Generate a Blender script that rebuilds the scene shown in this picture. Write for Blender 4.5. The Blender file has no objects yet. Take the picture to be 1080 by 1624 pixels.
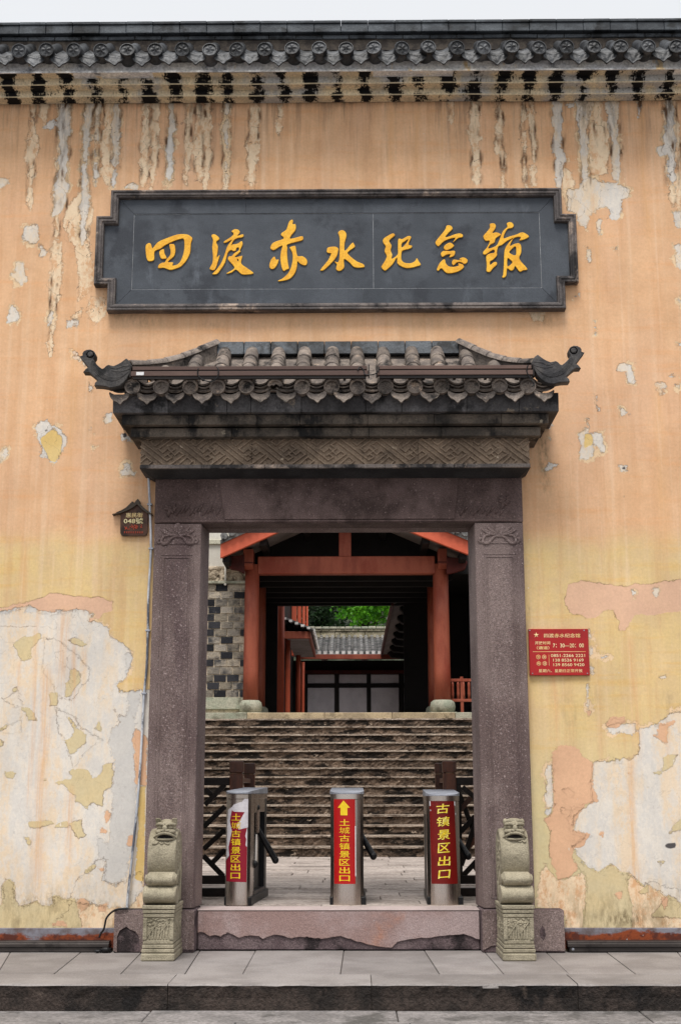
import bpy, math, random
import numpy as np
from mathutils import Vector, Matrix, Euler
R = math.radians
rng = random.Random(7)
S = bpy.context.scene
COL = S.collection

# ------------------------------------------------------------------ camera
F = 2050.0
TILT, YAW, ROLL = R(12.2), R(0.5), -0.0012
CAM = Vector((0.122, -12.0, 1.378))
CR = (Matrix.Rotation(YAW, 3, 'Z') @ Matrix.Rotation(math.pi/2 + TILT, 3, 'X') @ Matrix.Rotation(ROLL, 3, 'Z'))
cd = bpy.data.cameras.new('camera'); cam = bpy.data.objects.new('camera', cd); COL.objects.link(cam)
cam.matrix_world = Matrix.Translation(CAM) @ CR.to_4x4()
cd.sensor_fit = 'VERTICAL'; cd.sensor_height = 36.0; cd.lens = F/1624*36
cd.clip_start = 0.1; cd.clip_end = 600
S.camera = cam

def P(px, py, Y):
    "point of the plane Y that the photograph shows at px, py"
    d = CR @ Vector(((px-540)/F, -(py-812)/F, -1))
    t = (Y - CAM.y)/d.y
    return CAM + d*t
def G(px, py, h):
    d = CR @ Vector(((px-540)/F, -(py-812)/F, -1))
    t = (h - CAM.z)/d.z
    return CAM + d*t

# ------------------------------------------------------------------ world, sun, exposure
SUN_EL, SUN_AZ = R(64), R(12)          # high, in front of the wall, slightly from the left
w = bpy.data.worlds.new('World'); S.world = w; w.use_nodes = True
nt = w.node_tree; bg = nt.nodes['Background']
sky = nt.nodes.new('ShaderNodeTexSky'); sky.sky_type = 'NISHITA'; sky.sun_disc = False
sky.sun_elevation = SUN_EL; sky.sun_rotation = R(180) + SUN_AZ
sky.air_density = 1.0; sky.dust_density = 4.0; sky.ozone_density = 1.0
hs = nt.nodes.new('ShaderNodeHueSaturation'); hs.inputs['Saturation'].default_value = 0.12
mx = nt.nodes.new('ShaderNodeMix'); mx.data_type = 'RGBA'; mx.inputs[0].default_value = 0.75
mx.inputs[7].default_value = (6.6, 6.75, 7.0, 1)      # the even cloud layer
nt.links.new(sky.outputs[0], hs.inputs['Color']); nt.links.new(hs.outputs[0], mx.inputs[6])
nt.links.new(mx.outputs[2], bg.inputs[0]); bg.inputs[1].default_value = 0.073
sl = bpy.data.lights.new('sun', 'SUN'); sun = bpy.data.objects.new('sun', sl); COL.objects.link(sun)
sl.energy = 1.5; sl.angle = R(20); sl.color = (1.0, 0.965, 0.92)
sdir = Vector((-math.sin(SUN_AZ)*math.cos(SUN_EL), -math.cos(SUN_AZ)*math.cos(SUN_EL), math.sin(SUN_EL)))
sun.rotation_euler = sdir.to_track_quat('Z', 'Y').to_euler(); sun.location = (-3, -10, 14)
S.view_settings.view_transform = 'Standard'; S.view_settings.look = 'None'
S.view_settings.gamma = 1; S.view_settings.exposure = 1.06
S.view_settings.use_curve_mapping = False
S.cycles.max_bounces = 6; S.cycles.diffuse_bounces = 3

# ------------------------------------------------------------------ colour and material helpers
def C(r, g, b):
    f = lambda c: (c/255/12.92) if c/255 <= 0.04045 else ((c/255+0.055)/1.055)**2.4
    return (f(r), f(g), f(b), 1)
class N:
    def __init__(s, name):
        s.m = bpy.data.materials.new(name); s.m.use_nodes = True; s.t = s.m.node_tree
        s.b = s.t.nodes['Principled BSDF']; s.k = 0
        g = s.t.nodes.new('ShaderNodeNewGeometry'); s.pos = g.outputs['Position']
    def n(s, typ, **kw):
        x = s.t.nodes.new(typ)
        for k, v in kw.items(): setattr(x, k, v)
        return x
    def l(s, a, b): s.t.links.new(a, b)
    def put(s, sock, v):
        if isinstance(v, bpy.types.NodeSocket): s.l(v, sock)
        else: sock.default_value = v
    def noise(s, scale, detail=6, rough=0.6, st=(1,1,1), vec=None, off=0, dist=0):
        mp = s.n('ShaderNodeMapping'); s.l(vec or s.pos, mp.inputs[0]); mp.inputs['Scale'].default_value = st
        mp.inputs['Location'].default_value = (off, off*.7, off*1.3)
        x = s.n('ShaderNodeTexNoise'); s.l(mp.outputs[0], x.inputs['Vector'])
        x.inputs['Scale'].default_value = scale; x.inputs['Detail'].default_value = detail
        x.inputs['Roughness'].default_value = rough; x.inputs['Distortion'].default_value = dist
        return x.outputs['Fac']
    def voro(s, scale, feature='DISTANCE_TO_EDGE', st=(1,1,1), vec=None):
        mp = s.n('ShaderNodeMapping'); s.l(vec or s.pos, mp.inputs[0]); mp.inputs['Scale'].default_value = st
        x = s.n('ShaderNodeTexVoronoi', feature=feature); s.l(mp.outputs[0], x.inputs['Vector']); x.inputs['Scale'].default_value = scale
        return x.outputs[0]
    def math(s, op, a, b=0.0, c=0.0, clamp=False):
        x = s.n('ShaderNodeMath', operation=op); x.use_clamp = clamp
        s.put(x.inputs[0], a); s.put(x.inputs[1], b); s.put(x.inputs[2], c); return x.outputs[0]
    def ramp(s, v, a, b, lo=0.0, hi=1.0):
        x = s.n('ShaderNodeMapRange'); x.interpolation_type = 'SMOOTHSTEP'
        s.put(x.inputs[0], v); x.inputs[1].default_value = a; x.inputs[2].default_value = b
        x.inputs[3].default_value = lo; x.inputs[4].default_value = hi; return x.outputs[0]
    def mix(s, f, a, b, mode='MIX'):
        x = s.n('ShaderNodeMix', data_type='RGBA', blend_type=mode); s.put(x.inputs[0], f); s.put(x.inputs[6], a); s.put(x.inputs[7], b)
        return x.outputs[2]
    def attr(s, name):
        x = s.n('ShaderNodeAttribute'); x.attribute_name = name; return x.outputs['Fac']
    def z(s):
        x = s.n('ShaderNodeSeparateXYZ'); s.l(s.pos, x.inputs[0]); return x.outputs
    def bump(s, h, dist=0.003, strength=1.0, prev=None):
        x = s.n('ShaderNodeBump'); s.l(h, x.inputs['Height']); x.inputs['Distance'].default_value = dist
        x.inputs['Strength'].default_value = strength
        if prev: s.l(prev, x.inputs['Normal'])
        return x.outputs[0]
    def out(s, col, rough=0.8, metal=0.0, normal=None, spec=0.3):
        s.put(s.b.inputs['Base Color'], col); s.put(s.b.inputs['Roughness'], rough); s.put(s.b.inputs['Metallic'], metal)
        s.b.inputs['Specular IOR Level'].default_value = spec
        if normal: s.l(normal, s.b.inputs['Normal'])
        return s.m

def mat(name, c1, c2, scale=4, st=(1,1,1), lo=0.4, hi=0.62, rough=0.8, metal=0, bd=0.003, bs=45, dirt=None, ds=2.5, dlo=0.5, dhi=0.62,
        dst=(1,1,1), rand=0.25, speck=0.25, spec=0.3, dirt2=None, d2s=7, d2lo=.58, d2hi=.66, d2st=(1,1,1)):
    s = N(name)
    n1 = s.noise(scale, 7, 0.62, st)
    col = s.mix(s.ramp(n1, lo, hi), c1, c2)
    if dirt: col = s.mix(s.ramp(s.noise(ds, 8, 0.68, dst, off=3.1), dlo, dhi), col, dirt)
    if dirt2: col = s.mix(s.ramp(s.noise(d2s, 8, 0.7, d2st, off=8.3), d2lo, d2hi), col, dirt2)
    fine = s.noise(bs, 5, 0.65)
    col = s.mix(1.0, col, s.grey(s.ramp(fine, 0.3, 0.7, 1-speck, 1+speck)), 'MULTIPLY')
    oi = s.n('ShaderNodeObjectInfo')
    if rand: col = s.mix(1.0, col, s.grey(s.ramp(oi.outputs['Random'], 0, 1, 1-rand, 1+rand)), 'MULTIPLY')
    h = s.math('ADD', fine, s.math('MULTIPLY', s.noise(bs*.25, 4, .6), 1.5))
    return s.out(col, rough, metal, s.bump(h, bd), spec)
def grey(s, v):
    x = s.n('ShaderNodeCombineColor'); s.l(v, x.inputs[0]); s.l(v, x.inputs[1]); s.l(v, x.inputs[2]); return x.outputs[0]
N.grey = grey

M = {}
M['slate'] = mat('dark_roof_clay', C(52,51,53), C(78,75,73), 5, bs=60, dirt=C(26,26,27), ds=3, dlo=.5, dhi=.6, dirt2=C(126,113,100), d2s=6, d2lo=.6, d2hi=.72, rand=.3, rough=.75, bd=.004)
M['tilebrown'] = mat('weathered_brown_tile', C(132,121,112), C(100,92,87), 8, bs=70, dirt=C(40,38,37), ds=6, dlo=.5, dhi=.66, dirt2=C(172,152,134), d2s=9, d2lo=.58, d2hi=.7, rand=.28, rough=.82, bd=.004)
M['rooftop'] = mat('wet_dark_tile', C(46,48,52), C(76,78,81), 5, bs=70, dirt=C(22,23,25), ds=9, dlo=.48, dhi=.6, dirt2=C(120,118,112), d2s=16, d2lo=.62, d2hi=.76, rand=.4, rough=.5, spec=.5, bd=.003)
M['ridge'] = mat('dark_ridge_brick', C(54,58,63), C(82,87,92), 6, (.5,1,1), bs=60, dirt=C(28,30,32), ds=3, rand=.18, rough=.6, bd=.003)
M['purple'] = mat('purple_sandstone', C(100,84,81), C(127,111,107), 1.6, (1,1,.5), bs=120, dirt=C(80,64,65), ds=1.3, dst=(1.6,1,.35), dlo=.48, dhi=.72, dirt2=C(168,152,150), d2s=55, d2lo=.55, d2hi=.68, rand=.06, speck=.5, rough=.82, bd=.003)
M['lintel'] = mat('sooty_shaded_sandstone', C(84,68,65), C(106,89,86), 1.6, (1,1,.5), bs=110, dirt=C(60,47,44), ds=1.6, dst=(1.2,1,1.2), dlo=.45, dhi=.68, dirt2=C(138,120,116), d2s=50, d2lo=.58, d2hi=.7, rand=.04, speck=.42, rough=.85, bd=.003)  # darker copy of the jamb stone: soot plus canopy shade painted in
M['purple_light'] = mat('purple_sandstone_render', C(142,118,113), C(160,142,140), 1.4, bs=110, dirt=C(160,112,90), ds=1.2, dlo=.56, dhi=.75, dirt2=C(160,148,146), d2s=24, d2lo=.64, d2hi=.72, rand=.04, speck=.22, rough=.82, bd=.003)
M['purple_dark'] = mat('bare_purple_stone', C(88,74,76), C(112,97,98), 3, bs=80, dirt=C(44,37,38), ds=2, dirt2=C(120,106,104), d2s=26, d2lo=.62, d2hi=.7, rand=.08, speck=.35, rough=.88, bd=.006)
M['corbel'] = mat('soot_stained_brick', C(96,87,78), C(62,57,52), 4, (.7,1,1), bs=60, dirt=C(28,27,27), ds=3, dst=(1,1,.5), dirt2=C(150,140,122), d2s=7, d2lo=.62, d2hi=.7, rand=.14, rough=.85, bd=.003)
M['eaveboard'] = mat('slate_eave_board', C(84,82,83), C(56,54,55), 3, bs=50, dirt=C(30,29,30), ds=2.5, dirt2=C(136,124,110), d2s=4, d2lo=.6, d2hi=.68, rand=.25, rough=.7, bd=.003)
M['fret'] = mat('carved_brown_brick', C(150,131,112), C(118,102,87), 3, bs=70, dirt=C(92,80,70), ds=2.2, dlo=.55, dhi=.75, dirt2=C(192,176,156), d2s=11, d2lo=.6, d2hi=.7, rand=.1, rough=.85, bd=.003)
M['fretback'] = mat('dark_recess', C(38,33,30), C(24,21,20), 5, rand=0)  # dark ground behind carving; also carries the shade inside the lion mouths
M['blackslab'] = mat('dark_soffit_slab', C(36,36,38), C(52,52,54), 2, rand=0, rough=.8)  # even near-black tone for the canopy underside
M['plaquestone'] = mat('dark_plaque_slate', C(62,67,74), C(73,78,85), 2.2, (1,1,1), bs=90, dirt=C(50,54,61), ds=1.6, dirt2=C(94,100,108), d2s=3.2, d2lo=.56, d2hi=.8, d2st=(1.5,1,.5), rand=.07, speck=.12, rough=.62, bd=.001)
M['joint'] = mat('pale_joint', C(160,162,165), C(132,134,137), 8, rand=0)
M['frame'] = mat('weathered_grey_moulding', C(118,109,104), C(84,79,78), 5, (.5,1,.5), bs=50, dirt=C(44,42,43), ds=2.6, dst=(1,1,.8), dlo=.5, dhi=.62, dirt2=C(168,150,136), d2s=6, d2lo=.56, d2hi=.68, d2st=(.5,1,.5), rand=0, rough=.78, bd=.004)
M['gold'] = mat('gold_paint', C(242,184,52), C(228,164,40), 10, bs=60, rand=0, speck=.08, rough=.5, bd=.002, dirt=C(250,206,96), ds=9, dlo=.6, dhi=.75)
M['drum'] = mat('buff_carved_sandstone', C(160,151,130), C(140,132,113), 4, bs=90, dirt=C(112,105,86), ds=3.2, dlo=.5, dhi=.7, dirt2=C(100,94,78), d2s=7, d2lo=.58, d2hi=.74, rand=.03, speck=.24, rough=.9, bd=.005)
M['pave'] = mat('grey_paving_stone', C(141,135,132), C(124,118,115), 1.6, bs=70, dirt=C(128,121,119), ds=1.1, dlo=.52, dhi=.72, dirt2=C(108,101,98), d2s=13, d2lo=.66, d2hi=.72, rand=.09, speck=.16, rough=.72, bd=.002)
M['kerb'] = mat('dark_damp_kerb_face', C(60,51,46), C(36,31,28), 3, bs=45, dirt=C(22,19,18), ds=2.4, dst=(1,1,.7), dirt2=C(92,80,72), d2s=6, d2lo=.6, d2hi=.72, rand=.08, speck=.4, rough=.85, bd=.012)
M['road'] = mat('tooled_grey_road_slab', C(136,131,129), C(114,110,108), 3, bs=40, dirt=C(86,83,80), ds=2, rand=.08, speck=.3, rough=.8, bd=.006)
M['gap'] = mat('joint_dirt', C(52,46,42), C(78,70,62), 12, rand=0)
M['mortar'] = mat('pale_lime_mortar', C(222,206,182), C(176,162,142), 10, rand=0, bd=.004)
M['brick'] = mat('grey_wall_brick', C(158,147,130), C(124,117,108), 2.6, (1,1,2), bs=40, dirt=C(56,56,58), ds=3.4, dlo=.5, dhi=.68, dirt2=C(190,184,174), d2s=4.5, d2lo=.62, d2hi=.72, rand=.34, speck=.22, rough=.9, bd=.008)
M['brickdark'] = mat('charred_wall_brick', C(30,31,36), C(46,46,50), 3, bs=40, dirt=C(90,86,80), ds=4, dlo=.62, dhi=.7, rand=.3, rough=.9, bd=.008)
M['paleslab'] = mat('pale_green_base_stone', C(172,168,150), C(148,152,134), 2.4, bs=40, dirt=C(120,118,102), ds=2, rand=.14, rough=.9, bd=.006)
M['buffslab'] = mat('buff_platform_edge', C(176,158,128), C(150,134,110), 2.4, bs=40, dirt=C(104,92,74), ds=3, dlo=.56, dhi=.7, rand=.12, rough=.9, bd=.006)
M['riser'] = mat('mossy_brown_step_stone', C(112,95,81), C(72,59,49), 3.5, (1,1,1.6), bs=30, dirt=C(26,20,15), ds=3.4, dst=(.6,1,1.6), dlo=.47, dhi=.56, dirt2=C(176,158,140), d2s=8, d2lo=.6, d2hi=.68, d2st=(.7,1,1.4), rand=.16, speck=.4, rough=.9, bd=.016)
M['tread'] = mat('worn_step_tread', C(164,150,136), C(142,127,114), 3, bs=30, dirt=C(74,62,52), ds=4, dlo=.54, dhi=.66, rand=.14, speck=.3, rough=.85, bd=.01)
M['court'] = mat('worn_courtyard_slab', C(176,164,156), C(152,140,132), 1.5, (1,3,1), bs=26, dirt=C(84,74,66), ds=2, dst=(.6,2.5,1), dlo=.55, dhi=.68, rand=.1, speck=.3, rough=.85, bd=.012)
M['red'] = mat('red_painted_timber', C(148,78,57), C(128,62,45), 1.6, (2,2,.5), bs=30, dirt=C(128,56,38), ds=1.4, dst=(1,1,.5), dirt2=C(176,110,92), d2s=30, d2lo=.72, d2hi=.76, rand=.08, speck=.06, rough=.55, bd=.002)
M['redbright'] = mat('fascia_lit_column_red', C(204,98,70), C(190,88,62), 1.2, bs=30, rand=.05, speck=.05, rough=.55, bd=.001)  # fascia red; its brightness also paints light onto the left range columns
M['reddark'] = mat('dark_red_timber', C(80,26,19), C(60,19,14), 2, rand=.1, speck=.1, rough=.6)
M['darkwood'] = mat('near_black_timber', C(22,17,16), C(13,10,10), 2, rand=.2, rough=.7)  # near-black also puts the gloom of the enclosed interiors into the colour
M['brownpost'] = mat('varnished_brown_timber', C(92,48,26), C(66,34,19), 3, (4,4,.4), bs=50, rand=.2, speck=.15, rough=.38, spec=.5, bd=.001)
M['rail'] = mat('dark_brown_railing', C(32,22,19), C(20,14,13), 3, rand=.1, rough=.5)
M['soffit'] = mat('pale_grey_soffit', C(150,140,138), C(130,122,120), 2, rand=.05)
M['plaster'] = mat('white_plaster', C(214,210,200), C(196,190,178), 1.5, bs=40, dirt=C(168,160,146), ds=2.2, dst=(1,1,.4), dlo=.55, dhi=.7, rand=.04, speck=.06, rough=.9, bd=.003)
M['frieze'] = mat('eroded_frieze', C(188,172,150), C(150,136,116), 5, bs=24, dirt=C(92,80,66), ds=5, dlo=.56, dhi=.64, rand=.05, speck=.2, rough=.9, bd=.02)
M['panel'] = mat('white_wall_panel', C(205,202,208), C(192,189,196), 2, rand=.05, speck=.05, rough=.9)
M['fartile'] = mat('far_grey_roof_tile', C(134,132,130), C(100,99,98), 5, bs=24, dirt=C(36,36,36), ds=4, dirt2=C(150,146,138), d2s=6, d2lo=.6, d2hi=.7, rand=.25, speck=.3, rough=.85, bd=.01)
M['tileend'] = mat('whitewashed_tile_end', C(226,222,218), C(200,196,192), 5, rand=.1)
M['mossridge'] = mat('mossy_ridge_wall', C(176,166,142), C(134,126,102), 4, bs=24, dirt=C(50,46,36), ds=3, dlo=.56, dhi=.66, rand=.12, speck=.3, rough=.9, bd=.01)
M['cliff'] = mat('dark_hillside', C(74,78,66), C(46,54,40), .5, bs=3, dirt=C(26,34,20), ds=.9, rand=0, speck=.4, rough=.95, bd=.1)  # dark grey-green slope
M['barbrown'] = mat('brown_anodised_bar', C(104,84,76), C(90,72,66), 3, (.3,1,1), rand=.05, speck=.05, rough=.42, metal=.3, bd=.0005)
M['bardark'] = mat('dark_bar_housing', C(30,25,24), C(38,33,31), 3, rand=.05, speck=.05, rough=.5, bd=.0005)
M['floorbar'] = mat('grey_floor_bar', C(74,68,65), C(58,53,51), 3, (.4,1,1), bs=40, dirt=C(34,30,29), ds=3, rand=.1, speck=.1, rough=.45, metal=.4, bd=.001)
M['cable'] = mat('black_cable', C(20,20,22), C(30,30,32), 3, rand=0, rough=.5)
M['conduit'] = mat('scuffed_white_conduit', C(196,198,202), C(160,164,172), 9, (1,1,.5), bs=40, dirt=C(88,92,102), ds=7, dst=(1,1,.35), dlo=.5, dhi=.58, rand=.05, speck=.1, rough=.6)
def zdirt_conduit():
    pass
M['sticker'] = mat('red_vinyl', C(176,8,8), C(166,7,7), 3, rand=0, speck=.02, rough=.45, bd=.0002, spec=.4)
M['stickermaroon'] = mat('maroon_vinyl', C(142,24,44), C(132,20,40), 3, rand=0, speck=.03, rough=.5, bd=.0003)
M['stickerdark'] = mat('deep_red_vinyl', C(112,16,10), C(98,12,9), 2, bs=60, dirt=C(132,30,22), ds=4, dlo=.6, dhi=.68, rand=0, speck=.06, rough=.45, bd=.0003)
M['stickerwhite'] = mat('torn_backing_paper', C(216,212,216), C(200,196,202), 5, rand=0, speck=.04, rough=.7)
M['yellow'] = mat('yellow_lettering', C(240,206,40), C(232,196,36), 3, rand=0, speck=.02, rough=.5)
M['yellowpale'] = mat('faded_yellow_lettering', C(238,222,110), C(236,206,48), 30, lo=.45, hi=.55, rand=0, speck=.03, rough=.5)
M['signred'] = mat('red_acrylic_sign', C(166,8,8), C(140,5,7), 1.8, rand=0, speck=.02, rough=.3, spec=.5, bd=.0002)
M['signgold'] = mat('pale_gold_print', C(240,214,160), C(232,196,120), 8, rand=0, speck=.03, rough=.5)
M['signcream'] = mat('cream_print', C(240,228,180), C(224,206,150), 8, rand=0, speck=.03, rough=.5)
M['signwood'] = mat('dark_bronze_sign', C(84,56,42), C(58,38,28), 5, bs=60, dirt=C(40,26,18), ds=5, rand=0, speck=.15, rough=.5, bd=.001)
M['signroof'] = mat('dark_sign_roof', C(70,60,50), C(48,40,33), 8, (.3,1,1), rand=0, speck=.2, rough=.55, bd=.001)
M['printred'] = mat('orange_red_print', C(200,76,48), C(176,60,38), 8, rand=0, speck=.05, rough=.5)
M['black'] = mat('black_plastic', C(18,18,20), C(24,24,26), 3, rand=0, speck=.05, rough=.4)
M['white'] = mat('white_print', C(226,226,226), C(214,214,214), 3, rand=0, speck=.03)
M['capsteel'] = mat('satin_cap_steel', C(164,167,176), C(142,145,154), 6, rand=.04, speck=.06, rough=.5, metal=.35, bd=.0003)
s = N('brushed_steel')
st_n = s.noise(1.2, 3, .5, (2, 2, .3)); st_f = s.noise(90, 3, .6, (1, 1, .05))
M['steel'] = s.out(s.mix(s.ramp(st_n, .35, .65), C(176,164,154), C(206,196,188)), s.ramp(st_f, .3, .7, .25, .30), 1.0, None, .5)
def bicolor_skirt():
    s = N('rusty_painted_skirting')
    n = s.noise(6, 8, .65, (1, 1, 1)); x = s.z()
    base = s.mix(s.ramp(n, .4, .6), C(126,124,132), C(96,84,84))
    rust = s.mix(s.ramp(s.noise(14, 6, .6), .4, .6), C(132,62,30), C(84,40,28))
    f = s.math('ADD', s.noise(3, 7, .7, (.6,1,1), off=4), s.ramp(x[2], .1, .22, .14, -.12))
    col = s.mix(s.ramp(f, .5, .58), base, rust)
    col = s.mix(s.ramp(s.noise(22, 4, .5, (.4,1,1), off=2), .68, .72), col, C(176,168,166))
    return s.out(col, .75, 0, s.bump(s.noise(40, 5, .6), .003))
M['skirt'] = bicolor_skirt()
def leafmat(name, a, b):
    s = N(name); oi = s.noise(2.2, 3, .5)
    col = s.mix(s.ramp(oi, .35, .65), a, b)
    m = s.out(col, .5, 0, None, .3)
    tr = s.n('ShaderNodeBsdfTranslucent'); s.put(tr.inputs[0], col)
    ms = s.n('ShaderNodeMixShader'); ms.inputs[0].default_value = .4
    s.l(s.b.outputs[0], ms.inputs[1]); s.l(tr.outputs[0], ms.inputs[2])
    s.l(ms.outputs[0], s.t.nodes['Material Output'].inputs[0]); return m
M['leaf'] = leafmat('fresh_green_leaf', C(96,160,28), C(54,116,18))
M['leafdark'] = leafmat('dark_green_leaf', C(26,52,18), C(16,36,12))
M['bark'] = mat('bark', C(52,42,34), C(34,28,22), 6, rand=0)

# ------------------------------------------------------------------ mesh helpers
class MB:
    def __init__(s): s.v = []; s.f = []
    def add(s, vs, fs):
        o = len(s.v); s.v += [tuple(v) for v in vs]; s.f += [tuple(i+o for i in f) for f in fs]; return s
    def box(s, x0, x1, y0, y1, z0, z1):
        return s.add([(x0,y0,z0),(x1,y0,z0),(x1,y1,z0),(x0,y1,z0),(x0,y0,z1),(x1,y0,z1),(x1,y1,z1),(x0,y1,z1)],
                     [(0,3,2,1),(4,5,6,7),(0,1,5,4),(1,2,6,5),(2,3,7,6),(3,0,4,7)])
    def prism(s, pts, y0, y1):
        "pts: (x, z) outline, extruded from y0 (front) to y1"
        n = len(pts)
        a = sum(pts[i][0]*pts[(i+1)%n][1]-pts[(i+1)%n][0]*pts[i][1] for i in range(n))
        if a < 0: pts = pts[::-1]
        return s.add([(x,y0,z) for x,z in pts]+[(x,y1,z) for x,z in pts],
                     [tuple(range(n)), tuple(range(2*n-1, n-1, -1))]+[(i, i+n, (i+1)%n+n, (i+1)%n) for i in range(n)])
    def prismx(s, pts, x0, x1):
        "pts: (y, z) outline, extruded along x"
        n = len(pts)
        return s.add([(x0,y,z) for y,z in pts]+[(x1,y,z) for y,z in pts],
                     [tuple(range(n-1,-1,-1)), tuple(range(n, 2*n))]+[(i, (i+1)%n, (i+1)%n+n, i+n) for i in range(n)])
    def prismz(s, pts, z0, z1):
        n = len(pts)
        a = sum(pts[i][0]*pts[(i+1)%n][1]-pts[(i+1)%n][0]*pts[i][1] for i in range(n))
        if a < 0: pts = pts[::-1]
        return s.add([(x,y,z0) for x,y in pts]+[(x,y,z1) for x,y in pts],
                     [tuple(range(n-1,-1,-1)), tuple(range(n, 2*n))]+[(i, (i+1)%n, (i+1)%n+n, i+n) for i in range(n)])
    def tube(s, pts, rad, seg=8, flat=1.0, caps=True):
        pts = [Vector(p) for p in pts]; n = len(pts)
        if not hasattr(rad, '__len__'): rad = [rad]*n
        vs = []; prev = None
        for i, p in enumerate(pts):
            t = (pts[min(i+1,n-1)]-pts[max(i-1,0)]).normalized()
            ref = Vector((0,1,0)) if abs(t.y) < .9 else Vector((0,0,1))
            a = t.cross(ref).normalized(); b = a.cross(t).normalized()
            if prev is not None and a.dot(prev) < 0: a = -a; b = -b
            prev = a
            for k in range(seg):
                q = 2*math.pi*k/seg
                vs.append(p + a*math.cos(q)*rad[i] + b*math.sin(q)*rad[i]*flat)
        fs = [(i*seg+k, i*seg+(k+1)%seg, (i+1)*seg+(k+1)%seg, (i+1)*seg+k) for i in range(n-1) for k in range(seg)]
        if caps: fs += [tuple(range(seg-1,-1,-1)), tuple(range((n-1)*seg, n*seg))]
        return s.add(vs, fs)
    def bar(s, p, q, w, d, y0):
        "flat bar in the XZ plane from p to q (x, z), width w, front at y0-d, back at y0"
        p = Vector(p); q = Vector(q); t = (q-p).normalized(); nn = Vector((-t.y, t.x))*w/2
        c = [p+nn, p-nn, q-nn, q+nn]
        return s.prism([(v.x, v.y) for v in c], y0-d, y0)
    def lathe(s, prof, seg=20, axis='Z', c=(0,0,0)):
        vs = []
        for r, h in prof:
            for k in range(seg):
                a = 2*math.pi*k/seg; x, y = r*math.cos(a), r*math.sin(a)
                v = (x,y,h) if axis=='Z' else ((x,h,y) if axis=='Y' else (h,x,y))
                vs.append((v[0]+c[0], v[1]+c[1], v[2]+c[2]))
        n = len(prof)
        fs = [(i*seg+k, i*seg+(k+1)%seg, (i+1)*seg+(k+1)%seg, (i+1)*seg+k) for i in range(n-1) for k in range(seg)]
        fs += [tuple(range(seg-1,-1,-1)), tuple(range((n-1)*seg, n*seg))]
        return s.add(vs, fs)
    def ball(s, c, r, sc=(1,1,1), u=12, v=8):
        vs = [];
        for i in range(v+1):
            a = math.pi*i/v
            for k in range(u):
                b = 2*math.pi*k/u
                vs.append((c[0]+r*sc[0]*math.sin(a)*math.cos(b), c[1]+r*sc[1]*math.sin(a)*math.sin(b), c[2]+r*sc[2]*math.cos(a)))
        return s.add(vs, [(i*u+k, i*u+(k+1)%u, (i+1)*u+(k+1)%u, (i+1)*u+k) for i in range(v) for k in range(u)])
    def mesh(s, name, m=None, smooth=False):
        me = bpy.data.meshes.new(name); me.from_pydata(s.v, [], s.f); me.validate()
        import bmesh
        bm = bmesh.new(); bm.from_mesh(me); bmesh.ops.recalc_face_normals(bm, faces=bm.faces); bm.to_mesh(me); bm.free()
        if m: me.materials.append(M[m] if isinstance(m, str) else m)
        if smooth: me.shade_smooth() if smooth is True else me.shade_smooth()
        return me
    def build(s, name, m, parent=None, smooth=False, bevel=0, auto=None):
        "one mesh object whose origin lies at the bottom centre of its box"
        a = np.array(s.v); lo = a.min(0); hi = a.max(0); o = Vector(((lo[0]+hi[0])/2, (lo[1]+hi[1])/2, lo[2]))
        s.v = [(x-o.x, y-o.y, z-o.z) for x,y,z in s.v]
        me = s.mesh(name, m, smooth)
        ob = put(name, me, parent, o)
        if bevel: bev(ob, bevel)
        if auto: 
            try: me.set_sharp_from_angle(angle=R(auto))
            except Exception: pass
        return ob
def wpos(o):
    v = Vector((0,0,0))
    while o is not None: v += o.location; o = o.parent
    return v
def put(name, me, parent=None, loc=(0,0,0), rot=(0,0,0), scale=(1,1,1)):
    o = bpy.data.objects.new(name, me); COL.objects.link(o)
    loc = Vector(loc)
    if parent is not None: o.parent = parent; loc = loc - wpos(parent)
    o.location = loc; o.rotation_euler = rot; o.scale = scale
    return o
def bev(o, w, seg=1):
    b = o.modifiers.new('bevel', 'BEVEL'); b.width = w; b.segments = seg; b.limit_method = 'ANGLE'; b.angle_limit = R(35)
def thing(name, label, cat, loc=(0,0,0), group=None):
    o = bpy.data.objects.new(name, None); COL.objects.link(o); o.location = loc; o.empty_display_size = .2
    return tag(o, label, cat, group)
def tag(o, label, cat, group=None):
    o['label'] = label; o['category'] = cat
    if group: o['group'] = group
    return o
def structure(o): o['kind'] = 'structure'; return o
def stuff(o): o['kind'] = 'stuff'; return o
def lab(o, text): o['label'] = text; return o
def smoothcurve(pts, n=4, closed=True):
    out = []; L = len(pts)
    for i in range(L if closed else L-1):
        if closed: p0,p1,p2,p3 = (pts[(i+k-1)%L] for k in range(4))
        else: p0,p1,p2,p3 = (pts[max(0,min(L-1,i+k-1))] for k in range(4))
        for j in range(n):
            t = j/n
            out.append(tuple(.5*((2*p1[d])+(-p0[d]+p2[d])*t+(2*p0[d]-5*p1[d]+4*p2[d]-p3[d])*t*t+(-p0[d]+3*p1[d]-3*p2[d]+p3[d])*t**3) for d in range(len(p1))))
    if not closed: out.append(tuple(pts[-1]))
    return out
def curve_mesh(name, loops, depth, bevel, m, off=1.0):
    "filled outline(s) in the XZ plane: loops of (x, z); faces -Y; back at y=0"
    cu = bpy.data.curves.new(name, 'CURVE'); cu.dimensions = '2D'; cu.fill_mode = 'BOTH'
    cu.extrude = depth/2; cu.bevel_depth = bevel; cu.bevel_resolution = 1; cu.offset = -bevel*off
    for lp in loops:
        sp = cu.splines.new('POLY'); sp.points.add(len(lp)-1); sp.use_cyclic_u = True
        for p, q in zip(sp.points, lp): p.co = (q[0], q[1], 0, 1)
    return curve_to_mesh(name, cu, m, depth/2+bevel)
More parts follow.
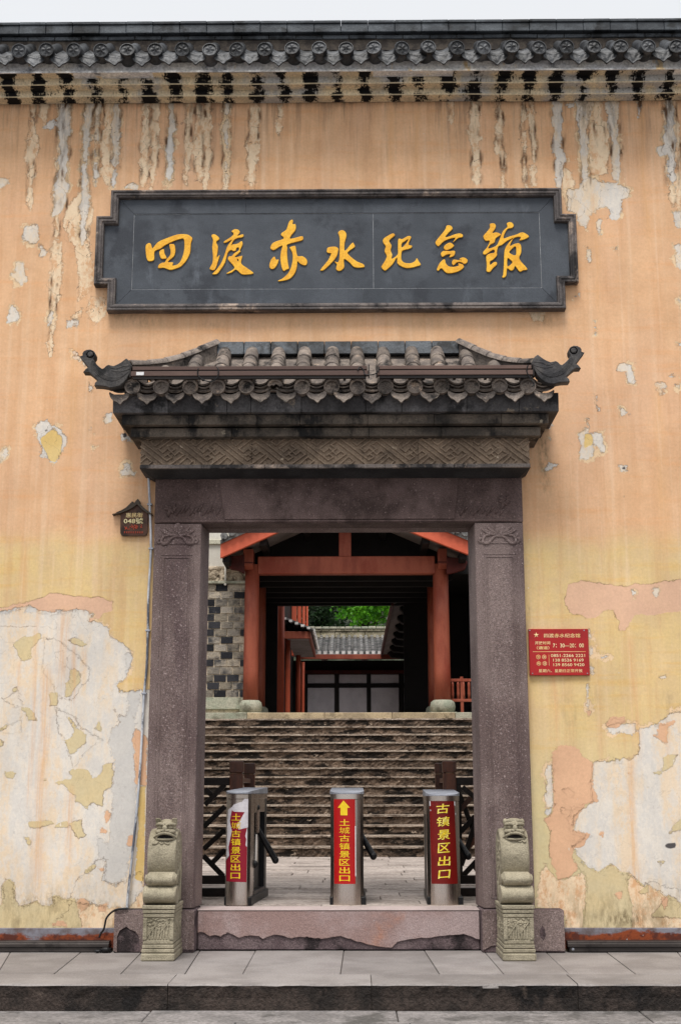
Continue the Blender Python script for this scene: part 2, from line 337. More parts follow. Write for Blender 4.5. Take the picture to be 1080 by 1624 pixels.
def curve_to_mesh(name, cu, m, back):
    ob = bpy.data.objects.new('tmp', cu); COL.objects.link(ob)
    dg = bpy.context.evaluated_depsgraph_get(); dg.update()
    me = bpy.data.meshes.new_from_object(ob.evaluated_get(dg)); me.name = name
    bpy.data.objects.remove(ob); bpy.data.curves.remove(cu)
    me.transform(Matrix(((1,0,0,0),(0,0,-1,-back),(0,1,0,0),(0,0,0,1))))
    me.materials.clear(); me.materials.append(M[m] if isinstance(m,str) else m)
    return me
def text_mesh(body, size, m, width=None, bold=0.0, depth=.001, name='lettering', height=None, spacing=1.0, shear=0):
    cu = bpy.data.curves.new('txt', 'FONT'); cu.body = body; cu.size = size; cu.extrude = depth; cu.offset = bold*size
    cu.align_x = 'CENTER'; cu.align_y = 'CENTER'; cu.space_character = spacing; cu.shear = shear; cu.resolution_u = 3
    me = curve_to_mesh(name, cu, m, depth)
    n = len(me.vertices)
    if n == 0: return me
    a = np.empty(n*3); me.vertices.foreach_get('co', a); a = a.reshape(-1,3)
    lo, hi = a.min(0), a.max(0); c = (lo+hi)/2
    a[:,0] -= c[0]; a[:,2] -= c[2]
    if width: a[:,0] *= width/(hi[0]-lo[0])
    if height: a[:,2] *= height/(hi[2]-lo[2])
    me.vertices.foreach_set('co', a.ravel()); return me

# ------------------------------------------------------------------ the plaster wall
XJL, XJR = P(232, 1280, -.1).x, P(843, 1280, -.1).x          # outer edges of the jambs
XOL, XOR = P(310, 1280, -.1).x, P(763, 1280, -.1).x          # edges of the opening
ZL0, ZL1 = P(540, 829, -.1).z, P(540, 745, -.1).z            # lintel underside and top
ZT = P(540, 1442, .02).z                                     # threshold top
ZW = P(540, 163, 0).z                                        # foot of the cornice
Z_ = {'A': (0,150,3.963), 'B': (0,540,3.867), 'C': (0,900,4.32), 'D': (0,1180,4.32), 'E': (840,150,3.963), 'F': (830,540,3.867), 'G': (830,900,4.32), 'H': (830,1180,4.32), 'I': (0,0,1)}
def wp(z, pts):
    ox, oy, s_ = Z_[z]; r = []
    for x, y in pts:
        q = P(ox+x/s_, oy+y/s_, 0); r.append((q.x, q.z))
    return r
L = {k: [] for k in ('peach','white','cream','olive','grey','tan','yellow')}
def add(layer, z, *polys):
    for p in polys: L[layer].append(wp(z, p))
add('white','A', [(0,520),(45,513),(62,540),(20,590),(-30,590)], [(160,825),(240,822),(253,880),(240,930),(190,945),(140,910)], [(245,930),(300,990),(270,1020),(245,1015),(255,980)],
 [(110,1055),(145,1060),(175,1165),(130,1200),(95,1150),(70,1135),(98,1110)], [(75,1330),(130,1385),(120,1430),(50,1430),(60,1385)], [(420,1410),(490,1415),(495,1450),(430,1460)],
 [(300,180),(340,150),(360,180),(330,215),(280,205)], [(790,590),(800,570),(830,555),(865,575),(865,595)], [(315,1360),(335,1370),(325,1450),(300,1450)])
add('cream','A', [(570,1270),(665,1280),(672,1370),(610,1445),(565,1400),(540,1320)], [(440,690),(500,620),(560,640),(590,760),(560,900),(590,1100),(580,1230),(490,1300),(500,1150),(470,960),(400,830),(395,780)],
 [(340,930),(390,930),(400,1080),(370,1300),(310,1400),(310,1200)], [(175,250),(240,260),(240,340),(215,440),(160,420)], [(450,1400),(520,1340),(500,1400),(470,1410)])
add('white','B', [(440,45),(480,75),(495,120),(465,110)], [(510,110),(540,190),(520,180)], [(545,270),(555,255),(572,300),(548,312)], [(640,445),(685,440),(687,490),(650,508)], [(548,525),(573,528),(570,550),(545,548)],
 [(220,560),(240,500),(290,485),(310,520),(370,535),(412,590),(405,650),(370,710),(340,750),(310,740),(300,715),(245,710),(265,660),(240,620)], [(-10,690),(20,665),(55,660),(45,710),(0,760)],
 [(765,755),(800,755),(800,790),(835,820),(825,832),(790,820),(750,828),(745,805),(770,790)], [(750,570),(800,580),(810,610),(755,605)], [(570,640),(590,650),(580,665)])
add('yellow','B', [(255,600),(330,540),(385,590),(378,700),(340,742),(310,735),(262,640)])
add('peach','C', [(-40,300),(100,250),(200,230),(310,200),(340,178),(400,180),(560,205),(640,200),(780,232),(760,300),(710,320),(650,390),(500,400),(300,400),(-40,400)])
WL = wp('C', [(-60,320),(60,290),(160,255),(200,260),(260,290),(330,305),(400,285),(450,300),(560,290),(640,320),(620,360),(700,385),(750,420),(755,470),(850,520),(890,560),(910,620),(880,720),(840,780),(815,800),(815,845),(960,845),(1040,830)]) + wp('D', [(1040,600),(965,1000),(880,1130),(500,1080),(430,1060),(400,1040),(360,1040),(370,1110),(290,1110),(250,1075),(200,1100),(130,1115),(105,1060),(100,950),(60,925),(20,960),(20,1100),(-60,1130)])
L['white'].append(WL)
add('olive','D', [(-60,1130),(20,1100),(20,960),(60,925),(100,950),(105,1060),(130,1115),(200,1100),(250,1075),(290,1110),(370,1110),(360,1040),(400,1040),(430,1060),(520,1060),(560,1250),(500,1300),(-60,1300)],
 [(385,265),(450,240),(500,240),(480,190),(500,170),(600,175),(640,230),(690,210),(720,135),(770,130),(785,200),(765,290),(710,330),(705,420),(640,400),(610,410),(600,450),(560,405),(520,400),(510,350),(440,280)],
 [(40,190),(95,185),(105,215),(90,235),(45,225)], [(190,530),(360,525),(380,550),(300,565),(210,580)], [(375,570),(400,540),(460,530),(475,565)], [(480,540),(560,520),(570,600),(590,620),(540,655),(500,600)],
 [(170,640),(200,635),(215,680),(200,700)], [(585,880),(620,830),(660,825),(655,850),(620,880)], [(290,240),(330,235),(310,255)])
add('olive','C', [(90,520),(170,470),(210,480),(270,455),(285,480),(215,550),(215,620),(150,640)], [(465,490),(520,480),(600,520),(580,540),(490,520)], [(485,695),(520,695),(550,740),(550,790),(500,850),(480,880),(450,880),(450,790),(480,760)],
 [(330,855),(400,860),(385,945),(345,940),(345,890)], [(460,1010),(550,1110),(590,1150),(590,1190),(490,1285),(430,1180),(480,1175),(510,1120)], [(635,1100),(690,1060),(700,1120),(640,1110)],
 [(180,960),(205,960),(255,1045),(200,1045),(180,990),(130,960)], [(-20,1165),(45,1210),(0,1230)], [(90,830),(120,815),(125,840),(95,860)], [(0,1110),(50,1080),(40,1100),(10,1120)])
add('cream','D', [(500,1030),(530,930),(600,880),(660,790),(720,790),(710,930),(780,970),(880,930),(960,880),(990,930),(985,1130),(790,1160),(790,1300),(350,1300),(400,1200),(470,1130)])
add('cream','C', [(300,480),(450,520),(620,700),(600,780),(500,900),(400,880),(300,700)], [(30,900),(130,840),(160,950),(110,960)], [(20,1100),(150,1040),(140,1120),(20,1140)], [(380,960),(480,1000),(600,1120),(700,1180),(600,1250),(500,1380),(480,1280),(400,1100)])
add('grey','C', [(870,850),(960,850),(960,900),(930,1050),(930,1180),(860,1400),(780,1340),(750,1200),(770,1100),(830,1060),(790,980),(860,1020),(890,940)], [(860,600),(900,590),(905,650),(870,730)], [(0,310),(160,258),(170,272),(60,320)], [(350,300),(400,282),(430,300),(400,325)], [(190,270),(250,285),(260,305),(180,300)])
add('grey','D', [(780,130),(860,0),(930,0),(940,280),(930,600),(900,750),(870,900),(790,970),(710,930),(740,800),(670,770),(680,640),(750,700),(745,560),(770,460)])
add('tan','D', [(930,0),(1010,0),(1000,290),(935,270),(920,100)], [(725,460),(760,470),(760,520),(720,560),(720,500)], [(690,570),(745,580),(735,620),(690,610)], [(880,640),(920,620),(915,690),(880,690)], [(655,825),(710,860),(700,875),(660,845)], [(680,1110),(740,1090),(720,1150),(680,1150)], [(530,1070),(580,1050),(620,1090),(560,1160)], [(370,1230),(450,1200),(455,1245),(355,1250)])
add('tan','C', [(910,1180),(930,1100),(1010,1170),(1010,1400),(930,1382),(920,1230)])
add('yellow','D', [(955,290),(1000,290),(985,950),(930,920),(945,600)])
add('white','E', [(230,600),(300,590),(340,515),(400,525),(430,545),(540,545),(625,590),(620,640),(575,650),(580,730),(550,790),(490,780),(510,720),(450,700),(380,760),(350,830),(300,820),(290,740),(240,720)],
 [(145,60),(200,60),(205,200),(190,400),(185,570),(165,570),(155,400),(140,200)], [(290,40),(400,40),(360,200),(355,540),(330,540),(320,350),(300,200)], [(470,40),(560,40),(550,200),(545,540),(520,540),(515,300),(490,200)],
 [(800,330),(850,310),(850,380),(820,385),(795,350)], [(900,735),(980,735),(980,840),(920,830)], [(910,950),(935,930),(980,960),(980,1130),(930,1080)], [(930,1290),(980,1300),(980,1330)], [(275,1280),(315,1235),(325,1280)],
 [(405,1430),(420,1500),(410,1515)], [(515,970),(545,950),(550,990)], [(670,50),(695,50),(690,130),(680,120)], [(350,950),(380,970),(385,1050),(365,1060)], [(420,790),(455,780),(440,880),(420,850)], [(225,60),(280,55),(275,75),(240,80)])
add('cream','E', [(360,120),(500,180),(500,330),(480,500),(370,500)], [(850,200),(915,300),(940,620),(890,730),(870,560),(870,300)], [(0,1370),(90,1370),(80,1430),(20,1420)], [(190,420),(240,480),(290,540),(240,740),(200,600)])
add('white','F', [(945,20),(980,15),(980,60)], [(570,155),(600,140),(660,150),(685,240),(680,265),(645,260),(620,190),(575,188)], [(810,260),(870,250),(875,280),(840,300),(865,330),(830,348),(815,300)], [(885,225),(910,198),(928,225),(890,240)],
 [(925,270),(960,270),(945,300)], [(430,330),(455,350),(455,370),(432,355)], [(440,390),(465,420),(455,435)], [(585,405),(650,450),(600,458)], [(335,575),(370,545),(400,530),(405,560),(470,575),(500,660),(485,690),(455,660),(430,630),(430,700),(390,725),(345,720),(350,640)],
 [(580,765),(630,765),(635,800),(600,805)], [(390,480),(402,480),(395,520)], [(145,500),(180,515),(150,550)], [(160,600),(180,600),(180,620),(160,620)], [(150,750),(205,765),(115,810)])
add('yellow','F', [(375,570),(415,570),(425,640),(370,660)])
add('peach','G', [(285,150),(310,110),(390,92),(530,110),(640,125),(720,128),(770,105),(850,118),(960,95),(1120,85),(1120,300),(980,310),(860,325),(760,325),(740,370),(690,430),(645,430),(660,370),(625,340),(620,290),(540,290),(510,340),(430,350),(390,320),(330,320),(285,250)])
add('white','G', [(520,615),(585,600),(560,625)], [(920,745),(990,735),(985,765),(940,768)], [(425,790),(440,800),(450,930),(440,980),(430,970),(430,850)], [(565,1100),(650,1065),(770,1075),(770,1120),(740,1155),(690,1125),(600,1140)], [(448,430),(462,450),(455,490),(448,480)], [(455,540),(470,560),(466,600),(455,600)], [(455,670),(482,690),(478,725),(460,730)],
 [(735,150),(765,170),(750,190)], [(870,150),(925,140),(910,210),(890,190)])
add('tan','G', [(565,1070),(590,1025),(690,1025),(700,1060),(640,1095),(570,1090)], [(915,1070),(1050,1050),(985,1100),(980,1215),(880,1150),(915,1145)], [(430,985),(455,985),(440,1050)])
add('white','H', [(475,130),(740,90),(790,60),(800,-30),(780,-110),(900,-130),(1000,-200),(1120,-240),(1120,1130),(1040,1080),(980,1040),(860,960),(820,980),(720,880),(680,885),(600,820),(510,880),(440,840),(355,760),(340,700),(380,690),(440,620),(340,600),(340,520),(370,470),(430,410),(490,390),(460,300)],
 [(155,140),(195,125),(205,300),(205,430),(150,440),(155,250)])
add('tan','H', [(190,60),(230,20),(310,12),(380,25),(400,75),(475,130),(470,290),(505,390),(440,415),(380,470),(340,590),(460,620),(400,700),(350,710),(330,770),(380,860),(300,920),(230,930),(190,820),(180,720),(190,600),(145,520),(205,440),(205,400),(195,200)],
 [(630,1015),(670,1010),(675,1040),(660,1070),(630,1045)], [(940,1060),(985,1050),(965,1150)], [(705,195),(730,195),(725,215)], [(510,610),(540,610),(535,632)])
add('olive','H', [(880,190),(940,180),(960,80),(990,70),(1060,75),(1010,150),(970,190),(920,215)], [(995,615),(1020,545),(1090,510),(1090,580)], [(920,800),(980,795),(935,835)],
 [(330,770),(400,830),(510,880),(600,820),(650,880),(720,880),(710,1000),(740,1100),(740,1300),(400,1300),(435,1000),(420,900),(380,860)], [(780,1010),(850,960),(855,1010),(800,1035)], [(985,1040),(1040,1060),(1120,1130),(1120,1200),(880,1180)])
add('cream','H', [(720,880),(820,970),(860,950),(1120,1000),(1120,1300),(740,1300),(740,1100),(710,980)], [(100,920),(150,830),(230,930),(300,920),(400,880),(430,900),(430,1100),(400,1300),(290,1300),(280,1135),(95,1120)])
add('grey','H', [(280,310),(310,310),(345,350),(320,370),(290,340)], [(260,450),(330,465),(310,490),(270,475)], [(142,470),(155,445),(190,440),(205,465),(195,495),(160,505)])
dark_chips = [wp('H', [(960,705),(975,680),(1040,675),(1042,710),(1000,718)]), wp('H', [(555,800),(580,800),(575,812)]), wp('F', [(600,775),(622,772),(624,795),(604,793)]), wp('F', [(608,950),(620,948),(620,962),(610,962)]), wp('B', [(275,550),(300,543),(295,560),(278,562)]), wp('B', [(275,912),(292,910),(285,922)]), wp('B', [(278,766),(288,768),(284,776)]), wp('F', [(578,558),(592,552),(590,568)]),wp('B',[(750,570),(775,565),(785,585),(760,600)])]
# runs of water from the cornice: x in the photo, half width m, end row, strength of white, of cream, of soot
STREAKS = [(55,.032,330,.2,1,.4),(72,.05,200,0,1,.1),(104,.075,345,1,.4,.9),(100,.03,560,0,1,0),(141,.05,400,1,.5,.35),(157,.035,290,.7,1,.3),(186,.05,303,1,.2,.5),(178,.09,290,0,1,0),(233,.045,303,0,1,.5),(247,.04,303,.1,1,.45),(272,.045,300,1,.5,.3),
 (300,.03,290,.1,1,.8),(318,.05,280,0,.8,1.0),(330,.045,303,.2,1,.3),(361,.045,303,.35,1,.25),(402,.055,303,.1,1,.35),(445,.025,210,0,1,.5),(716,.02,200,0,1,.3),(752,.05,300,.1,1,.6),(790,.035,250,0,1,.8),(793,.02,300,0,1,.1),(829,.02,300,0,1,.3),(842,.028,300,0,1,.4),
 (882,.06,303,1,.3,.4),(924,.05,300,1,.4,.8),(947,.05,240,.3,1,.3),(972,.055,290,1,.3,.7),(1012,.012,185,1,0,0),(1059,.07,300,.8,.6,1.1),(1068,.04,350,.2,1,.5),(1052,.015,290,0,1,.3)]
RUST = [(75,1050,1440,.05),(62,960,1300,.02),(105,960,1120,.05),(120,1010,1150,.025),(137,1020,1100,.02),(33,1040,1120,.015),(115,1240,1400,.03),(1000,1000,1220,.035),(998,1190,1480,.03),(868,940,1000,.02),(875,1000,1200,.03),(1055,1140,1230,.02),(620,160,300,.03),(660,160,300,.025),(548,480,720,.02),(700,160,290,.02),(940,300,520,.02),(1015,165,420,.03),(40,850,1000,.04),(1040,600,900,.05),(120,540,860,.04),(1005,1350,1440,.05)]

step = 0.02
xs = np.concatenate([np.arange(-8.0, -3.9, .25), np.arange(-3.9, XJL+.02, step), np.arange(XJL+.02, XJR-.02, step), np.arange(XJR-.02, 3.9, step), np.arange(3.9, 8.01, .25)])
zs = np.concatenate([np.arange(-.1, ZL0+.2, step), np.arange(ZL0+.2, ZW+.35, step)])
XX, ZZ = np.meshgrid(xs, zs); nx, nz = len(xs), len(zs)
def sdf_poly(poly, X, Z, out):
    p = np.array(poly); lo = p.min(0)-.13; hi = p.max(0)+.13
    m = (X>lo[0])&(X<hi[0])&(Z>lo[1])&(Z<hi[1])
    if not m.any(): return
    x = X[m]; z = Z[m]; d = np.full(x.shape, 1e9); ins = np.zeros(x.shape, bool)
    for i in range(len(p)):
        a = p[i]; b = p[(i+1)%len(p)]; e = b-a; L2 = max(1e-12, e@e)
        t = np.clip(((x-a[0])*e[0]+(z-a[1])*e[1])/L2, 0, 1)
        d = np.minimum(d, np.hypot(x-a[0]-t*e[0], z-a[1]-t*e[1]))
        c = (a[1]>z)!=(b[1]>z)
        if abs(e[1])>1e-9: ins ^= c & (x < a[0]+e[0]*(z-a[1])/e[1])
    v = np.where(ins, d, -d); out[m] = np.maximum(out[m], v)
att = {}
for k, polys in L.items():
    o = np.full(XX.shape, -.13)
    for p in polys: sdf_poly(p, XX, ZZ, o)
    att[k] = o
o = np.full(XX.shape, -.13)
for p in dark_chips: sdf_poly(p, XX, ZZ, o)
att['chip'] = o
brown = np.zeros(XX.shape); soot = np.zeros(XX.shape); rust = np.zeros(XX.shape)
r_ = np.random.RandomState(3)
for (px, hw, ye, wh, cr, so) in STREAKS:
    a = P(px, 165, 0); b = P(px, ye, 0); xc = a.x
    ph = r_.rand(3)*6
    wob = .007*np.sin(ZZ*5+ph[0])+.006*np.sin(ZZ*13+ph[1])+.004*np.sin(ZZ*31+ph[2])
    wid = hw*.8*(1+.22*np.sin(ZZ*7+ph[1])+.16*np.sin(ZZ*19+ph[0])+.12*np.sin(ZZ*43+ph[2]))
    rag = .03*np.sin(XX*70+ph[0])+.05*np.sin(XX*33+ph[1])
    t = np.clip((ZZ-b.z+rag)/.09, -.3, 1)
    v = np.where(ZZ > b.z-.05, wid*t-np.abs(XX-xc-wob), -.13)
    if cr > .3: att['cream'] = np.maximum(att['cream'], v+.006)
    if wh > .3: att['white'] = np.maximum(att['white'], v-.008-.02*(1-wh))
    g = np.exp(-((XX-xc-wob)/(hw*.7))**2)*np.clip((ZZ-b.z)/(ZW-b.z), 0, 1)**2.2*1.35
    soot = np.maximum(soot, g*so*.7)
    ring = np.exp(-((np.abs(XX-xc-wob)-hw*.95)/.013)**2)*np.clip((ZZ-b.z)/.15, 0, 1)*(.35+.3*np.sin(ZZ*9+ph[0])+.3*np.sin(ZZ*23+ph[1]))
    brown = np.maximum(brown, ring*1.5)
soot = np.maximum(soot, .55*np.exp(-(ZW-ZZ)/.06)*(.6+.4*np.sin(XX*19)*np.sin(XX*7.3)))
for (px, y0, y1, wd) in RUST:
    a = P(px, y0, 0); b = P(px, y1, 0)
    g = np.exp(-((XX-a.x-.01*np.sin(ZZ*4))/wd)**2)*np.clip((a.z-ZZ)/.12, 0, 1)*np.clip((ZZ-b.z)/.4, 0, 1)
    rust = np.maximum(rust, g)
def blob(px, py, rx, rz, amp):
    c = P(px, py, 0); return amp*np.exp(-((XX-c.x)/rx)**2-((ZZ-c.z)/rz)**2)
mold_shade = blob(980,1453,.22,.12,.9)+blob(860,700,.05,.3,.9)+blob(865,760,.06,.3,.35)+blob(30,1462,.25,.05,.5)+blob(905,1130,.1,.16,.3)+blob(940,1110,.07,.12,.25)+blob(1060,1110,.06,.1,.3)+blob(838,980,.03,.25,.5)+blob(836,880,.03,.2,.4)+blob(190,500,.2,.05,.45)+blob(230,510,.2,.06,.4)+blob(340,515,.2,.06,.3)+blob(480,512,.3,.05,.25)+blob(690,510,.3,.05,.25)+blob(860,505,.12,.08,.6)+blob(1010,1460,.3,.06,.5)  # mould patches; the row below the plaque paints its soft shadow
att['brown'] = brown; att['soot'] = soot; att['rust'] = rust; att['mold_shade'] = mold_shade
V = np.stack([XX, np.zeros_like(XX), ZZ], -1).reshape(-1,3)
# plaster is not quite flat
V[:,1] = .004*np.sin(V[:,0]*3.1+V[:,2]*1.7)+.003*np.sin(V[:,0]*7.3-V[:,2]*5.1)
i, j = np.meshgrid(np.arange(nx-1), np.arange(nz-1)); i = i.ravel(); j = j.ravel()
cx = (xs[i]+xs[i+1])/2; cz = (zs[j]+zs[j+1])/2
keep = ~((cx>XJL+.03)&(cx<XJR-.03)&(cz<ZL0+.15))
i, j = i[keep], j[keep]
Q = np.stack([j*nx+i, j*nx+i+1, (j+1)*nx+i+1, (j+1)*nx+i], -1)
me = bpy.data.meshes.new('plaster_face')
me.vertices.add(len(V)); me.vertices.foreach_set('co', V.ravel())
me.loops.add(Q.size); me.loops.foreach_set('vertex_index', Q.ravel())
me.polygons.add(len(Q)); me.polygons.foreach_set('loop_start', np.arange(len(Q))*4); me.polygons.foreach_set('loop_total', np.full(len(Q), 4))
me.update(calc_edges=True); me.validate()
for k, v in att.items():
    a = me.attributes.new(k, 'FLOAT', 'POINT'); a.data.foreach_set('value', v.ravel().astype(np.float32))
me.shade_smooth()

def plaster_material():
    s = N('layered_peeling_plaster'); x = s.z()
    w1 = s.math('MULTIPLY', s.math('SUBTRACT', s.noise(7, 12, .74), .5), .20)
    w2 = s.math('MULTIPLY', s.math('SUBTRACT', s.noise(30, 7, .8, off=5), .5), .10)
    wob = s.math('ADD', w1, w2)
    big = s.noise(.9, 5, .55, (1,1,.6)); streak = s.noise(2.6, 8, .72, (3.0,1,.2)); brush = s.noise(4, 6, .65, (.35,1,3))
    mid = s.noise(3, 7, .65)
    zz = s.math('ADD', x[2], s.math('MULTIPLY', s.math('SUBTRACT', big, .5), .9))
    zy = P(540, 862, 0).z; zo = P(540, 1200, 0).z
    peach = s.mix(s.ramp(mid, .35, .65), C(223,181,142), C(214,171,132))
    peach = s.mix(s.ramp(big, .45, .65, 0, .6), peach, C(216,175,143))
    peach = s.mix(s.ramp(brush, .5, .7, 0, .35), peach, C(222,160,106))
    yel = s.mix(s.ramp(mid, .35, .65), C(218,190,136), C(212,184,140))
    yel = s.mix(s.ramp(brush, .5, .68, 0, .45), yel, C(218,176,104))
    oli = s.mix(s.ramp(mid, .35, .65), C(204,190,150), C(210,192,146))
    base = s.mix(s.ramp(zz, zy-.12, zy+.14), yel, peach)
    base = s.mix(s.ramp(zz, zo-.5, zo+.45), oli, base)
    base = s.mix(s.ramp(streak, .47, .66, 0, .28), base, C(196,142,98))
    base = s.mix(s.ramp(s.noise(3, 6, .6, (4,1,.1), off=9), .5, .7, 0, .3), base, C(232,206,176))
    topw = s.math('MULTIPLY', s.ramp(x[2], 6.3, 8.2), s.ramp(s.noise(3.2, 8, .74, (2.6,1,.16), off=71), .46, .66))
    base = s.mix(s.math('MULTIPLY', topw, .42), base, C(182,136,98))
    topg = s.math('MULTIPLY', s.ramp(x[2], 7.3, 8.4), s.ramp(s.noise(5, 7, .68, (3,1,.14), off=75), .5, .64))
    base = s.mix(s.math('MULTIPLY', topg, .5), base, C(120,98,80))
    h = None; hm = s.math('MULTIPLY', s.noise(60, 4, .6), .12)
    col = base; edge_shade = None; relief = hm
    trow = s.ramp(s.noise(9, 8, .75, (1.4,1,.8), off=12), .47, .53)
    defs = [('peach', s.mix(s.ramp(mid,.3,.7), C(220,180,150), C(213,174,147)), .35, .5),
            ('cream', s.mix(s.ramp(s.noise(10, 8, .72, (1,1,.7), off=2), .42, .6), C(232,208,176), s.mix(trow, C(214,170,130), C(228,200,166))), .5, .9),
            ('white', s.mix(s.ramp(s.noise(1.6,6,.6,(2.5,1,.5),off=6), .42,.58), s.mix(trow, C(219,211,200), C(211,205,197)), s.mix(trow, C(222,202,176), C(217,205,190))), .8, .8),
            ('grey', s.mix(s.ramp(mid,.35,.65), C(196,192,187), C(204,199,192)), .3, .9),
            ('olive', s.mix(s.ramp(mid,.35,.65), C(205,189,152), C(208,188,146)), -.6, .5),
            ('tan', s.mix(s.ramp(mid,.35,.65), C(219,176,142), C(212,169,136)), -.3, .6),
            ('yellow', s.mix(s.ramp(mid,.35,.65), C(222,194,134), C(216,184,118)), .3, .4)]
    for k, c, depth, wamt in defs:
        if k == 'white':      # a ragged rim of cream undercoat round every loss
            vh = s.math('ADD', s.attr('white'), s.math('ADD', s.math('MULTIPLY', wob, 1.3), s.ramp(s.noise(3.3, 5, .6, off=61), .35, .65, -.03, .04)))
            col = s.mix(s.ramp(vh, -.004, .004), col, C(228,198,160)); relief = s.math('SUBTRACT', relief, s.math('MULTIPLY', s.ramp(vh, -.004, .004), .3))
            vg = s.math('ADD', vh, -.05)
        v = s.math('ADD', s.attr(k), s.math('MULTIPLY', wob, wamt))
        m = s.ramp(v, -.003, .003)
        col = s.mix(m, col, c)
        e = s.math('SUBTRACT', 1.0, s.ramp(s.math('ABSOLUTE', s.math('ADD', v, .003)), .0, .0065))
        e = s.math('MULTIPLY', e, s.ramp(s.noise(4, 4, .6, off=depth*7+3), .46, .64, .0, .7))
        edge_shade = e if edge_shade is None else s.math('MAXIMUM', edge_shade, e)
        relief = s.math('SUBTRACT', relief, s.math('MULTIPLY', m, depth))
    col = s.mix(edge_shade, col, C(120,92,68))  # thin shadow line painted along the rims of peeled layers
    # hairline cracks, only where the render has failed
    vm = s.n('ShaderNodeVectorMath', operation='MULTIPLY_ADD'); nn_ = s.n('ShaderNodeTexNoise'); s.l(s.pos, nn_.inputs['Vector']); nn_.inputs['Scale'].default_value = 6; nn_.inputs['Detail'].default_value = 6
    s.l(nn_.outputs['Color'], vm.inputs[0]); vm.inputs[1].default_value = (.22,.22,.22); s.l(s.pos, vm.inputs[2])
    crk = s.voro(4.5, 'DISTANCE_TO_EDGE', (1.2,1,.9), vm.outputs[0])
    crk2 = s.ramp(s.math('ADD', crk, s.math('MULTIPLY', w2, .6)), .001, .010, 1, 0)
    zone = s.math('MULTIPLY', s.math('MAXIMUM', s.ramp(s.math('ADD', s.attr('cream'), w1), -.06, .02), s.ramp(s.attr('white'), -.03, .02, 0, .6)), s.ramp(x[2], 2.2, 3.4, .3, 1))
    zone = s.math('MULTIPLY', zone, s.ramp(s.noise(1.7, 4, .6, off=21), .40, .5))
    col = s.mix(s.math('MULTIPLY', s.math('MULTIPLY', crk2, zone), .85), col, C(92,78,68))
    # small lost flakes all over
    fl = s.ramp(s.noise(11, 3, .5, (1,1,.8), off=33), .755, .762)
    col = s.mix(fl, col, C(226,212,192)); relief = s.math('SUBTRACT', relief, s.math('MULTIPLY', fl, .5))
    # fine scratches and blisters
    bl = s.noise(17, 6, .6, (1,1,.7), off=14)
    col = s.mix(s.ramp(s.math('ABSOLUTE', s.math('SUBTRACT', bl, .62)), .0, .006, .28, 0), col, C(150,104,72))
    # rust runs, soot, mould and the plaque's painted shadow
    rn = s.math('MULTIPLY', s.attr('rust'), s.ramp(s.noise(9, 6, .6, (6,1,.25), off=7), .3, .62, .15, 1))
    col = s.mix(s.math('MULTIPLY', rn, .6), col, C(214,166,118))
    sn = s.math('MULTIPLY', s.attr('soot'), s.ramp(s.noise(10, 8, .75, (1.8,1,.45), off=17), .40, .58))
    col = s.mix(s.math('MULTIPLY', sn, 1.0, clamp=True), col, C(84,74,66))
    bn = s.math('MULTIPLY', s.attr('brown'), s.ramp(s.noise(16, 6, .7, (1,1,.4), off=27), .38, .6))
    col = s.mix(s.math('MULTIPLY', bn, 1.1, clamp=True), col, C(98,72,52))
    mn = s.math('MULTIPLY', s.attr('mold_shade'), s.ramp(s.noise(14, 8, .75, (1.5,1,.5), off=19), .38, .66))
    col = s.mix(s.math('MULTIPLY', mn, .9, clamp=True), col, C(112,98,72))
    col = s.mix(s.ramp(s.attr('chip'), -.004, .006), col, C(82,78,78))
    col = s.mix(1.0, col, s.grey(s.ramp(s.noise(40, 6, .75), .25, .75, .93, 1.07)), 'MULTIPLY')
    col = s.mix(1.0, col, s.grey(s.ramp(s.noise(1.6, 7, .65, (1,1,.5), off=41), .3, .7, .93, 1.05)), 'MULTIPLY')
    foot = s.math('MULTIPLY', s.ramp(x[2], .24, .75, 1, 0), s.ramp(s.noise(5, 8, .75, (1.5,1,.6), off=51), .46, .62))
    col = s.mix(s.math('MULTIPLY', foot, .5), col, C(134,118,88))
    n1 = s.bump(relief, .0045, 1.0)
    n2 = s.bump(s.math('ADD', s.math('MULTIPLY', brush, .25), s.math('MULTIPLY', s.noise(2.2, 5, .5), 2.6)), .006, .8, prev=n1)
    return s.out(col, .9, 0, n2, .2)
me.materials.append(plaster_material())
wall = thing('boundary_wall', 'tall peeling peach and yellow plastered wall with dark tiled coping and stone doorway', 'wall', (0, 0, 0))
put('plaster_face', me, wall)
b = MB()
YB = .42
b.box(-8, XJL+.06, .03, YB, -.1, ZW+.3); b.box(XJR-.06, 8, .03, YB, -.1, ZW+.3); b.box(XJL+.06, XJR-.06, .03, YB, ZL0+.18, ZW+.3)
b.build('wall_core', M['plaster'], wall)

# skirting along the foot of the wall
XPL, XPR = P(181, 1470, -.16).x, P(895, 1470, -.16).x
for x0, x1, l in ((-8, XPL-.004, 'grey skirting with rust along its lower edge, left side'), (XPR+.004, 8, 'rusty skirting with pale blue grey paint, right side')):
    lab(MB().box(x0, x1, -.03, .01, 0.02, P(100, 1472, -.03).z).build('skirting', 'skirt', wall, bevel=.004), l)

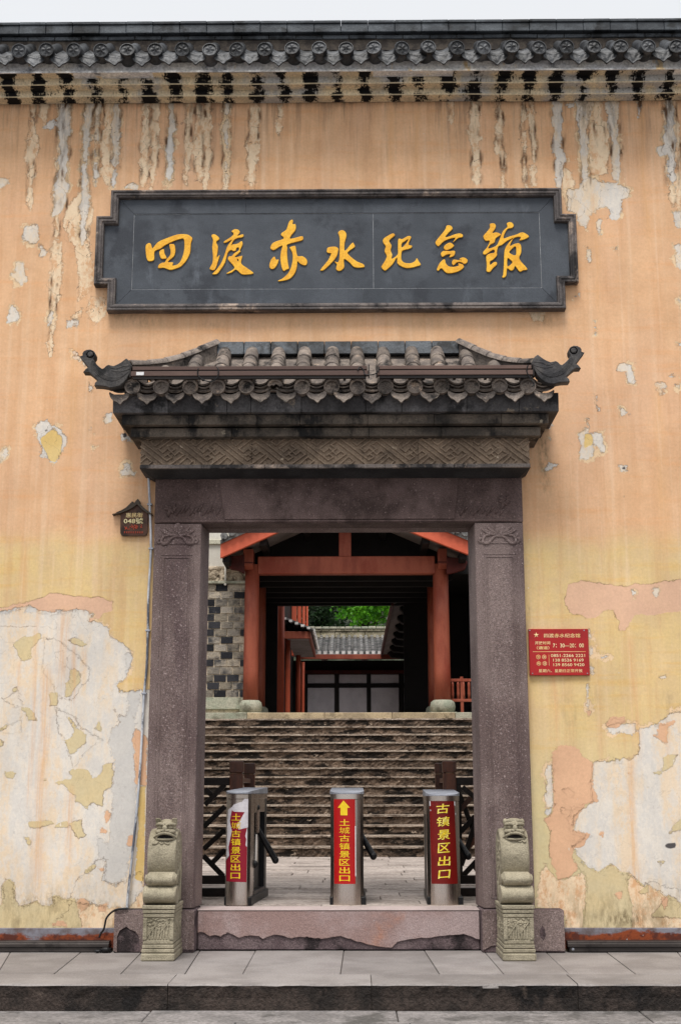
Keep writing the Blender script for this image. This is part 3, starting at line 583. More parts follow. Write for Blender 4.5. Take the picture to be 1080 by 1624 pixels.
# ------------------------------------------------------------------ corbelled cornice under the coping
def cornice_material():
    s = N('sooty_lime_cornice'); x = s.z()
    n = s.noise(5, 7, .65, (.6,1,1))
    base = s.mix(s.ramp(n, .38, .62), C(228,210,176), C(196,182,156))
    base = s.mix(s.ramp(s.noise(2.2, 5, .6, (1,1,.4), off=4), .48, .62), base, C(178,176,172))
    base = s.mix(s.ramp(s.noise(30, 5, .6, (2.5,1,.4), off=2), .56, .7, 0, .5), base, C(96,84,66))
    sp = (P(560,77,-.5).x-P(516,77,-.5).x)
    wv = s.math('SINE', s.math('ADD', s.math('MULTIPLY', x[0], 2*math.pi/sp), s.math('MULTIPLY', s.noise(1.1, 3, .5, (1,1,.1), off=6), 3.0)))
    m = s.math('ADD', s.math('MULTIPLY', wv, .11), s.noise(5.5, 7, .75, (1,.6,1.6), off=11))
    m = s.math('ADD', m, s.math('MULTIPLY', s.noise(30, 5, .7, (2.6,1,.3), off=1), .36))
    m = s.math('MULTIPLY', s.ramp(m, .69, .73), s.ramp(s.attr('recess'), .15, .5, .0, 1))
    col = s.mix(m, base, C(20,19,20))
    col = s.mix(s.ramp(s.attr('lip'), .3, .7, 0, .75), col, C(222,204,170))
    col = s.mix(1.0, col, s.grey(s.ramp(s.noise(50, 5, .65), .3, .7, .8, 1.2)), 'MULTIPLY')
    return s.out(col, .85, 0, s.bump(s.noise(30, 6, .65), .006), .2)
MC = cornice_material()
def band(prof, name, label=None):
    "prof: (y, z, recess, lip) from bottom to top, extruded along x with a little wander"
    X = np.arange(-8, 8.01, .1 ); vs = []; rc = []; lp = []
    for k, xx in enumerate(X):
        for (y, z, r1, l1) in prof:
            vs.append((xx, y+.003*math.sin(xx*5+z*9), z+.003*math.sin(xx*2.1))); rc.append(r1); lp.append(l1)
    n = len(prof)
    fs = [(k*n+i, (k+1)*n+i, (k+1)*n+i+1, k*n+i+1) for k in range(len(X)-1) for i in range(n-1)]
    me = bpy.data.meshes.new(name); me.from_pydata(vs, [], fs); me.validate()
    a = me.attributes.new('recess', 'FLOAT', 'POINT'); a.data.foreach_set('value', rc)
    a = me.attributes.new('lip', 'FLOAT', 'POINT'); a.data.foreach_set('value', lp)
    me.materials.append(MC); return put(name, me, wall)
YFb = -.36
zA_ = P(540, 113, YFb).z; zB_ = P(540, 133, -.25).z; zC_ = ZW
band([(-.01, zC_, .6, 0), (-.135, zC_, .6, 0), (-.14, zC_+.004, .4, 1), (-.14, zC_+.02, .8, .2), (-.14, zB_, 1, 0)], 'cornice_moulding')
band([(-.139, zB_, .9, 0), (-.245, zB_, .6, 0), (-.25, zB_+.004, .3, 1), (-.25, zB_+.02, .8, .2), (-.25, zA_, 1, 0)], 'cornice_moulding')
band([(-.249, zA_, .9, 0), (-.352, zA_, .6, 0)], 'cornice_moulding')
def board_material():
    return mat('whitened_slate_fascia', C(214,215,217), C(234,230,222), 3, (.7,1,1.2), bs=40, dirt=C(112,116,124), ds=3.4, dlo=.56, dhi=.68, dirt2=C(226,200,156), d2s=4, d2lo=.6, d2hi=.68, d2st=(1,1,.4), rand=0, rough=.8, bd=.006)
zr = P(540, 77, -.52).z
b = MB(); b.box(-8, 8, YFb, .1, zA_+.002, zr-.02); b.box(-8, 8, YFb-.008, YFb, zA_-.004, zA_+.016); b.build('fascia_board', board_material(), wall)

# ------------------------------------------------------------------ tiles
def disc_relief(r, y, petals, deep=.011):
    rr = [0, .12, .25, .4, .55, .68, .74, .8, .86, .95, 1]; seg = 30; vs = []; fs = []
    for k, q in enumerate(rr):
        for a in range(seg):
            t = 2*math.pi*a/seg
            hgt = 0
            if q < .7: hgt = deep*(.5+.5*math.cos(petals*t))*(math.sin(q/.7*math.pi)) + (deep*.8 if q < .2 else 0)
            if .72 < q < .78: hgt = deep*.2
            if q >= .84: hgt = deep*1.1
            if q >= 1: hgt = deep*.3
            vs.append((r*q*math.cos(t), y-hgt, r*q*math.sin(t)))
    for k in range(len(rr)-1):
        for a in range(seg):
            fs.append((k*seg+a, k*seg+(a+1)%seg, (k+1)*seg+(a+1)%seg, (k+1)*seg+a))
    return vs, fs
def round_tile_mesh(name, m, r=.064, length=.3, petals=6):
    "round tile with its stamped end at the origin facing -Y, its barrel running to +Y"
    b = MB(); vs, fs = disc_relief(r, 0, petals); b.add(vs, fs)
    seg = 30; vs = []
    for y, q in ((0, 1), (.03, 1.0), (.034, .95), (length, .9)):
        for a in range(seg):
            t = 2*math.pi*a/seg; vs.append((r*q*math.cos(t), y, r*q*math.sin(t)))
    b.add(vs, [(k*seg+a, k*seg+(a+1)%seg, (k+1)*seg+(a+1)%seg, (k+1)*seg+a) for k in range(3) for a in range(seg)])
    me = b.mesh(name, m, True)
    try: me.set_sharp_from_angle(angle=R(50))
    except Exception: pass
    return me
def drip_tile_mesh(name, m, wd=.2, h=.12):
    "shield-shaped drip end facing -Y, top middle at the origin"
    nu, nv = 20, 8; vs = []; fs = []
    for side in (0, 1):
        for jv in range(nv+1):
            for iu in range(nu+1):
                u = iu/nu*2-1; v = jv/nv
                top = -.040*(1-u*u)
                bot = -h*(.46+.54*(1-abs(u)**1.25)) - .007*math.cos(u*math.pi*3)*(1-abs(u)**2)+.007
                if abs(u) > .85: bot += h*.22*((abs(u)-.85)/.15)**2
                if abs(u) > .8: bot = min(bot, top-.012)
                z = top+(bot-top)*v
                rim = max(0, 1-min(1-abs(u), v*1.1+.02, (1-v)*.9+.02)*9)
                rel = .009*rim + .008*max(0, math.sin(u*7)*math.sin(v*7+u*u*4))*(1-rim) + (.006*math.exp(-((u/.16)**2+((v-.55)/.22)**2)))
                vs.append((u*wd/2, (-.012-rel if side == 0 else 0)-.25*(top-z)*0-.02*v, z))
    n = (nu+1)*(nv+1)
    for jv in range(nv):
        for iu in range(nu):
            a = jv*(nu+1)+iu
            fs.append((a, a+1, a+nu+2, a+nu+1)); fs.append((n+a, n+a+nu+1, n+a+nu+2, n+a+1))
    for iu in range(nu):
        a = iu; fs.append((a, n+a, n+a+1, a+1)); a = nv*(nu+1)+iu; fs.append((a, a+1, n+a+1, n+a))
    for jv in range(nv):
        a = jv*(nu+1); fs.append((a, a+nu+1, n+a+nu+1, n+a)); a += nu; fs.append((a, n+a, n+a+nu+1, a+nu+1))
    return MB().add(vs, fs).mesh(name, m, True)
def barrel_mesh(name, m, r=.062, length=.24):
    seg = 12; vs = []
    for y, q in ((0, 1.0), (.012, 1.06), (.03, 1.03), (length, .9)):
        for rr in (r*q,):
            for a in range(seg+1):
                t = math.pi*a/seg; vs.append((rr*math.cos(t), y, rr*math.sin(t)))
    n = seg+1; fs = [(k*n+a, k*n+a+1, (k+1)*n+a+1, (k+1)*n+a) for k in range(3) for a in range(seg)]
    o = len(vs)
    for a in range(seg+1):
        t = math.pi*a/seg; vs.append((r*.78*math.cos(t), 0, r*.78*math.sin(t)))
    fs += [(a, o+a, o+a+1, a+1) for a in range(seg)]
    return MB().add(vs, fs).mesh(name, m, True)
def pan_mesh(name, m, wd=.2, length=.2, sag=.04, th=.012):
    seg = 8; vs = []
    for y in (0, length):
        for off in (0, -th):
            for a in range(seg+1):
                u = a/seg*2-1; vs.append((u*wd/2, y, -sag*(1-u*u)+off+(.012 if y == 0 else 0)))
    n = seg+1; fs = []
    for a in range(seg):
        fs += [(a, a+1, 2*n+a+1, 2*n+a), (n+a, 3*n+a, 3*n+a+1, n+a+1), (a, n+a, n+a+1, a+1)]
    return MB().add(vs, fs).mesh(name, m, True)
TRw = round_tile_mesh('round_end_tile', 'rooftop', .076, .34, 5)
TDw = drip_tile_mesh('drip_tile', 'rooftop', .222, .165)
sp = .2695
X0 = P(550, 77, -.5).x
ang = R(38); zd_ = P(540, 86, -.46).z; hd_ = (zd_-P(540, 107, -.46).z)*.98
BRw = barrel_mesh('barrel_tile', 'rooftop', .064, .26)
PNw = pan_mesh('pan_tile', 'rooftop', .21, .5, .045)
for k in range(-15, 16):
    x = X0+k*sp+rng.uniform(-.008,.008)
    if abs(x) > 4.3: continue
    o = put('round_end_tile', TRw, wall, (x, -.52+rng.uniform(-.01,.01), zr+rng.uniform(-.006,.006)+.0015*x), (rng.uniform(-.03,.03)+.12, rng.uniform(-3,3), rng.uniform(-.04,.04)))
    put('barrel_tile', BRw, wall, (x, -.5+.12, zr+.05), (ang, 0, 0), (1,1.5,1))
    put('drip_tile', TDw, wall, (x+sp/2+rng.uniform(-.010,.010), -.455+rng.uniform(-.012,.012), zd_+.03+rng.uniform(-.008,.008)), (rng.uniform(-.08,.08)-.02, rng.uniform(-.07,.07), rng.uniform(-.09,.09)))
    put('pan_tile', PNw, wall, (x+sp/2, -.45, zd_+.035), (ang, 0, 0))
b = MB(); b.prismx([(-.42, zr-.045), (-.05, zr+.25), (.5, zr+.25), (.9, zr-.045)], -8, 8); b.build('roof_deck', 'rooftop', wall)
z1 = P(540, 61, -.11).z; z2 = P(540, 50.5, -.15).z; z3 = P(540, 31, -.13).z
LR = MB().box(-.208, .208, -.105, .5, 0, z2-z1-.006).mesh('low_ridge_tile', 'ridge')
b = MB(); h_ = z3-z2
b.box(-.132, .132, -.15, .5, 0, h_*.62); b.box(-.132, .132, -.162, .5, h_*.62, h_*.84); b.box(-.132, .132, -.12, .5, h_*.84, h_)
UR = b.mesh('ridge_tile', 'ridge')
spr = P(604.5,40,-.13).x-P(562,40,-.13).x
for k in range(-20, 21):
    x = P(562, 40, -.13).x+k*spr
    if abs(x) < 4.4:
        bev(put('ridge_tile', UR, wall, (x, rng.uniform(-.003,.003), z2), (0, rng.uniform(-.006,.006), 0), (spr/.2665,1,1)), .006)
    x = P(575, 55, -.16).x+k*spr*1.0
    if abs(x) < 4.4: bev(put('low_ridge_tile', LR, wall, (x, rng.uniform(-.004,.004), z1+rng.uniform(-.002,.002)), (0, rng.uniform(-.01,.01), 0), (spr/.425,1,1)), .006)
b = MB(); b.box(-8, 8, -.09, .45, z1-.12, z3-.05); b.build('ridge_core', 'gap', wall)
for x0, x1 in ((-8, -4.5), (4.5, 8)):
    MB().box(x0, x1, -.13, .5, z1, z3).build('ridge_run', 'ridge', wall)

# ------------------------------------------------------------------ stone doorway
gate = thing('stone_doorway', 'purple sandstone doorway with carved capitals, wide lintel and raised threshold', 'doorway', (0, -.05, 0))
ZP = P(250, 1443, -.16).z       # top of the plinth blocks
YJ = -.10                        # front of the jambs
dj = .42
for sgn, xo, xi in ((-1, XJL, XOL), (1, XJR, XOR)):
    xb = xi - sgn*.035*-1 if False else xi - sgn*.03
    j = MB().prismz([(xo, YJ), (xi, YJ), (xb, YJ+dj), (xo, YJ+dj)], ZP+.006, ZL0-.004).build('jamb', 'purple', gate, bevel=.006)
    lab(j, 'left jamb with carved bud capital and long sunk panel' if sgn < 0 else 'right jamb with carved leaf capital and long sunk panel')
    # sunk panel frame: two raised loops and a raised field
    a, c = min(xo, xi), max(xo, xi); zt = P(540, 879, YJ).z; zb = P(540, 1424, YJ).z
    b = MB()
    for ins, wd, pr in ((.07, .014, .005), (.1, .008, .007)):
        l_, r_2, t_, bt = a+ins, c-ins, zt-(ins-.07), zb+(ins-.07)
        b.bar((l_, bt), (l_, t_), wd, pr, YJ+.001); b.bar((r_2, bt), (r_2, t_), wd, pr, YJ+.001)
        b.bar((l_+wd/2, t_), (r_2-wd/2, t_), wd, pr, YJ+.001); b.bar((l_+wd/2, bt), (r_2-wd/2, bt), wd, pr, YJ+.001)
    b.build('panel_moulding', 'purple', j, bevel=.002)
    MB().box(a+.115, c-.115, YJ-.004, YJ+.002, zb+.045, zt-.045).build('panel_field', 'purple', j, bevel=.003)
    # carved capital
    W_ = c-a; cxm = (a+c)/2; ztop = ZL0-.01
    K = lambda x, y: (cxm+(x-540)/1000*W_, YJ-.002, ztop-(y-790)/1000*W_*.98)
    b = MB()
    for m_ in (-1, 1):
        q = lambda pts: smoothcurve([K(540+m_*(x-540), y) for x, y in pts], 4, False)
        for pts, r0 in (([(180,920),(300,1000),(400,1030),(530,1040)], .010), ([(180,920),(310,960),(430,1015),(530,1035)], .008), ([(290,860),(350,930),(440,985),(520,1020)], .009), ([(330,880),(400,940),(500,1005)], .007),
                        ([(540,1085),(480,1068),(410,1105),(330,1200),(250,1225),(200,1180),(215,1110),(270,1050),(350,1035)], .012), ([(200,1190),(140,1200),(120,1150),(165,1110),(195,1120)], .010), ([(160,1000),(180,1060),(200,1100)], .008), ([(240,1060),(300,1045),(350,1050)], .010),
                        ([(420,1110),(380,1160),(340,1210),(540,1215)], .006)):
            pp = q(pts); n = len(pp); b.tube(pp, [r0*1.5*(.35+.65*math.sin(math.pi*(i+.6)/(n+.4))) for i in range(n)], 6, .8)
    b.ball(K(560, 930), .052, (1, .28, 1.1), 14, 8); b.ball(K(540,1050), .02, (1, .5, 1))
    if sgn < 0: b.ball(K(540, 900), .05, (.8, .35, 1.25), 14, 8)
    b.build('carved_capital', 'purple', j, smooth=True)
    MB().box(a+.004, c-.004, YJ-.003, YJ+.002, K(0,1236)[2]-.0, K(0,1236)[2]+.006).build('capital_fillet', 'purple', j)
# lintel
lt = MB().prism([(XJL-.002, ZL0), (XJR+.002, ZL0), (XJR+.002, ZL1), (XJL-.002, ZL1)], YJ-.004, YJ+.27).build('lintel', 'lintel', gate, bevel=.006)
cl, cr_ = P(357, 824, YJ).x, P(720, 824, YJ).x; tl, tr = P(346, 757, YJ).x, P(729, 757, YJ).x
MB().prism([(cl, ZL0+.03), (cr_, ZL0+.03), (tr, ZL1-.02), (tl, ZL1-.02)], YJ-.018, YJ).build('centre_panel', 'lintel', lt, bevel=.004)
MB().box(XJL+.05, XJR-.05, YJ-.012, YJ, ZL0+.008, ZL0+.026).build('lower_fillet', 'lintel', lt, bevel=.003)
MB().box(XJL+.03, XJR-.03, YJ+.05, YJ+.5, ZL0+.005, ZL1).build('lintel_backing', 'purple', lt)
for sgn, fx, fy in ((-1, 272, 808), (1, 800, 795)):
    b = MB(); c0 = P(fx, fy, YJ-.006)
    for k in range(9):
        t = 2*math.pi*k/9+.3; L_ = .085*(.7+.3*math.sin(k*2.3))
        pts = [(c0.x+math.cos(t)*L_*u+.012*math.sin(u*3+k)*math.sin(t), c0.y-.002, c0.z+math.sin(t)*L_*u*.9) for u in (.15,.4,.7,1)]
        b.tube(pts, [.009,.018,.015,.004], 6, .8)
    for k in range(10):
        t0 = P(fx+sgn*-1*(-18)+sgn*-1*k*7.5 if False else fx-sgn*(8+k*7), 818-(k%3)*3, YJ-.006)
        b.tube([(t0.x, t0.y, t0.z), (t0.x+.02, t0.y-.002, t0.z+.04), (t0.x+.05, t0.y, t0.z+.07+.02*(k%2))], [.006,.012,.004], 6, .8)
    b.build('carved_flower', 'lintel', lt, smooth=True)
# plinth blocks and threshold
for sgn in (-1, 1):
    xo = XPL if sgn < 0 else XPR
    xi = XOL if sgn < 0 else XOR
    xi2 = xi + sgn*-1*(.03) if False else xi + (.025 if sgn < 0 else -.025)
    p = MB().box(min(xo,xi2), max(xo,xi2), -.16, .3, 0, ZP).build('plinth_block', 'purple_dark', gate, bevel=.012)
    lab(p, 'left plinth block with a broken patch of facing' if sgn < 0 else 'right plinth block with a dark chipped scar')
    a, c = min(xo, xi2), max(xo, xi2)
    # thin facing coat with a broken lower edge
    if sgn < 0:
        pat = [(P(213+x/5.68*1.0, 1443, -.16).x, 0) for x in ()]
        def q(x, y): v = P(150+x/5.68, 1280+y/5.68, -.165); return (v.x, v.z)
        f1 = [(a+.004, ZP-.004), (a+.004, .02)] + [q(*t) for t in ((205,1310),(205,1170),(230,1110),(290,1075),(320,1100),(370,1120),(400,1160),(412,1230),(412,1310))] + [(P(228,1500,-.165).x, .02), (P(228,1450,-.165).x, ZP-.004)]
        MB().prism(f1, -.17, -.159).build('facing_coat', 'purple', p)
        MB().box(P(228,1450,-.165).x+.004, c-.003, -.17, -.159, .03, ZP-.004).build('facing_coat', 'purple', p)
    else:
        def q(x, y): v = P(740+x/5.68, 1280+y/5.68, -.165); return (v.x, v.z)
        f1 = [(a+.003, ZP-.004), (a+.003, q(150,1290)[1]), q(175,1275), q(215,1250), q(262,1245), q(262,1310), (P(851,1500,-.165).x, .02), (c-.004, .02), (c-.004, ZP-.004)]
        MB().prism(f1, -.17, -.159).build('facing_coat', 'purple', p)
        MB().prism([q(*t) for t in ((655,1110),(680,1065),(700,1100),(710,1160),(690,1200),(660,1170))], -.1715, -.169).build('chipped_scar', 'purple_dark', p)
xa, xb_ = XOL+.028, XOR-.028
th = MB().box(xa, xb_, .02, .30, 0, ZT).build('threshold_stone', 'purple_dark', gate, bevel=.012)
wl = [(313+x/5.4*1.0, 1340+y/5.4) for x, y in ()]
def tq(px, py): v = P(px, py, .01); return (v.x, v.z)
wav = [tq(300+x/5.4, 1340+y/5.4) for x, y in ((75,755),(110,745),(180,780),(225,770),(270,785),(330,752),(430,795),(520,775),(590,778),(628,805),(720,770),(790,778),(860,800),(940,790),(1010,788),(1080,800))]
wav += [tq(500+x, y) for x, y in ((12,1489),(40,1484),(62,1492),(80,1497),(108,1502),(122,1503),(130,1494),(150,1489),(185,1487),(210,1483),(235,1482),(262,1490))]
wav[0] = (xa+.004, wav[0][1]); wav[-1] = (xb_-.004, wav[-1][1])
wav2 = []
for i in range(len(wav)-1):
    for k in range(4):
        t = k/4; wav2.append((wav[i][0]*(1-t)+wav[i+1][0]*t, wav[i][1]*(1-t)+wav[i+1][1]*t+rng.uniform(-.004,.004)))
wav2.append(wav[-1])
MB().prism([(xb_-.004, ZT-.012), (xa+.004, ZT-.012)]+wav2, .006, .022).build('facing_coat', 'purple_light', th, bevel=.003)
MB().box(xa-.002, xb_+.002, .0, .31, ZT-.012, ZT+.003).build('threshold_cap', mat('worn_threshold_top', C(178,162,158), C(160,146,142), 2, rand=0, speck=.1, bs=60), th, bevel=.006)

# ------------------------------------------------------------------ canopy over the doorway
can = thing('gate_canopy', 'small hipped roof of dark clay tiles with upturned corners over the doorway', 'canopy', (0, -.3, ZL1))
def layer(name, pxl, pxr, y_top, y_bot, Y, m, joints=(), back=.02, slope=0, cut=0.0):
    "a course of brick of the corbelled canopy, split at its joints, sides returning to the wall"
    zt, zb = P(540, y_top, Y).z, P(540, y_bot, Y).z
    ym = (y_top+y_bot)/2
    xs_ = [P(pxl, ym, Y).x] + [P(j, ym, Y).x for j in joints] + [P(pxr, ym, Y).x]
    for a, c in zip(xs_[:-1], xs_[1:]):
        o = MB().prismx([(back, zb), (back, zt), (Y, zt), (Y+slope, zb)], a+.0015, c-.0015).build(name, m, can, bevel=.004)
    return zt, zb
YF = -.35
# slab under the fret band
z_a, z_b = P(540, 742, YF).z, P(540, 757, -.12).z
xl, xr = P(222, 740, YF).x, P(841, 738, YF).x
b = MB(); xl2, xr2 = P(243, 760, -.12).x, P(823, 760, -.12).x
b.add([(xl,YF,z_a),(xr,YF,z_a),(xr,.02,z_a),(xl,.02,z_a),(xl2,-.14,z_b-.01),(xr2,-.14,z_b-.01),(xr2,.02,z_b-.01),(xl2,.02,z_b-.01)],
      [(0,1,2,3),(7,6,5,4),(4,5,1,0),(5,6,2,1),(6,7,3,2),(7,4,0,3)])
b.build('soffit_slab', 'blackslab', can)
layer('lip_course', 222, 841, 736, 742, YF-.012, 'frame', (320, 420, 505, 610, 720))
# fret band
zf1, zf0 = P(540, 694, YF).z, P(540, 736.5, YF).z
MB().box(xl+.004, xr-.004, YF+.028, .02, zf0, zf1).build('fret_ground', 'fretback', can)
per = P(604, 716, YF).x-P(540, 716, YF).x; hb = zf1-zf0
FR = [([(92,152),(162,106),(590,398)],1), ([(215,66),(630,345),(700,308),(652,272)],1), ([(440,62),(390,110),(460,158),(600,62)],1), ([(705,62),(505,197),(572,243),(640,190),(742,275),(808,228),(878,272),(675,402)],1),
      ([(672,152),(742,200),(612,285)],1), ([(790,402),(920,300),(1000,355),(940,402)],1), ([(325,62),(350,82),(380,62)],1), ([(142,62),(660,402)],.0), ([(1010,402),(1030,388),(1050,402)],1), ([(262,62),(300,88)],0)]
def clipseg(p, q, x0, x1, z0, z1):
    t0, t1 = 0.0, 1.0; dx, dz = q[0]-p[0], q[1]-p[1]
    for pp, qq in ((-dx, p[0]-x0), (dx, x1-p[0]), (-dz, p[1]-z0), (dz, z1-p[1])):
        if abs(pp) < 1e-12:
            if qq < 0: return None
        else:
            r2 = qq/pp
            if pp < 0: t0 = max(t0, r2)
            else: t1 = min(t1, r2)
    if t0 >= t1-1e-4: return None
    return (p[0]+dx*t0, p[1]+dz*t0), (p[0]+dx*t1, p[1]+dz*t1)
npan = 7; pw = (xr-xl-.008)/npan
for ip in range(npan):
    x0, x1 = xl+.004+ip*pw+.0015, xl+.004+(ip+1)*pw-.0015
    b = MB(); cnt = 0
    b.box(x0, x1, YF+.018, YF+.03, zf0+.001, zf1-.001)
    for rep in range(-2, 13):
        for pts, on in FR:
            if not on: continue
            ww = [(xl-.1+rep*per+(x-90)/580*per*1.0, zf1-(y-62)/340*hb) for x, y in pts]
            for p, q in zip(ww[:-1], ww[1:]):
                r1 = clipseg(p, q, x0, x1, zf0, zf1)
                if not r1: continue
                p, q = Vector(r1[0]), Vector(r1[1]); t = (q-p)
                if t.length < .006: continue
                t.normalize(); p = p-t*.006; q = q+t*.006
                nn = Vector((-t.y, t.x)); cnt += 1; yo = (cnt%11)*.0004
                for wd, y_f, y_b in ((.0145, YF+.006-yo, YF+.02),(.0085, YF-yo, YF+.0063)):
                    c = [p+nn*wd/2, p-nn*wd/2, q-nn*wd/2, q+nn*wd/2]
                    b.prism([(v.x, v.y) for v in c], y_f, y_b)
    b.build('carved_fret_panel', 'fret', can)
layer('upper_lip_course', 222, 841, 691, 695, YF-.01, 'corbel', (400, 600))
layer('corbel_course', 207, 857, 678, 691.5, YF-.09, 'corbel', (368, 585, 700), slope=.01)
layer('shadow_course', 212, 852, 671, 678, YF-.045, 'corbel', ())
layer('corbel_course', 193, 870, 657, 672, YF-.17, 'corbel', (300, 408, 476, 583, 688, 795), slope=.012)
layer('shadow_course', 198, 864, 651, 657, YF-.11, 'corbel', ())
YE = YF-.25
zt_e, zb_e = layer('eave_board', 179, 886, 624, 652.5, YE, 'eaveboard', (267, 360, 398, 478, 580, 637, 740, 823), slope=.02)
# roof planes
YR = -.66                                             # plane of the stamped tile ends
ze = P(540, 613, YR).z                                # centre of the stamped ends
zr2 = P(540, 560, -.06).z; ztopr = P(540, 541, -.06).z
alpha = math.atan2(zr2-(ze+.0), (-.06-YR)); slen = math.hypot(zr2-ze, -.06-YR)
RL, RR = P(345, 550, -.06).x, P(727, 548, -.06).x
CL, CRR = P(196, 600, YR).x, P(862, 600, YR).x
b = MB()
b.add([(CL,YR+.03,ze-.03),(CRR,YR+.03,ze-.03),(RR,-.02,zr2-.02),(RL,-.02,zr2-.02),(CL,.02,ze-.03),(CRR,.02,ze-.03)], [(0,1,2,3),(0,3,4),(1,5,2),(0,4,5,1),(3,2,5,4)])
b.build('roof_deck', 'tilebrown', can)
TR2 = round_tile_mesh('round_end_tile', 'tilebrown', .073, .16, 6); TD2 = drip_tile_mesh('drip_tile', 'tilebrown', .190, .135)
BR2 = barrel_mesh('barrel_tile', 'tilebrown', .069, .225); PN2 = pan_mesh('pan_tile', 'tilebrown', .2, .22, .04)
xe = [211,256,302,345,391,436,479,526,567,611,658,700,748,792,837]
ex = [P(x, 613, YR).x for x in xe]
def hipt(x):
    "how far up the slope (0..1) the column at x can run"
    if x < RL: return max(0.0, (x-CL)/(RL-CL))
    if x > RR: return max(0.0, (CRR-x)/(CRR-RR))
    return 1.0
nseg = 4
su = Vector((0, math.cos(alpha), math.sin(alpha)))
for k, x in enumerate(ex):
    e0 = Vector((x, YR, ze)); broken = (k == 5)
    if not broken: put('round_end_tile', TR2, can, e0+Vector((0, rng.uniform(-.01,.01), rng.uniform(-.006,.006))), (rng.uniform(-.06,.08), rng.uniform(-3,3), rng.uniform(-.05,.05)))
    else:
        b = MB(); outl = [(.066*math.cos(t), .066*math.sin(t)) for t in [math.pi*i/12 for i in range(13)]]+[(-.05,-.012),(-.03,.006),(-.01,.0),(.012,.016),(.03,.004),(.045,-.01)]
        b.prism(outl, -.014, .004); m_ = b.mesh('broken_end_tile', 'tilebrown'); lab(put('broken_end_tile', m_, can, e0+Vector((0,0,.01))), 'broken end tile with its lower half missing')
    h = hipt(x)
    L_ = slen*h
    if L_ < .1: continue
    n = max(1, round(L_/(slen/nseg)))
    for q in range(n):
        put('barrel_tile', BR2, can, e0+su*(L_*q/n)+Vector((rng.uniform(-.004,.004), 0, .004)), (alpha+rng.uniform(-.02,.02), 0, rng.uniform(-.02,.02)), (1, L_/n/.215, 1))
dxs = [190,233,277,322,366,412,455,502,544.5,590,635,681,726,770,816,862]
for k, pxx in enumerate(dxs):
    x = P(pxx, 625, YR).x
    put('drip_tile', TD2, can, (x, YR+.03+rng.uniform(-.006,.006), ze-.030), (rng.uniform(-.08,.08)-.06, rng.uniform(-.08,.08), rng.uniform(-.1,.1)))
    L_ = slen*min(1, hipt(x)); n = max(1, round(L_/(slen/nseg)))
    for q in range(n):
        put('pan_tile', PN2, can, Vector((x, YR+.02, ze-.012))+su*(L_*q/n), (alpha, 0, rng.uniform(-.02,.02)), (1, max(.5, L_/n/.21), 1))
    for q in (1, 2):   # doubled lower courses showing between the round ends
        put('pan_tile', PN2, can, Vector((x, YR+.03-.012*q, ze+.008+.026*q)), (.25, 0, rng.uniform(-.03,.03)), (.86, .7, 1))
# ridge slabs
nr = 9; rw = (RR-RL)/nr
for k in range(nr):
    x0 = RL+k*rw
    MB().prismx([(-.10, zr2-.02), (-.06, ztopr), (.02, ztopr), (.02, zr2-.02)], x0+.002, x0+rw-.002).build('ridge_slab', 'ridge', can, bevel=.005)
# hips
HT = barrel_mesh('hip_tile', 'tilebrown', .058, .26)
for A, B in ((Vector((P(207,581,YR+.1).x, YR+.1, P(207,581,YR+.1).z)), Vector((RL, -.06, ztopr-.03))), (Vector((P(850,578,YR+.1).x, YR+.1, P(850,578,YR+.1).z)), Vector((RR, -.06, ztopr-.03)))):
    n = 5; hip = []
    for q in range(n+1):
        t_ = q/n; v = A.lerp(B, t_); v.z -= .075*math.sin(math.pi*t_)*(1-.3*t_); hip.append(v)
    for q in range(n):
        d = hip[q+1]-hip[q]; yaw_ = math.atan2(d.y, d.x)-math.pi/2; pit = math.atan2(d.z, math.hypot(d.x, d.y))
        o = put('hip_tile', HT, can, hip[q]); o.rotation_euler = Euler((pit, 0, yaw_), 'XYZ'); o.scale = (1, d.length/.25, 1)
    b = MB()
    for q in range(n):
        p0, p1 = hip[q], hip[q+1]; w_ = Vector((0, .035, 0))
        b.add([p0-w_, p1-w_, p1-w_-Vector((0,0,.24)), p0-w_-Vector((0,0,.1+.14*q/n)), p0+w_, p1+w_, p1+w_-Vector((0,0,.24)), p0+w_-Vector((0,0,.1+.14*q/n))], [(0,1,2,3),(7,6,5,4),(0,4,5,1),(3,2,6,7)])
    b.build('hip_bedding', 'tilebrown', can)
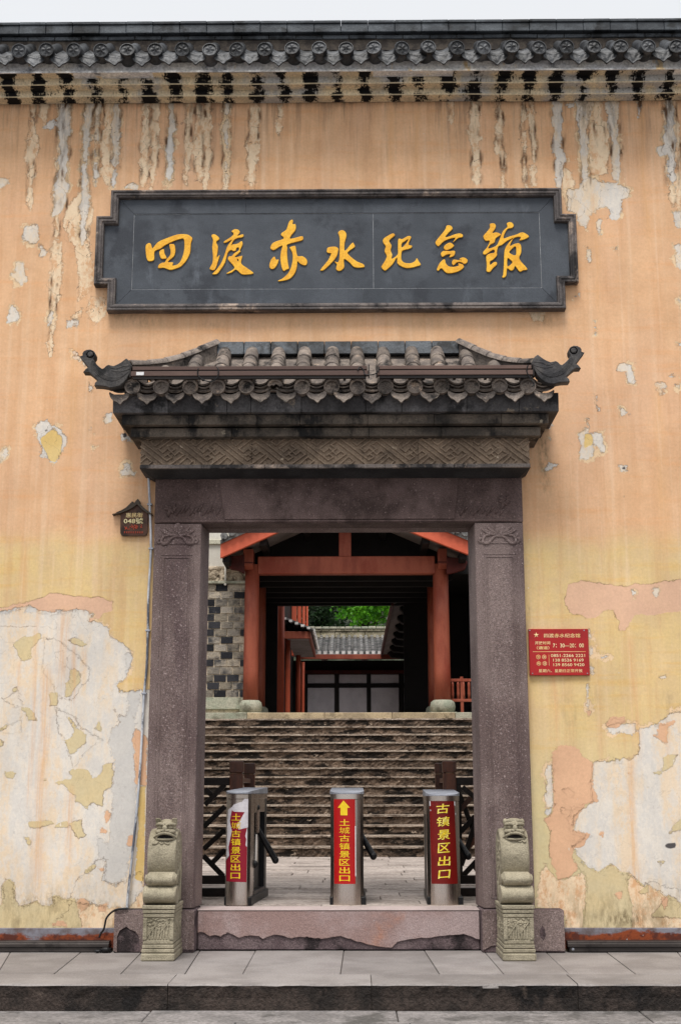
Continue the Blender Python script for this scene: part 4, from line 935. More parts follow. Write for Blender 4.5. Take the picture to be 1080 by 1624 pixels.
# upturned corner finials
FO = [(640,262),(672,285),(705,345),(690,400),(668,450),(640,500),(600,545),(560,578),(500,596),(440,604),(400,590),(340,580),(262,577),(268,552),(290,532),(318,527),(285,500),(255,470),(220,440),(185,414),(132,412),(148,392),(172,372),(200,372),(170,340),(140,305),(112,268),(85,232),(118,222),(116,195),(130,170),(160,155),(200,151),(235,165),(256,195),(254,230),(236,258),(252,300),(280,335),(310,362),(345,388),(372,378),(400,350),(422,338),(450,345),(485,352),(530,335),(580,308)]
def finial(mirror):
    def q(x, y):
        px = 120+x/7.714; py = 540+y/7.714
        if mirror: px = 1053.5-px; py -= 6
        v = P(px, py, YR+.02); return (v.x, v.z)
    ol = [q(*t) for t in FO]; ol = smoothcurve(ol, 1)
    m_ = curve_mesh('corner_finial', [ol], .10, .006, 'slate', 0)
    c = Vector((q(400,500)[0], 0, q(400,500)[1])); m_.transform(Matrix.Translation(-c))
    o = put('corner_finial', m_, can, (c.x, YR+.05, c.z))
    b = MB()
    for off in (0, 18, 36, 54):
        pts = [q(x-off*.55, y+off*.62) for x, y in ((232,262),(262,330),(310,395),(370,450),(440,480),(520,490),(600,465),(680,400))]
        pts = smoothcurve(pts, 3, False); n = len(pts)
        b.tube([(x, YR-.058, z) for x, z in pts], [.0085*(.5+.5*math.sin(math.pi*(i+1)/(n+1))) for i in range(n)], 6)
    for pts in ([(440,360),(520,380),(600,350),(690,340)], [(460,400),(560,415),(690,380)]):
        pp = smoothcurve([q(*t) for t in pts], 3, False); b.tube([(x, YR-.056, z) for x, z in pp], .009, 6)
    b.build('finial_ridges', 'slate', o, smooth=True)
    b = MB(); cc = q(205, 205)
    b.lathe([(.001,-.07),(.022,-.07),(.024,-.062),(.040,-.062),(.044,-.055),(.044,.04),(.001,.04)], 20, 'Y', (cc[0], YR, cc[1])); b.build('scroll_end', 'slate', o, smooth=False, bevel=.003)
    lab(o, 'right upturned corner finial' if mirror else 'left upturned corner finial')
finial(False); finial(True)

# ------------------------------------------------------------------ light bars on the canopy
def canopy_bar(pxl, pxr, label):
    Y = YR-.09
    z1_, z0_ = P(540, 578.5, Y).z, P(540, 599, Y).z; x0, x1 = P(pxl, 590, Y).x, P(pxr, 590, Y).x
    t = thing('linear_light_fixture', label, 'light fixture', ((x0+x1)/2, Y, z0_), 'brown light bars on the canopy tiles')
    H = z1_-z0_
    MB().box(x0, x1, Y, Y+.05, z0_+H*.2, z0_+H*.56).build('housing', 'barbrown', t, bevel=.003)
    MB().box(x0+.01, x1-.01, Y+.02, Y+.10, z0_+H*.70, z0_+H*.98).build('glare_shield', 'barbrown', t, bevel=.003)
    MB().box(x0+.02, x1-.02, Y+.012, Y+.04, z0_-.0, z0_+H*.2).build('lower_lip', 'bardark', t)
    MB().box(x0+.02, x1-.02, Y+.03, Y+.05, z0_+H*.56, z0_+H*.7).build('back_strip', 'bardark', t)
    for e, s_ in ((x0, -1), (x1, 1)):
        MB().box(min(e, e+s_*.01), max(e, e+s_*.01), Y-.002, Y+.06, z0_+H*.1, z0_+H).build('end_cap', 'bardark', t)
    n = 5
    for k in range(n):
        x = x0+(x1-x0)*(k+.5)/n
        MB().box(x-.012, x+.012, Y+.05, Y+.12, z0_+.01, z0_+H*.5).build('bracket', 'bardark', t)
    return t, x0, x1, z0_, H, Y
t, x0, x1, z0_, H, Yb = canopy_bar(208, 584, 'long brown light bar along the left of the canopy eave')
MB().box(x0+.05, x0+.12, Yb-.003, Yb, z0_+H*.25, z0_+H*.5).build('maker_label', 'white', t)
canopy_bar(598, 845, 'shorter brown light bar along the right of the canopy eave')
def loop(px, py, label, pts):
    b = MB(); pp = smoothcurve([(lambda v: (v.x, v.y, v.z))(P(px+x, py+y, YR-.1+.01*math.sin(i))) for i, (x, y) in enumerate(pts)], 5, False)
    b.tube(pp, .0055, 6); return tag(b.build('power_cable', 'cable', None, smooth=True), label, 'cable', 'black cable loops on the canopy')
loop(320, 580, 'black cable loop hanging at a gap left of the canopy middle', [(-5,4),(-6,14),(2,22),(14,25),(24,20),(27,8),(24,2)])
loop(565, 580, 'black cable loop hanging between the two canopy light bars', [(2,8),(6,2),(12,8),(14,14),(26,14),(34,10),(36,2)])
loop(845, 575, 'black cable drooping at the right end of the canopy light bars', [(-8,4),(-10,14),(-4,26),(2,34),(-2,38)])

# ------------------------------------------------------------------ name plaque
YPq = -.10
pl = thing('name_plaque', 'wide dark slate name plaque with stepped ends and gold calligraphy', 'plaque', (0, -.05, P(534, 492, YPq).z))
OUT = [(176,300.8),(176,342.5),(153.5,342.5),(148.3,450),(169.6,450),(169.6,492),(898.5,489),(898.5,447.4),(918.5,447.4),(912.5,337.4),(889,337.4),(889,297)]
ow = [P(x, y, YPq) for x, y in OUT]; ow = [(v.x, v.z) for v in ow]
# square it up
xa_, xb2 = (ow[0][0]+ow[5][0])/2, (ow[2][0]+ow[3][0])/2; xc_, xd_ = (ow[11][0]+ow[6][0])/2, (ow[8][0]+ow[9][0])/2
zA = (ow[0][1]+ow[11][1])/2; zB = (ow[1][1]+ow[10][1])/2; zC = (ow[3][1]+ow[8][1])/2; zD = (ow[5][1]+ow[6][1])/2
ow = [(xa_,zA),(xa_,zB),(xb2,zB),(xb2,zC),(xa_,zC),(xa_,zD),(xc_,zD),(xc_,zC),(xd_,zC),(xd_,zB),(xc_,zB),(xc_,zA)]
def inset(pts, d):
    n = len(pts); out = []
    a = sum(pts[i][0]*pts[(i+1)%n][1]-pts[(i+1)%n][0]*pts[i][1] for i in range(n)); sg = 1 if a > 0 else -1
    for i in range(n):
        p0, p1, p2 = Vector(pts[i-1]), Vector(pts[i]), Vector(pts[(i+1)%n])
        e1 = (p1-p0).normalized(); e2 = (p2-p1).normalized()
        n1 = Vector((-e1.y, e1.x))*sg; n2 = Vector((-e2.y, e2.x))*sg
        out.append(tuple(p1+(n1+n2)*d))
    return out
prof = [(0,.02),(0,-.085),(.006,-.10),(.022,-.10),(.027,-.088),(.034,-.088),(.038,-.096),(.056,-.094),(.062,-.082),(.074,-.078),(.078,-.02),(.078,.02)]
vs = []; n = len(ow)
for d, y in prof:
    vs += [(x, y, z) for x, z in inset(ow, d)]
fs = [(k*n+i, k*n+(i+1)%n, (k+1)*n+(i+1)%n, (k+1)*n+i) for k in range(len(prof)-1) for i in range(n)]
MB().add(vs, fs).build('frame', 'frame', pl, bevel=.002)
inn = inset(ow, .078)
MB().prism(inn, -.0325, .02).build('backing', 'joint', pl)
cx0, cx1 = P(211, 400, -.04).x, P(857, 400, -.04).x; ct, cb = P(540, 338, -.04).z, P(540, 457.5, -.04).z; cj = P(592, 400, -.04).x
g = .0035
A_, B_, Cc, Dd = inn[0], inn[5], inn[6], inn[11]
def slab(pts, label, yf=-.036): return lab(MB().prism(pts, yf, -.021).build('slate_panel', 'plaquestone', pl, bevel=.0012), label)
slab([(cx0+g,cb+g),(cj-g*.6,cb+g),(cj-g*.6,ct-g),(cx0+g,ct-g)], 'wide left field panel carrying four and a half characters', -.034)
slab([(cj+g*.6,cb+g),(cx1-g,cb+g),(cx1-g,ct-g),(cj+g*.6,ct-g)], 'narrower right field panel', -.034)
tx = [P(390,320,-.04).x, P(575,320,-.04).x, P(760,320,-.04).x]
def strip(zt_, zb_, sl):
    xsr = [None]+tx+[None]
    for k in range(4):
        a0 = A_[0]+.004 if k == 0 else tx[k-1]+.001; a1 = Cc[0]-.004 if k == 3 else tx[k]-.001
        if sl > 0: pts = [(a0, zt_), (a1, zt_), ((cx1-g if k == 3 else a1), zb_), ((cx0+g if k == 0 else a0), zb_)]
        else: pts = [((cx0+g if k == 0 else a0), zt_), ((cx1-g if k == 3 else a1), zt_), (a1, zb_), (a0, zb_)]
        MB().prism(pts, -.040, -.021).build('slate_panel', 'plaquestone', pl, bevel=.0012)
strip(inn[0][1]-.003, ct+g*.5, 1); strip(cb-g*.9, inn[5][1]+.003, -1)
def wing(side):
    if side < 0: pts = [(inn[0][0]+.002, inn[0][1]-.006), (cx0-g*.4, ct+g), (cx0-g*.4, cb-g), (inn[5][0]+.002, inn[5][1]+.006), (inn[4][0]+.002, inn[4][1]+.003), (inn[3][0]+.002, inn[3][1]+.003), (inn[2][0]+.002, inn[2][1]-.003), (inn[1][0]+.002, inn[1][1]-.003)]
    else: pts = [(inn[11][0]-.002, inn[11][1]-.006), (cx1+g*.4, ct+g), (cx1+g*.4, cb-g), (inn[6][0]-.002, inn[6][1]+.006), (inn[7][0]-.002, inn[7][1]+.003), (inn[8][0]-.002, inn[8][1]+.003), (inn[9][0]-.002, inn[9][1]-.003), (inn[10][0]-.002, inn[10][1]-.003)]
    MB().prism(pts, -.0385, -.021).build('slate_panel', 'plaquestone', pl, bevel=.0012)
wing(-1); wing(1)
CH = [
 ((225,360),12,[[(150,310),(185,340),(205,415),(240,380),(320,290),(480,220),(680,150),(850,145),(930,180),(968,230),(940,320),(925,500),(850,650),(790,720),(740,765),(640,805),(540,825),(430,785),(330,792),(315,765),(340,715),(400,685),(440,680),(480,620),(540,550),(555,470),(530,345),(580,330),(625,345),(645,440),(620,560),(500,670),(600,680),(590,740),(680,720),(740,660),(790,540),(815,400),(805,240),(720,240),(600,280),(440,360),(360,420),(270,455),(245,500),(240,630),(160,660),(115,640),(90,560),(78,400),(95,340)],[(340,480),(380,440),(425,430),(440,510),(480,595),(450,610),(380,610),(350,560)]]),
 ((325,355),12,[[(130,235),(160,205),(210,215),(270,265),(275,305),(220,350),(250,430),(250,520),(230,650),(285,600),(255,720),(215,840),(180,885),(130,885),(95,855),(145,760),(158,650),(148,500),(145,430),(160,320)],
   [(510,150),(545,120),(590,108),(640,120),(670,170),(620,235),(720,205),(742,235),(710,265),(620,280),(560,315),(525,370),(505,430),(530,400),(620,385),(700,335),(720,370),(715,420),(670,520),(685,535),(575,630),(610,640),(710,615),(715,640),(695,760),(810,850),(920,930),(915,955),(840,970),(710,968),(610,885),(570,890),(520,930),(430,958),(425,940),(540,875),(560,820),(455,700),(445,650),(470,625),(515,620),(560,570),(650,510),(645,455),(605,470),(590,515),(540,525),(505,505),(440,560),(390,740),(310,870),(235,960),(155,968),(150,955),(230,870),(310,760),(370,620),(430,440),(500,340),(510,315),(390,370),(365,345),(480,270),(545,215),(540,175)],[(630,675),(645,700),(640,720),(615,695)]]),
 ((420,340),13.5,[[(580,120),(608,145),(600,220),(655,215),(668,290),(650,360),(590,430),(545,530),(780,475),(825,500),(815,550),(750,580),(490,650),(485,720),(480,850),(500,1060),(520,1165),(460,1190),(415,1220),(380,1190),(350,1080),(335,920),(355,780),(380,680),(300,710),(210,770),(160,765),(122,730),(150,650),(220,595),(390,535),(400,495),(350,450),(370,400),(465,330),(520,170)],
   [(210,910),(245,980),(300,975),(270,1080),(200,1170),(130,1172),(100,1110),(120,1020),(150,960)],[(540,710),(640,680),(665,720),(700,895),(800,900),(880,950),(912,1020),(890,1090),(840,1098),(760,1065),(705,1015),(690,1130),(650,1260),(560,1370),(460,1415),(320,1440),(285,1425),(380,1380),(500,1270),(570,1120),(600,960),(590,830),(550,750)]]),
 ((500,350),12,[[(225,560),(245,515),(380,500),(440,540),(435,590),(410,680),(330,790),(180,935),(115,958),(100,940),(170,850),(250,750),(300,640),(290,625),(240,620),(218,590)],
   [(435,230),(490,188),(560,205),(595,290),(560,430),(555,565),(590,560),(700,430),(735,445),(755,495),(730,525),(620,605),(640,660),(790,780),(900,825),(935,865),(915,895),(750,895),(660,810),(555,735),(545,800),(550,895),(490,955),(430,960),(395,920),(410,840),(360,780),(410,795),(440,790),(460,700),(465,480),(465,350),(445,270)]]),
 ((600,360),14.4,[[(320,155),(375,180),(360,215),(270,290),(245,340),(300,430),(280,540),(315,640),(305,735),(435,640),(445,500),(450,300),(490,275),(545,285),(650,225),(715,215),(745,250),(685,405),(765,435),(755,480),(690,510),(590,535),(535,570),(520,700),(540,780),(620,830),(750,830),(840,780),(875,720),(920,790),(965,870),(880,905),(750,940),(620,945),(500,895),(430,830),(422,705),(330,850),(230,950),(145,1005),(70,935),(80,890),(150,780),(190,670),(140,560),(165,450),(110,370),(110,290),(180,230)],[(535,380),(590,345),(680,285),(640,370),(535,480)]]),
 ((685,350),16.6,[[(375,150),(420,130),(490,140),(535,195),(525,240),(430,330),(345,440),(450,425),(560,380),(700,345),(780,360),(810,400),(790,445),(690,465),(600,540),(540,580),(600,490),(590,460),(450,490),(300,560),(180,675),(130,665),(88,600),(110,530),(260,350),(350,230)],[(325,670),(400,610),(480,588),(570,650),(560,690),(500,740),(375,785),(305,735)],
   [(235,860),(300,805),(450,810),(570,800),(605,830),(590,910),(540,950),(450,975),(480,895),(370,910),(270,965),(235,910)],[(525,1090),(560,1035),(650,1040),(740,1052),(790,1050),(710,1025),(780,980),(860,985),(935,1050),(900,1130),(830,1145),(760,1100),(650,1110),(570,1180),(525,1150)],[(300,1030),(340,1040),(360,1130),(440,1210),(560,1225),(650,1210),(700,1185),(685,1135),(790,1155),(830,1200),(825,1250),(700,1340),(520,1390),(370,1380),(245,1265),(165,1330),(125,1300),(150,1220),(210,1110)]]),
 ((760,345),12.7,[[(205,140),(250,125),(300,128),(328,175),(310,240),(255,320),(340,305),(430,350),(325,425),(300,510),(215,555),(180,632),(330,580),(390,480),(440,350),(480,270),(560,195),(545,130),(600,98),(660,115),(688,170),(650,220),(580,230),(520,300),(485,425),(600,390),(740,350),(830,310),(900,315),(995,385),(920,440),(800,470),(830,400),(700,415),(640,500),(615,580),(700,540),(790,525),(835,580),(838,720),(800,840),(950,1020),(950,1060),(880,1070),(820,1100),(780,1070),(715,985),(690,1050),(630,1078),(560,1030),(545,1110),(535,1180),(490,1220),(455,1205),(475,1150),(490,950),(500,700),(530,600),(600,500),(680,420),(560,475),(450,560),(380,590),(350,700),(350,770),(280,850),(215,890),(215,960),(290,905),(345,910),(345,960),(270,1030),(220,1095),(180,1105),(140,1080),(145,960),(135,790),(200,735),(290,718),(305,680),(280,655),(200,700),(130,750),(75,745),(80,690),(150,610),(205,480),(120,475),(78,400),(90,360),(160,280),(210,210)],[(720,590),(740,680),(720,770),(600,715),(640,650)],[(565,830),(620,860),(660,905),(620,960),(560,985)]]),
]
for (ox, oy), sc_, loops in CH:
    ww = []
    for lp in loops:
        pts = [P(ox+x/sc_, oy+y/sc_, -.036) for x, y in lp]; ww.append([(v.x, v.z) for v in pts])
    c = Vector((sum(p[0] for p in ww[0])/len(ww[0]), 0, min(p[1] for p in ww[0])))
    ww = [smoothcurve([(x-c.x, z-c.z) for x, z in lp], 3) for lp in ww]
    put('gold_character', curve_mesh('gold_character', ww, .006, .0035, 'gold'), pl, (c.x, -.0335, c.z))

# ------------------------------------------------------------------ ground: pavement, kerb, road
YK = G(540, 1560.5, 0).y
def struct_empty(name, loc=(0,0,0)):
    o = bpy.data.objects.new(name, None); COL.objects.link(o); o.location = loc; return structure(o)
grd = structure(MB().box(-60, 60, -60, 90, -1.2, -.26).build('ground', 'gap'))
pav = struct_empty('pavement')
MB().box(-12, 12, YK+.03, .0, -.25, -.012).build('joint_bed', 'gap', pav)
YR1 = G(540, 1545, 0).y
def jit(pts, a=.004): return [(x+rng.uniform(-a,a), y+rng.uniform(-a,a)) for x, y in pts]
jx = [G(x, 1543, 0).x for x in (-190,-90, 0, 89,194,295,386,540,696,797,900,1005,1100,1190)]
jt = [G(x, 1512, 0).x for x in (-180,-80, 10, 125,222,313,403,545,675,770,868,965,1080,1180)]
jx = [-12,-6]+[v for v in jx]+[6,12]; jt = [-12,-6]+[v for v in jt]+[6,12]
for k in range(len(jx)-1):
    pts = [(jx[k]+.003, YR1+.003), (jx[k+1]-.003, YR1+.003), (jt[k+1]-.003, .0), (jt[k]+.003, .0)]
    MB().prismz(pts, -.1, rng.uniform(-.002,.002)).build('paving_slab', 'pave', pav, bevel=.004)
kx = [-12,-8,-5.4,-3.9]+[G(x, 1560, 0).x for x in (267, 589, 915)]+[3.9,5.6,8,12]
for k in range(len(kx)-1):
    a, c = kx[k]+.003, kx[k+1]-.003
    nn = 26; vs = []; fs = []
    prof = [(.0, -.30), (.012, -.10), (.004, -.03), (0.0, -.012), (.012, .0), (YR1-YK-.004, .0), (YR1-YK-.004, -.3)]
    for i in range(nn+1):
        x = a+(c-a)*i/nn
        for j_, (dy, z) in enumerate(prof):
            w_ = rng.uniform(-.007,.007) if j_ in (1,2,3) and 0 < i < nn else 0
            vs.append((x, YK+dy+w_, z+(rng.uniform(-.004,.001) if j_ in (3,4) else 0)))
    m_ = len(prof)
    fs = [(i*m_+j_, (i+1)*m_+j_, (i+1)*m_+j_+1, i*m_+j_+1) for i in range(nn) for j_ in range(m_-1)]+[tuple(range(m_)), tuple(range(nn*m_+m_-1, nn*m_-1, -1))]
    b = MB().add(vs, fs); me_ = b.mesh('kerb_stone', 'pave'); me_.materials.append(M['kerb'])
    for p_ in me_.polygons:
        if p_.normal.z < .3: p_.material_index = 1
    put('kerb_stone', me_, pav)
road = struct_empty('road', (0, YK, -.19))
zr_ = -.185
MB().box(-14, 14, -16, YK+.02, -.3, zr_-.02).build('road_bed', 'gap', road)
yr = YK; row = 0
ry = [YK-.004, G(540, 1621, zr_).y, G(540, 1621, zr_).y-.75]
while ry[-1] > -15: ry.append(ry[-1]-.8)
for r0, (ya, yb) in enumerate(zip(ry[:-1], ry[1:])):
    if r0 == 0: xr_ = [-12,-5,-3,G(232,1612,zr_).x,G(630,1612,zr_).x, 2.2, 4.4, 12]
    elif r0 < 4: xr_ = [-12]+[-5+1.25*i+rng.uniform(-.1,.1)+(r0%2)*.6 for i in range(9)]+[12]
    else: xr_ = [-12,-6,-3,0,3,6,12]
    for a, c in zip(xr_[:-1], xr_[1:]):
        MB().box(a+.004, c-.004, yb+.004, ya-.004, zr_-.08, zr_+rng.uniform(-.003,.003)).build('road_slab', 'road', road, bevel=.006)

# ------------------------------------------------------------------ floor bars in front of the wall
def floor_bar(x0, x1, label):
    Y0, Y1 = -.15, -.04
    h = P(100, 1493, Y0).z
    t = thing('floor_light_bar', label, 'light fixture', ((x0+x1)/2, (Y0+Y1)/2, 0), 'grey light bars lying at the foot of the wall')
    MB().box(x0, x1, Y0+.02, Y1, .003, h*.55).build('housing', 'bardark', t, bevel=.003)
    b = MB(); b.prismx([(Y0, h*.50), (Y0, h*.78), (Y0+.02, h*.80), (Y0+.02, h*.94), (Y0+.05, h), (Y1, h), (Y1, h*.56), (Y0+.02, h*.5)][::-1], x0-.01, x1+.01); b.build('cover_rail', 'floorbar', t, bevel=.002)
    MB().box(x0+.01, x1-.01, Y0+.012, Y0+.02, h*.1, h*.44).build('front_strip', 'floorbar', t)
    return t, h
fx1 = P(171, 1500, -.15).x; fx2 = P(902, 1500, -.15).x
t, h = floor_bar(-7.5, fx1, 'dark grey floor light bar left of the doorway, with black cable end')
b = MB(); b.box(fx1-.06, fx1+.03, -.16, -.06, .002, .035); b.ball((fx1-.01,-.17,.03), .028, (1.5,1,.8)); b.ball((fx1-.08,-.18,.018), .018, (1.8,1,.8)); b.build('connector', 'cable', t)
t, h = floor_bar(fx2, 7.5, 'dark grey floor light bar right of the doorway, with a round screw')
MB().lathe([(.012,0),(.012,-.008),(.004,-.012)], 12, 'Y', (fx2+.035, -.13, h*.3)).build('screw', 'capsteel', t)

# ------------------------------------------------------------------ conduit and cable left of the doorway
b = MB()
cp = [P(x, y, -.035) for x, y in ((236,752),(238,800),(240,870),(236,940),(235,1000),(233,1060),(229,1100),(226,1160),(222,1230),(217,1290),(210,1360),(203,1425),(202.5,1442))]
b.tube(smoothcurve([tuple(p) for p in cp], 3, False), .0115, 8)
con = thing('conduit_pipe', 'thin scuffed white conduit running down beside the left jamb', 'pipe', (cp[-1].x, -.035, cp[-1].z))
b.build('tube', 'conduit', con, smooth=True)
for y in (790, 878, 1010, 1090):
    i = min(range(len(cp)), key=lambda k: abs(P(540, y, -.035).z-cp[k].z)); c = cp[i]
    MB().box(c.x-.022, c.x+.022, -.05, .0, c.z-.008, c.z+.008).build('pipe_clip', 'capsteel', con, bevel=.002)
b = MB(); cc = [(203,1441),(196,1441),(184,1443),(175,1449),(169,1457),(167,1466),(165,1474),(160,1481),(158,1487)]
b.tube(smoothcurve([tuple(P(x, y, -.175 if x > 180 else -.06)) for x, y in cc], 4, False), [.007]*24+[.013]*9, 6) if False else b.tube(smoothcurve([tuple(P(x, y, -.18 if x > 182 else -.07)) for x, y in cc], 4, False), .009, 6)
tag(b.build('power_cable', 'cable', None, smooth=True), 'thick black cable dropping from the conduit to the left floor light bar', 'cable')

# ------------------------------------------------------------------ drum stones
def drum_stone(sgn, label):
    YFs = -.745
    px0, px1 = (223, 276.5) if sgn < 0 else (797.5, 850.5)
    x0, x1 = P(px0, 1525, YFs).x, P(px1, 1525, YFs).x; cx = (x0+x1)/2; w = x1-x0; YBk = -.20
    t = thing('drum_stone', label, 'stone carving', (cx, (YFs+YBk)/2, 0), 'pair of lion drum stones flanking the doorway')
    zz = lambda py: P(540, py, YFs).z
    ms = 'drum'
    b = MB()
    # pedestal: base, three bands, die with panel, three cap bands
    e = .0
    b.box(x0, x1, YFs, YBk, 0, zz(1512)); 
    o = b.build('pedestal_base', ms, t, bevel=.012)
    for k, (ya, yb, ins) in enumerate(((1511.5,1505.5,.004),(1505,1498.5,.009),(1498,1491.5,.014),(1455.5,1449.5,.010),(1449,1443,.006),(1442.5,1436,.002))):
        MB().box(x0+ins, x1-ins, YFs+ins, YBk, zz(ya)+.0015, zz(yb)).build('pedestal_band', ms, t, bevel=.005)
    d = MB().box(x0+.016, x1-.016, YFs+.02, YBk, zz(1491.5)+.001, zz(1455.5)).build('pedestal_die', ms, t)
    z0, z1 = zz(1491), zz(1456)
    for a, c in ((x0+.012, x0+.045), (x1-.045, x1-.012)): MB().box(a, c, YFs+.008, YFs+.022, z0+.001, z1-.001).build('panel_stile', ms, d, bevel=.003)
    b = MB()
    r2 = random.Random(11+sgn)
    for k in range(60):     # foliage carved in the panel
        u = r2.random(); v = .42+.55*r2.random(); 
        if v < .5+.25*abs(u-.5): continue
        b.ball((x0+.052+(w-.104)*u, YFs+.018, z0+(z1-z0)*v), .011, (1.2,.7,.7), 6, 4)
    for k in range(7):
        u = .1+.13*k; a = (x0+.05+(w-.1)*u, z0+.008); c = (x0+.05+(w-.1)*(u+r2.uniform(-.04,.1)), z0+(z1-z0)*r2.uniform(.45,.7))
        b.bar(a, c, .012, .010, YFs+.022)
    b.bar((x0+.05, z0+.03), (cx-.01, z1-.04), .008, .013, YFs+.022); b.bar((cx+.01, z0+.05), (x1-.05, z1-.03), .008, .013, YFs+.022)
    stuff(b.build('carved_panel', ms, d))
    b = MB()
    side = x1 if sgn < 0 else x0; s_ = 1 if sgn < 0 else -1
    for k in range(26):
        b.ball((side-s_*.016, YFs+.06+r2.random()*(YBk-YFs-.12), z0+.02+(z1-z0-.04)*r2.random()), .02, (.5,1.2,.8), 6, 4)
    stuff(b.build('side_carving', ms, d, smooth=True))
    # two rolled cushions
    zc1, zr1 = (zz(1405)+zz(1435.5))/2, (zz(1405)-zz(1435.5))/2
    def cushion(zc, rz, ry, yc, xa, xb, cham, name):
        seg = 22; prof = [(xa, .80*cham+.2*1 if cham < 1 else 1), (xa+.006, 1 if cham >= 1 else cham+.06), (xa+.03, 1), (xb-.03, 1), (xb-.006, 1 if cham >= 1 else cham+.06), (xb, .80*cham+.2 if cham < 1 else 1)]
        if cham >= 1: prof = [(xa, .93), (xa+.008, 1), (xb-.008, 1), (xb, .93)]
        vs = []
        for x, q in prof:
            for a in range(seg):
                th_ = 2*math.pi*a/seg; vs.append((x, yc+ry*q*math.cos(th_), zc+rz*(q if math.sin(th_) > 0 else q)*math.sin(th_)))
        n_ = len(prof); fs = [(k*seg+a, k*seg+(a+1)%seg, (k+1)*seg+(a+1)%seg, (k+1)*seg+a) for k in range(n_-1) for a in range(seg)]+[tuple(range(seg)), tuple(range(n_*seg-1, (n_-1)*seg-1, -1))]
        o = MB().add(vs, fs).build(name, ms, t, smooth=True)
        try: o.data.set_sharp_from_angle(angle=R(40))
        except Exception: pass
        return o
    lo = cushion(zc1, zr1, .13, YFs+.125, x0+.002, x1-.002, 1.0, 'lower_scroll')
    zc2, zr2_ = (zz(1385)+zz(1406))/2, (zz(1385)-zz(1406))/2+.006
    up = cushion(zc2, zr2_, .105, YFs+.115, x0+.01, x1-.004, .55, 'upper_cushion')
    # scrolled stand behind, holding the drum
    b = MB(); yr_ = (YFs+.10, YBk-.0); zb = zz(1436); zt = zz(1380)
    b.box(x0+.022, x1-.022, YFs+.14, YBk, zb, zc2+.02)
    b.build('stand', ms, t, bevel=.01)
    b = MB()
    for (yc, zc, r0) in ((YFs+.30, zc2-.0, .075), (YFs+.42, zc2+.035, .065), (YFs+.27, zc1-.01, .07)):
        for side in (x0+.022, x1-.022):
            sp_ = []
            for i in range(26):
                th_ = i*.5; rr = r0*(1-i/30); sp_.append((side, yc+rr*math.cos(th_), zc+rr*math.sin(th_)))
            b.tube(sp_, .010, 6)
    for side in (x0+.022, x1-.022):
        for k in range(4):
            b.tube([(side, YFs+.2+.05*k, zb+.02), (side, YFs+.24+.05*k, zb+.09), (side, YFs+.33+.03*k, zb+.17)], .010, 6)
    b.build('side_scrolls', ms, t, smooth=True)
    # the drum
    zcd, rd = (zz(1314)+zz(1404))/2, (zz(1314)-zz(1404))/2
    yc = YFs+.09+rd; wd = P(281, 1360, YFs).x-P(235, 1360, YFs).x; wd *= .99
    cxd = cx + (-.004 if sgn < 0 else .0)
    seg = 40; prof = [(-.5,.66),(-.492,.68),(-.492,.80),(-.5,.82),(-.5,.90),(-.46,.955),(-.3,.985),(0,1),(.3,.985),(.46,.955),(.5,.90),(.5,.82),(.492,.80),(.492,.68),(.5,.66)]
    vs = []
    for u, q in prof:
        for a in range(seg):
            th_ = 2*math.pi*a/seg; vs.append((cxd+wd*u, yc+rd*q*math.cos(th_)*.98, zcd+rd*q*math.sin(th_)))
    n_ = len(prof); fs = [(k*seg+a, k*seg+(a+1)%seg, (k+1)*seg+(a+1)%seg, (k+1)*seg+a) for k in range(n_-1) for a in range(seg)]+[tuple(range(seg)), tuple(range(n_*seg-1, (n_-1)*seg-1, -1))]
    dr = MB().add(vs, fs).build('drum', ms, t, smooth=True)
    try: dr.data.set_sharp_from_angle(angle=R(50))
    except Exception: pass
    b = MB()
    for side in (-1, 1):
        for k in range(30):
            th_ = k*.7; rr = rd*(.12+.5*((k*37)%30)/30)
            b.ball((cxd+side*wd*.497, yc+rr*math.cos(th_), zcd+rr*math.sin(th_)), .026, (.35,1.1,.8), 6, 4)
    stuff(b.build('drum_relief', ms, dr, smooth=True))
    # leaf fringe under the lion mask
    def rim(px, py, up=.004):
        v = P(px, py, YFs+.09)
        dz = v.z-zcd; yy = yc-math.sqrt(max(.0001, (rd*.99)**2-dz*dz))*.98
        return (P(px, py, yy).x, yy-up-.004, P(px, py, yy).z)
    ox = 215 if sgn < 0 else 791
    b = MB()
    if sgn < 0: lines = ([(278,485),(330,488),(375,460)], [(400,470),(425,490),(450,472)], [(470,460),(510,488),(555,484)], [(300,380),(340,330),(430,298),(500,320),(560,372)], [(330,392),(430,402),(535,390)])
    else: Q_ = lambda *p: [((x-791)*10.15, (y-1290)*10.15) for x, y in p]; lines = (Q_((808,1332),(815,1330),(819,1334.5)), Q_((819,1330.5),(824,1335),(828,1331)), Q_((826,1331),(831,1335.5),(833,1333)), [(180,330),(240,345),(300,300),(400,300),(460,360)], [(260,390),(350,400),(440,400)])
    for ln in lines[:3]:
        b.tube([rim(ox+x/10.15, 1290+y/10.15, .002) for x, y in smoothcurve(ln, 4, False)], .0085, 6)
    b.build('leaf_fringe', ms, dr, smooth=True)
    # lion mask
    hx = P(261 if sgn < 0 else 817, 1318, YFs+.09).x; hz = P(540, 1314.5, YFs+.1).z; hy = yc-rd*.60
    b = MB()
    b.ball((hx, hy+.05, hz+0.0000), .086, (1.0,1.0,.95), 18, 12)
    b.ball((hx, hy-.015, hz-0.0240), .074, (1.22,.8,.42), 18, 10)          # muzzle
    b.ball((hx, hy-.012, hz-0.0800), .060, (1.25,.7,.30), 16, 8)           # lower jaw
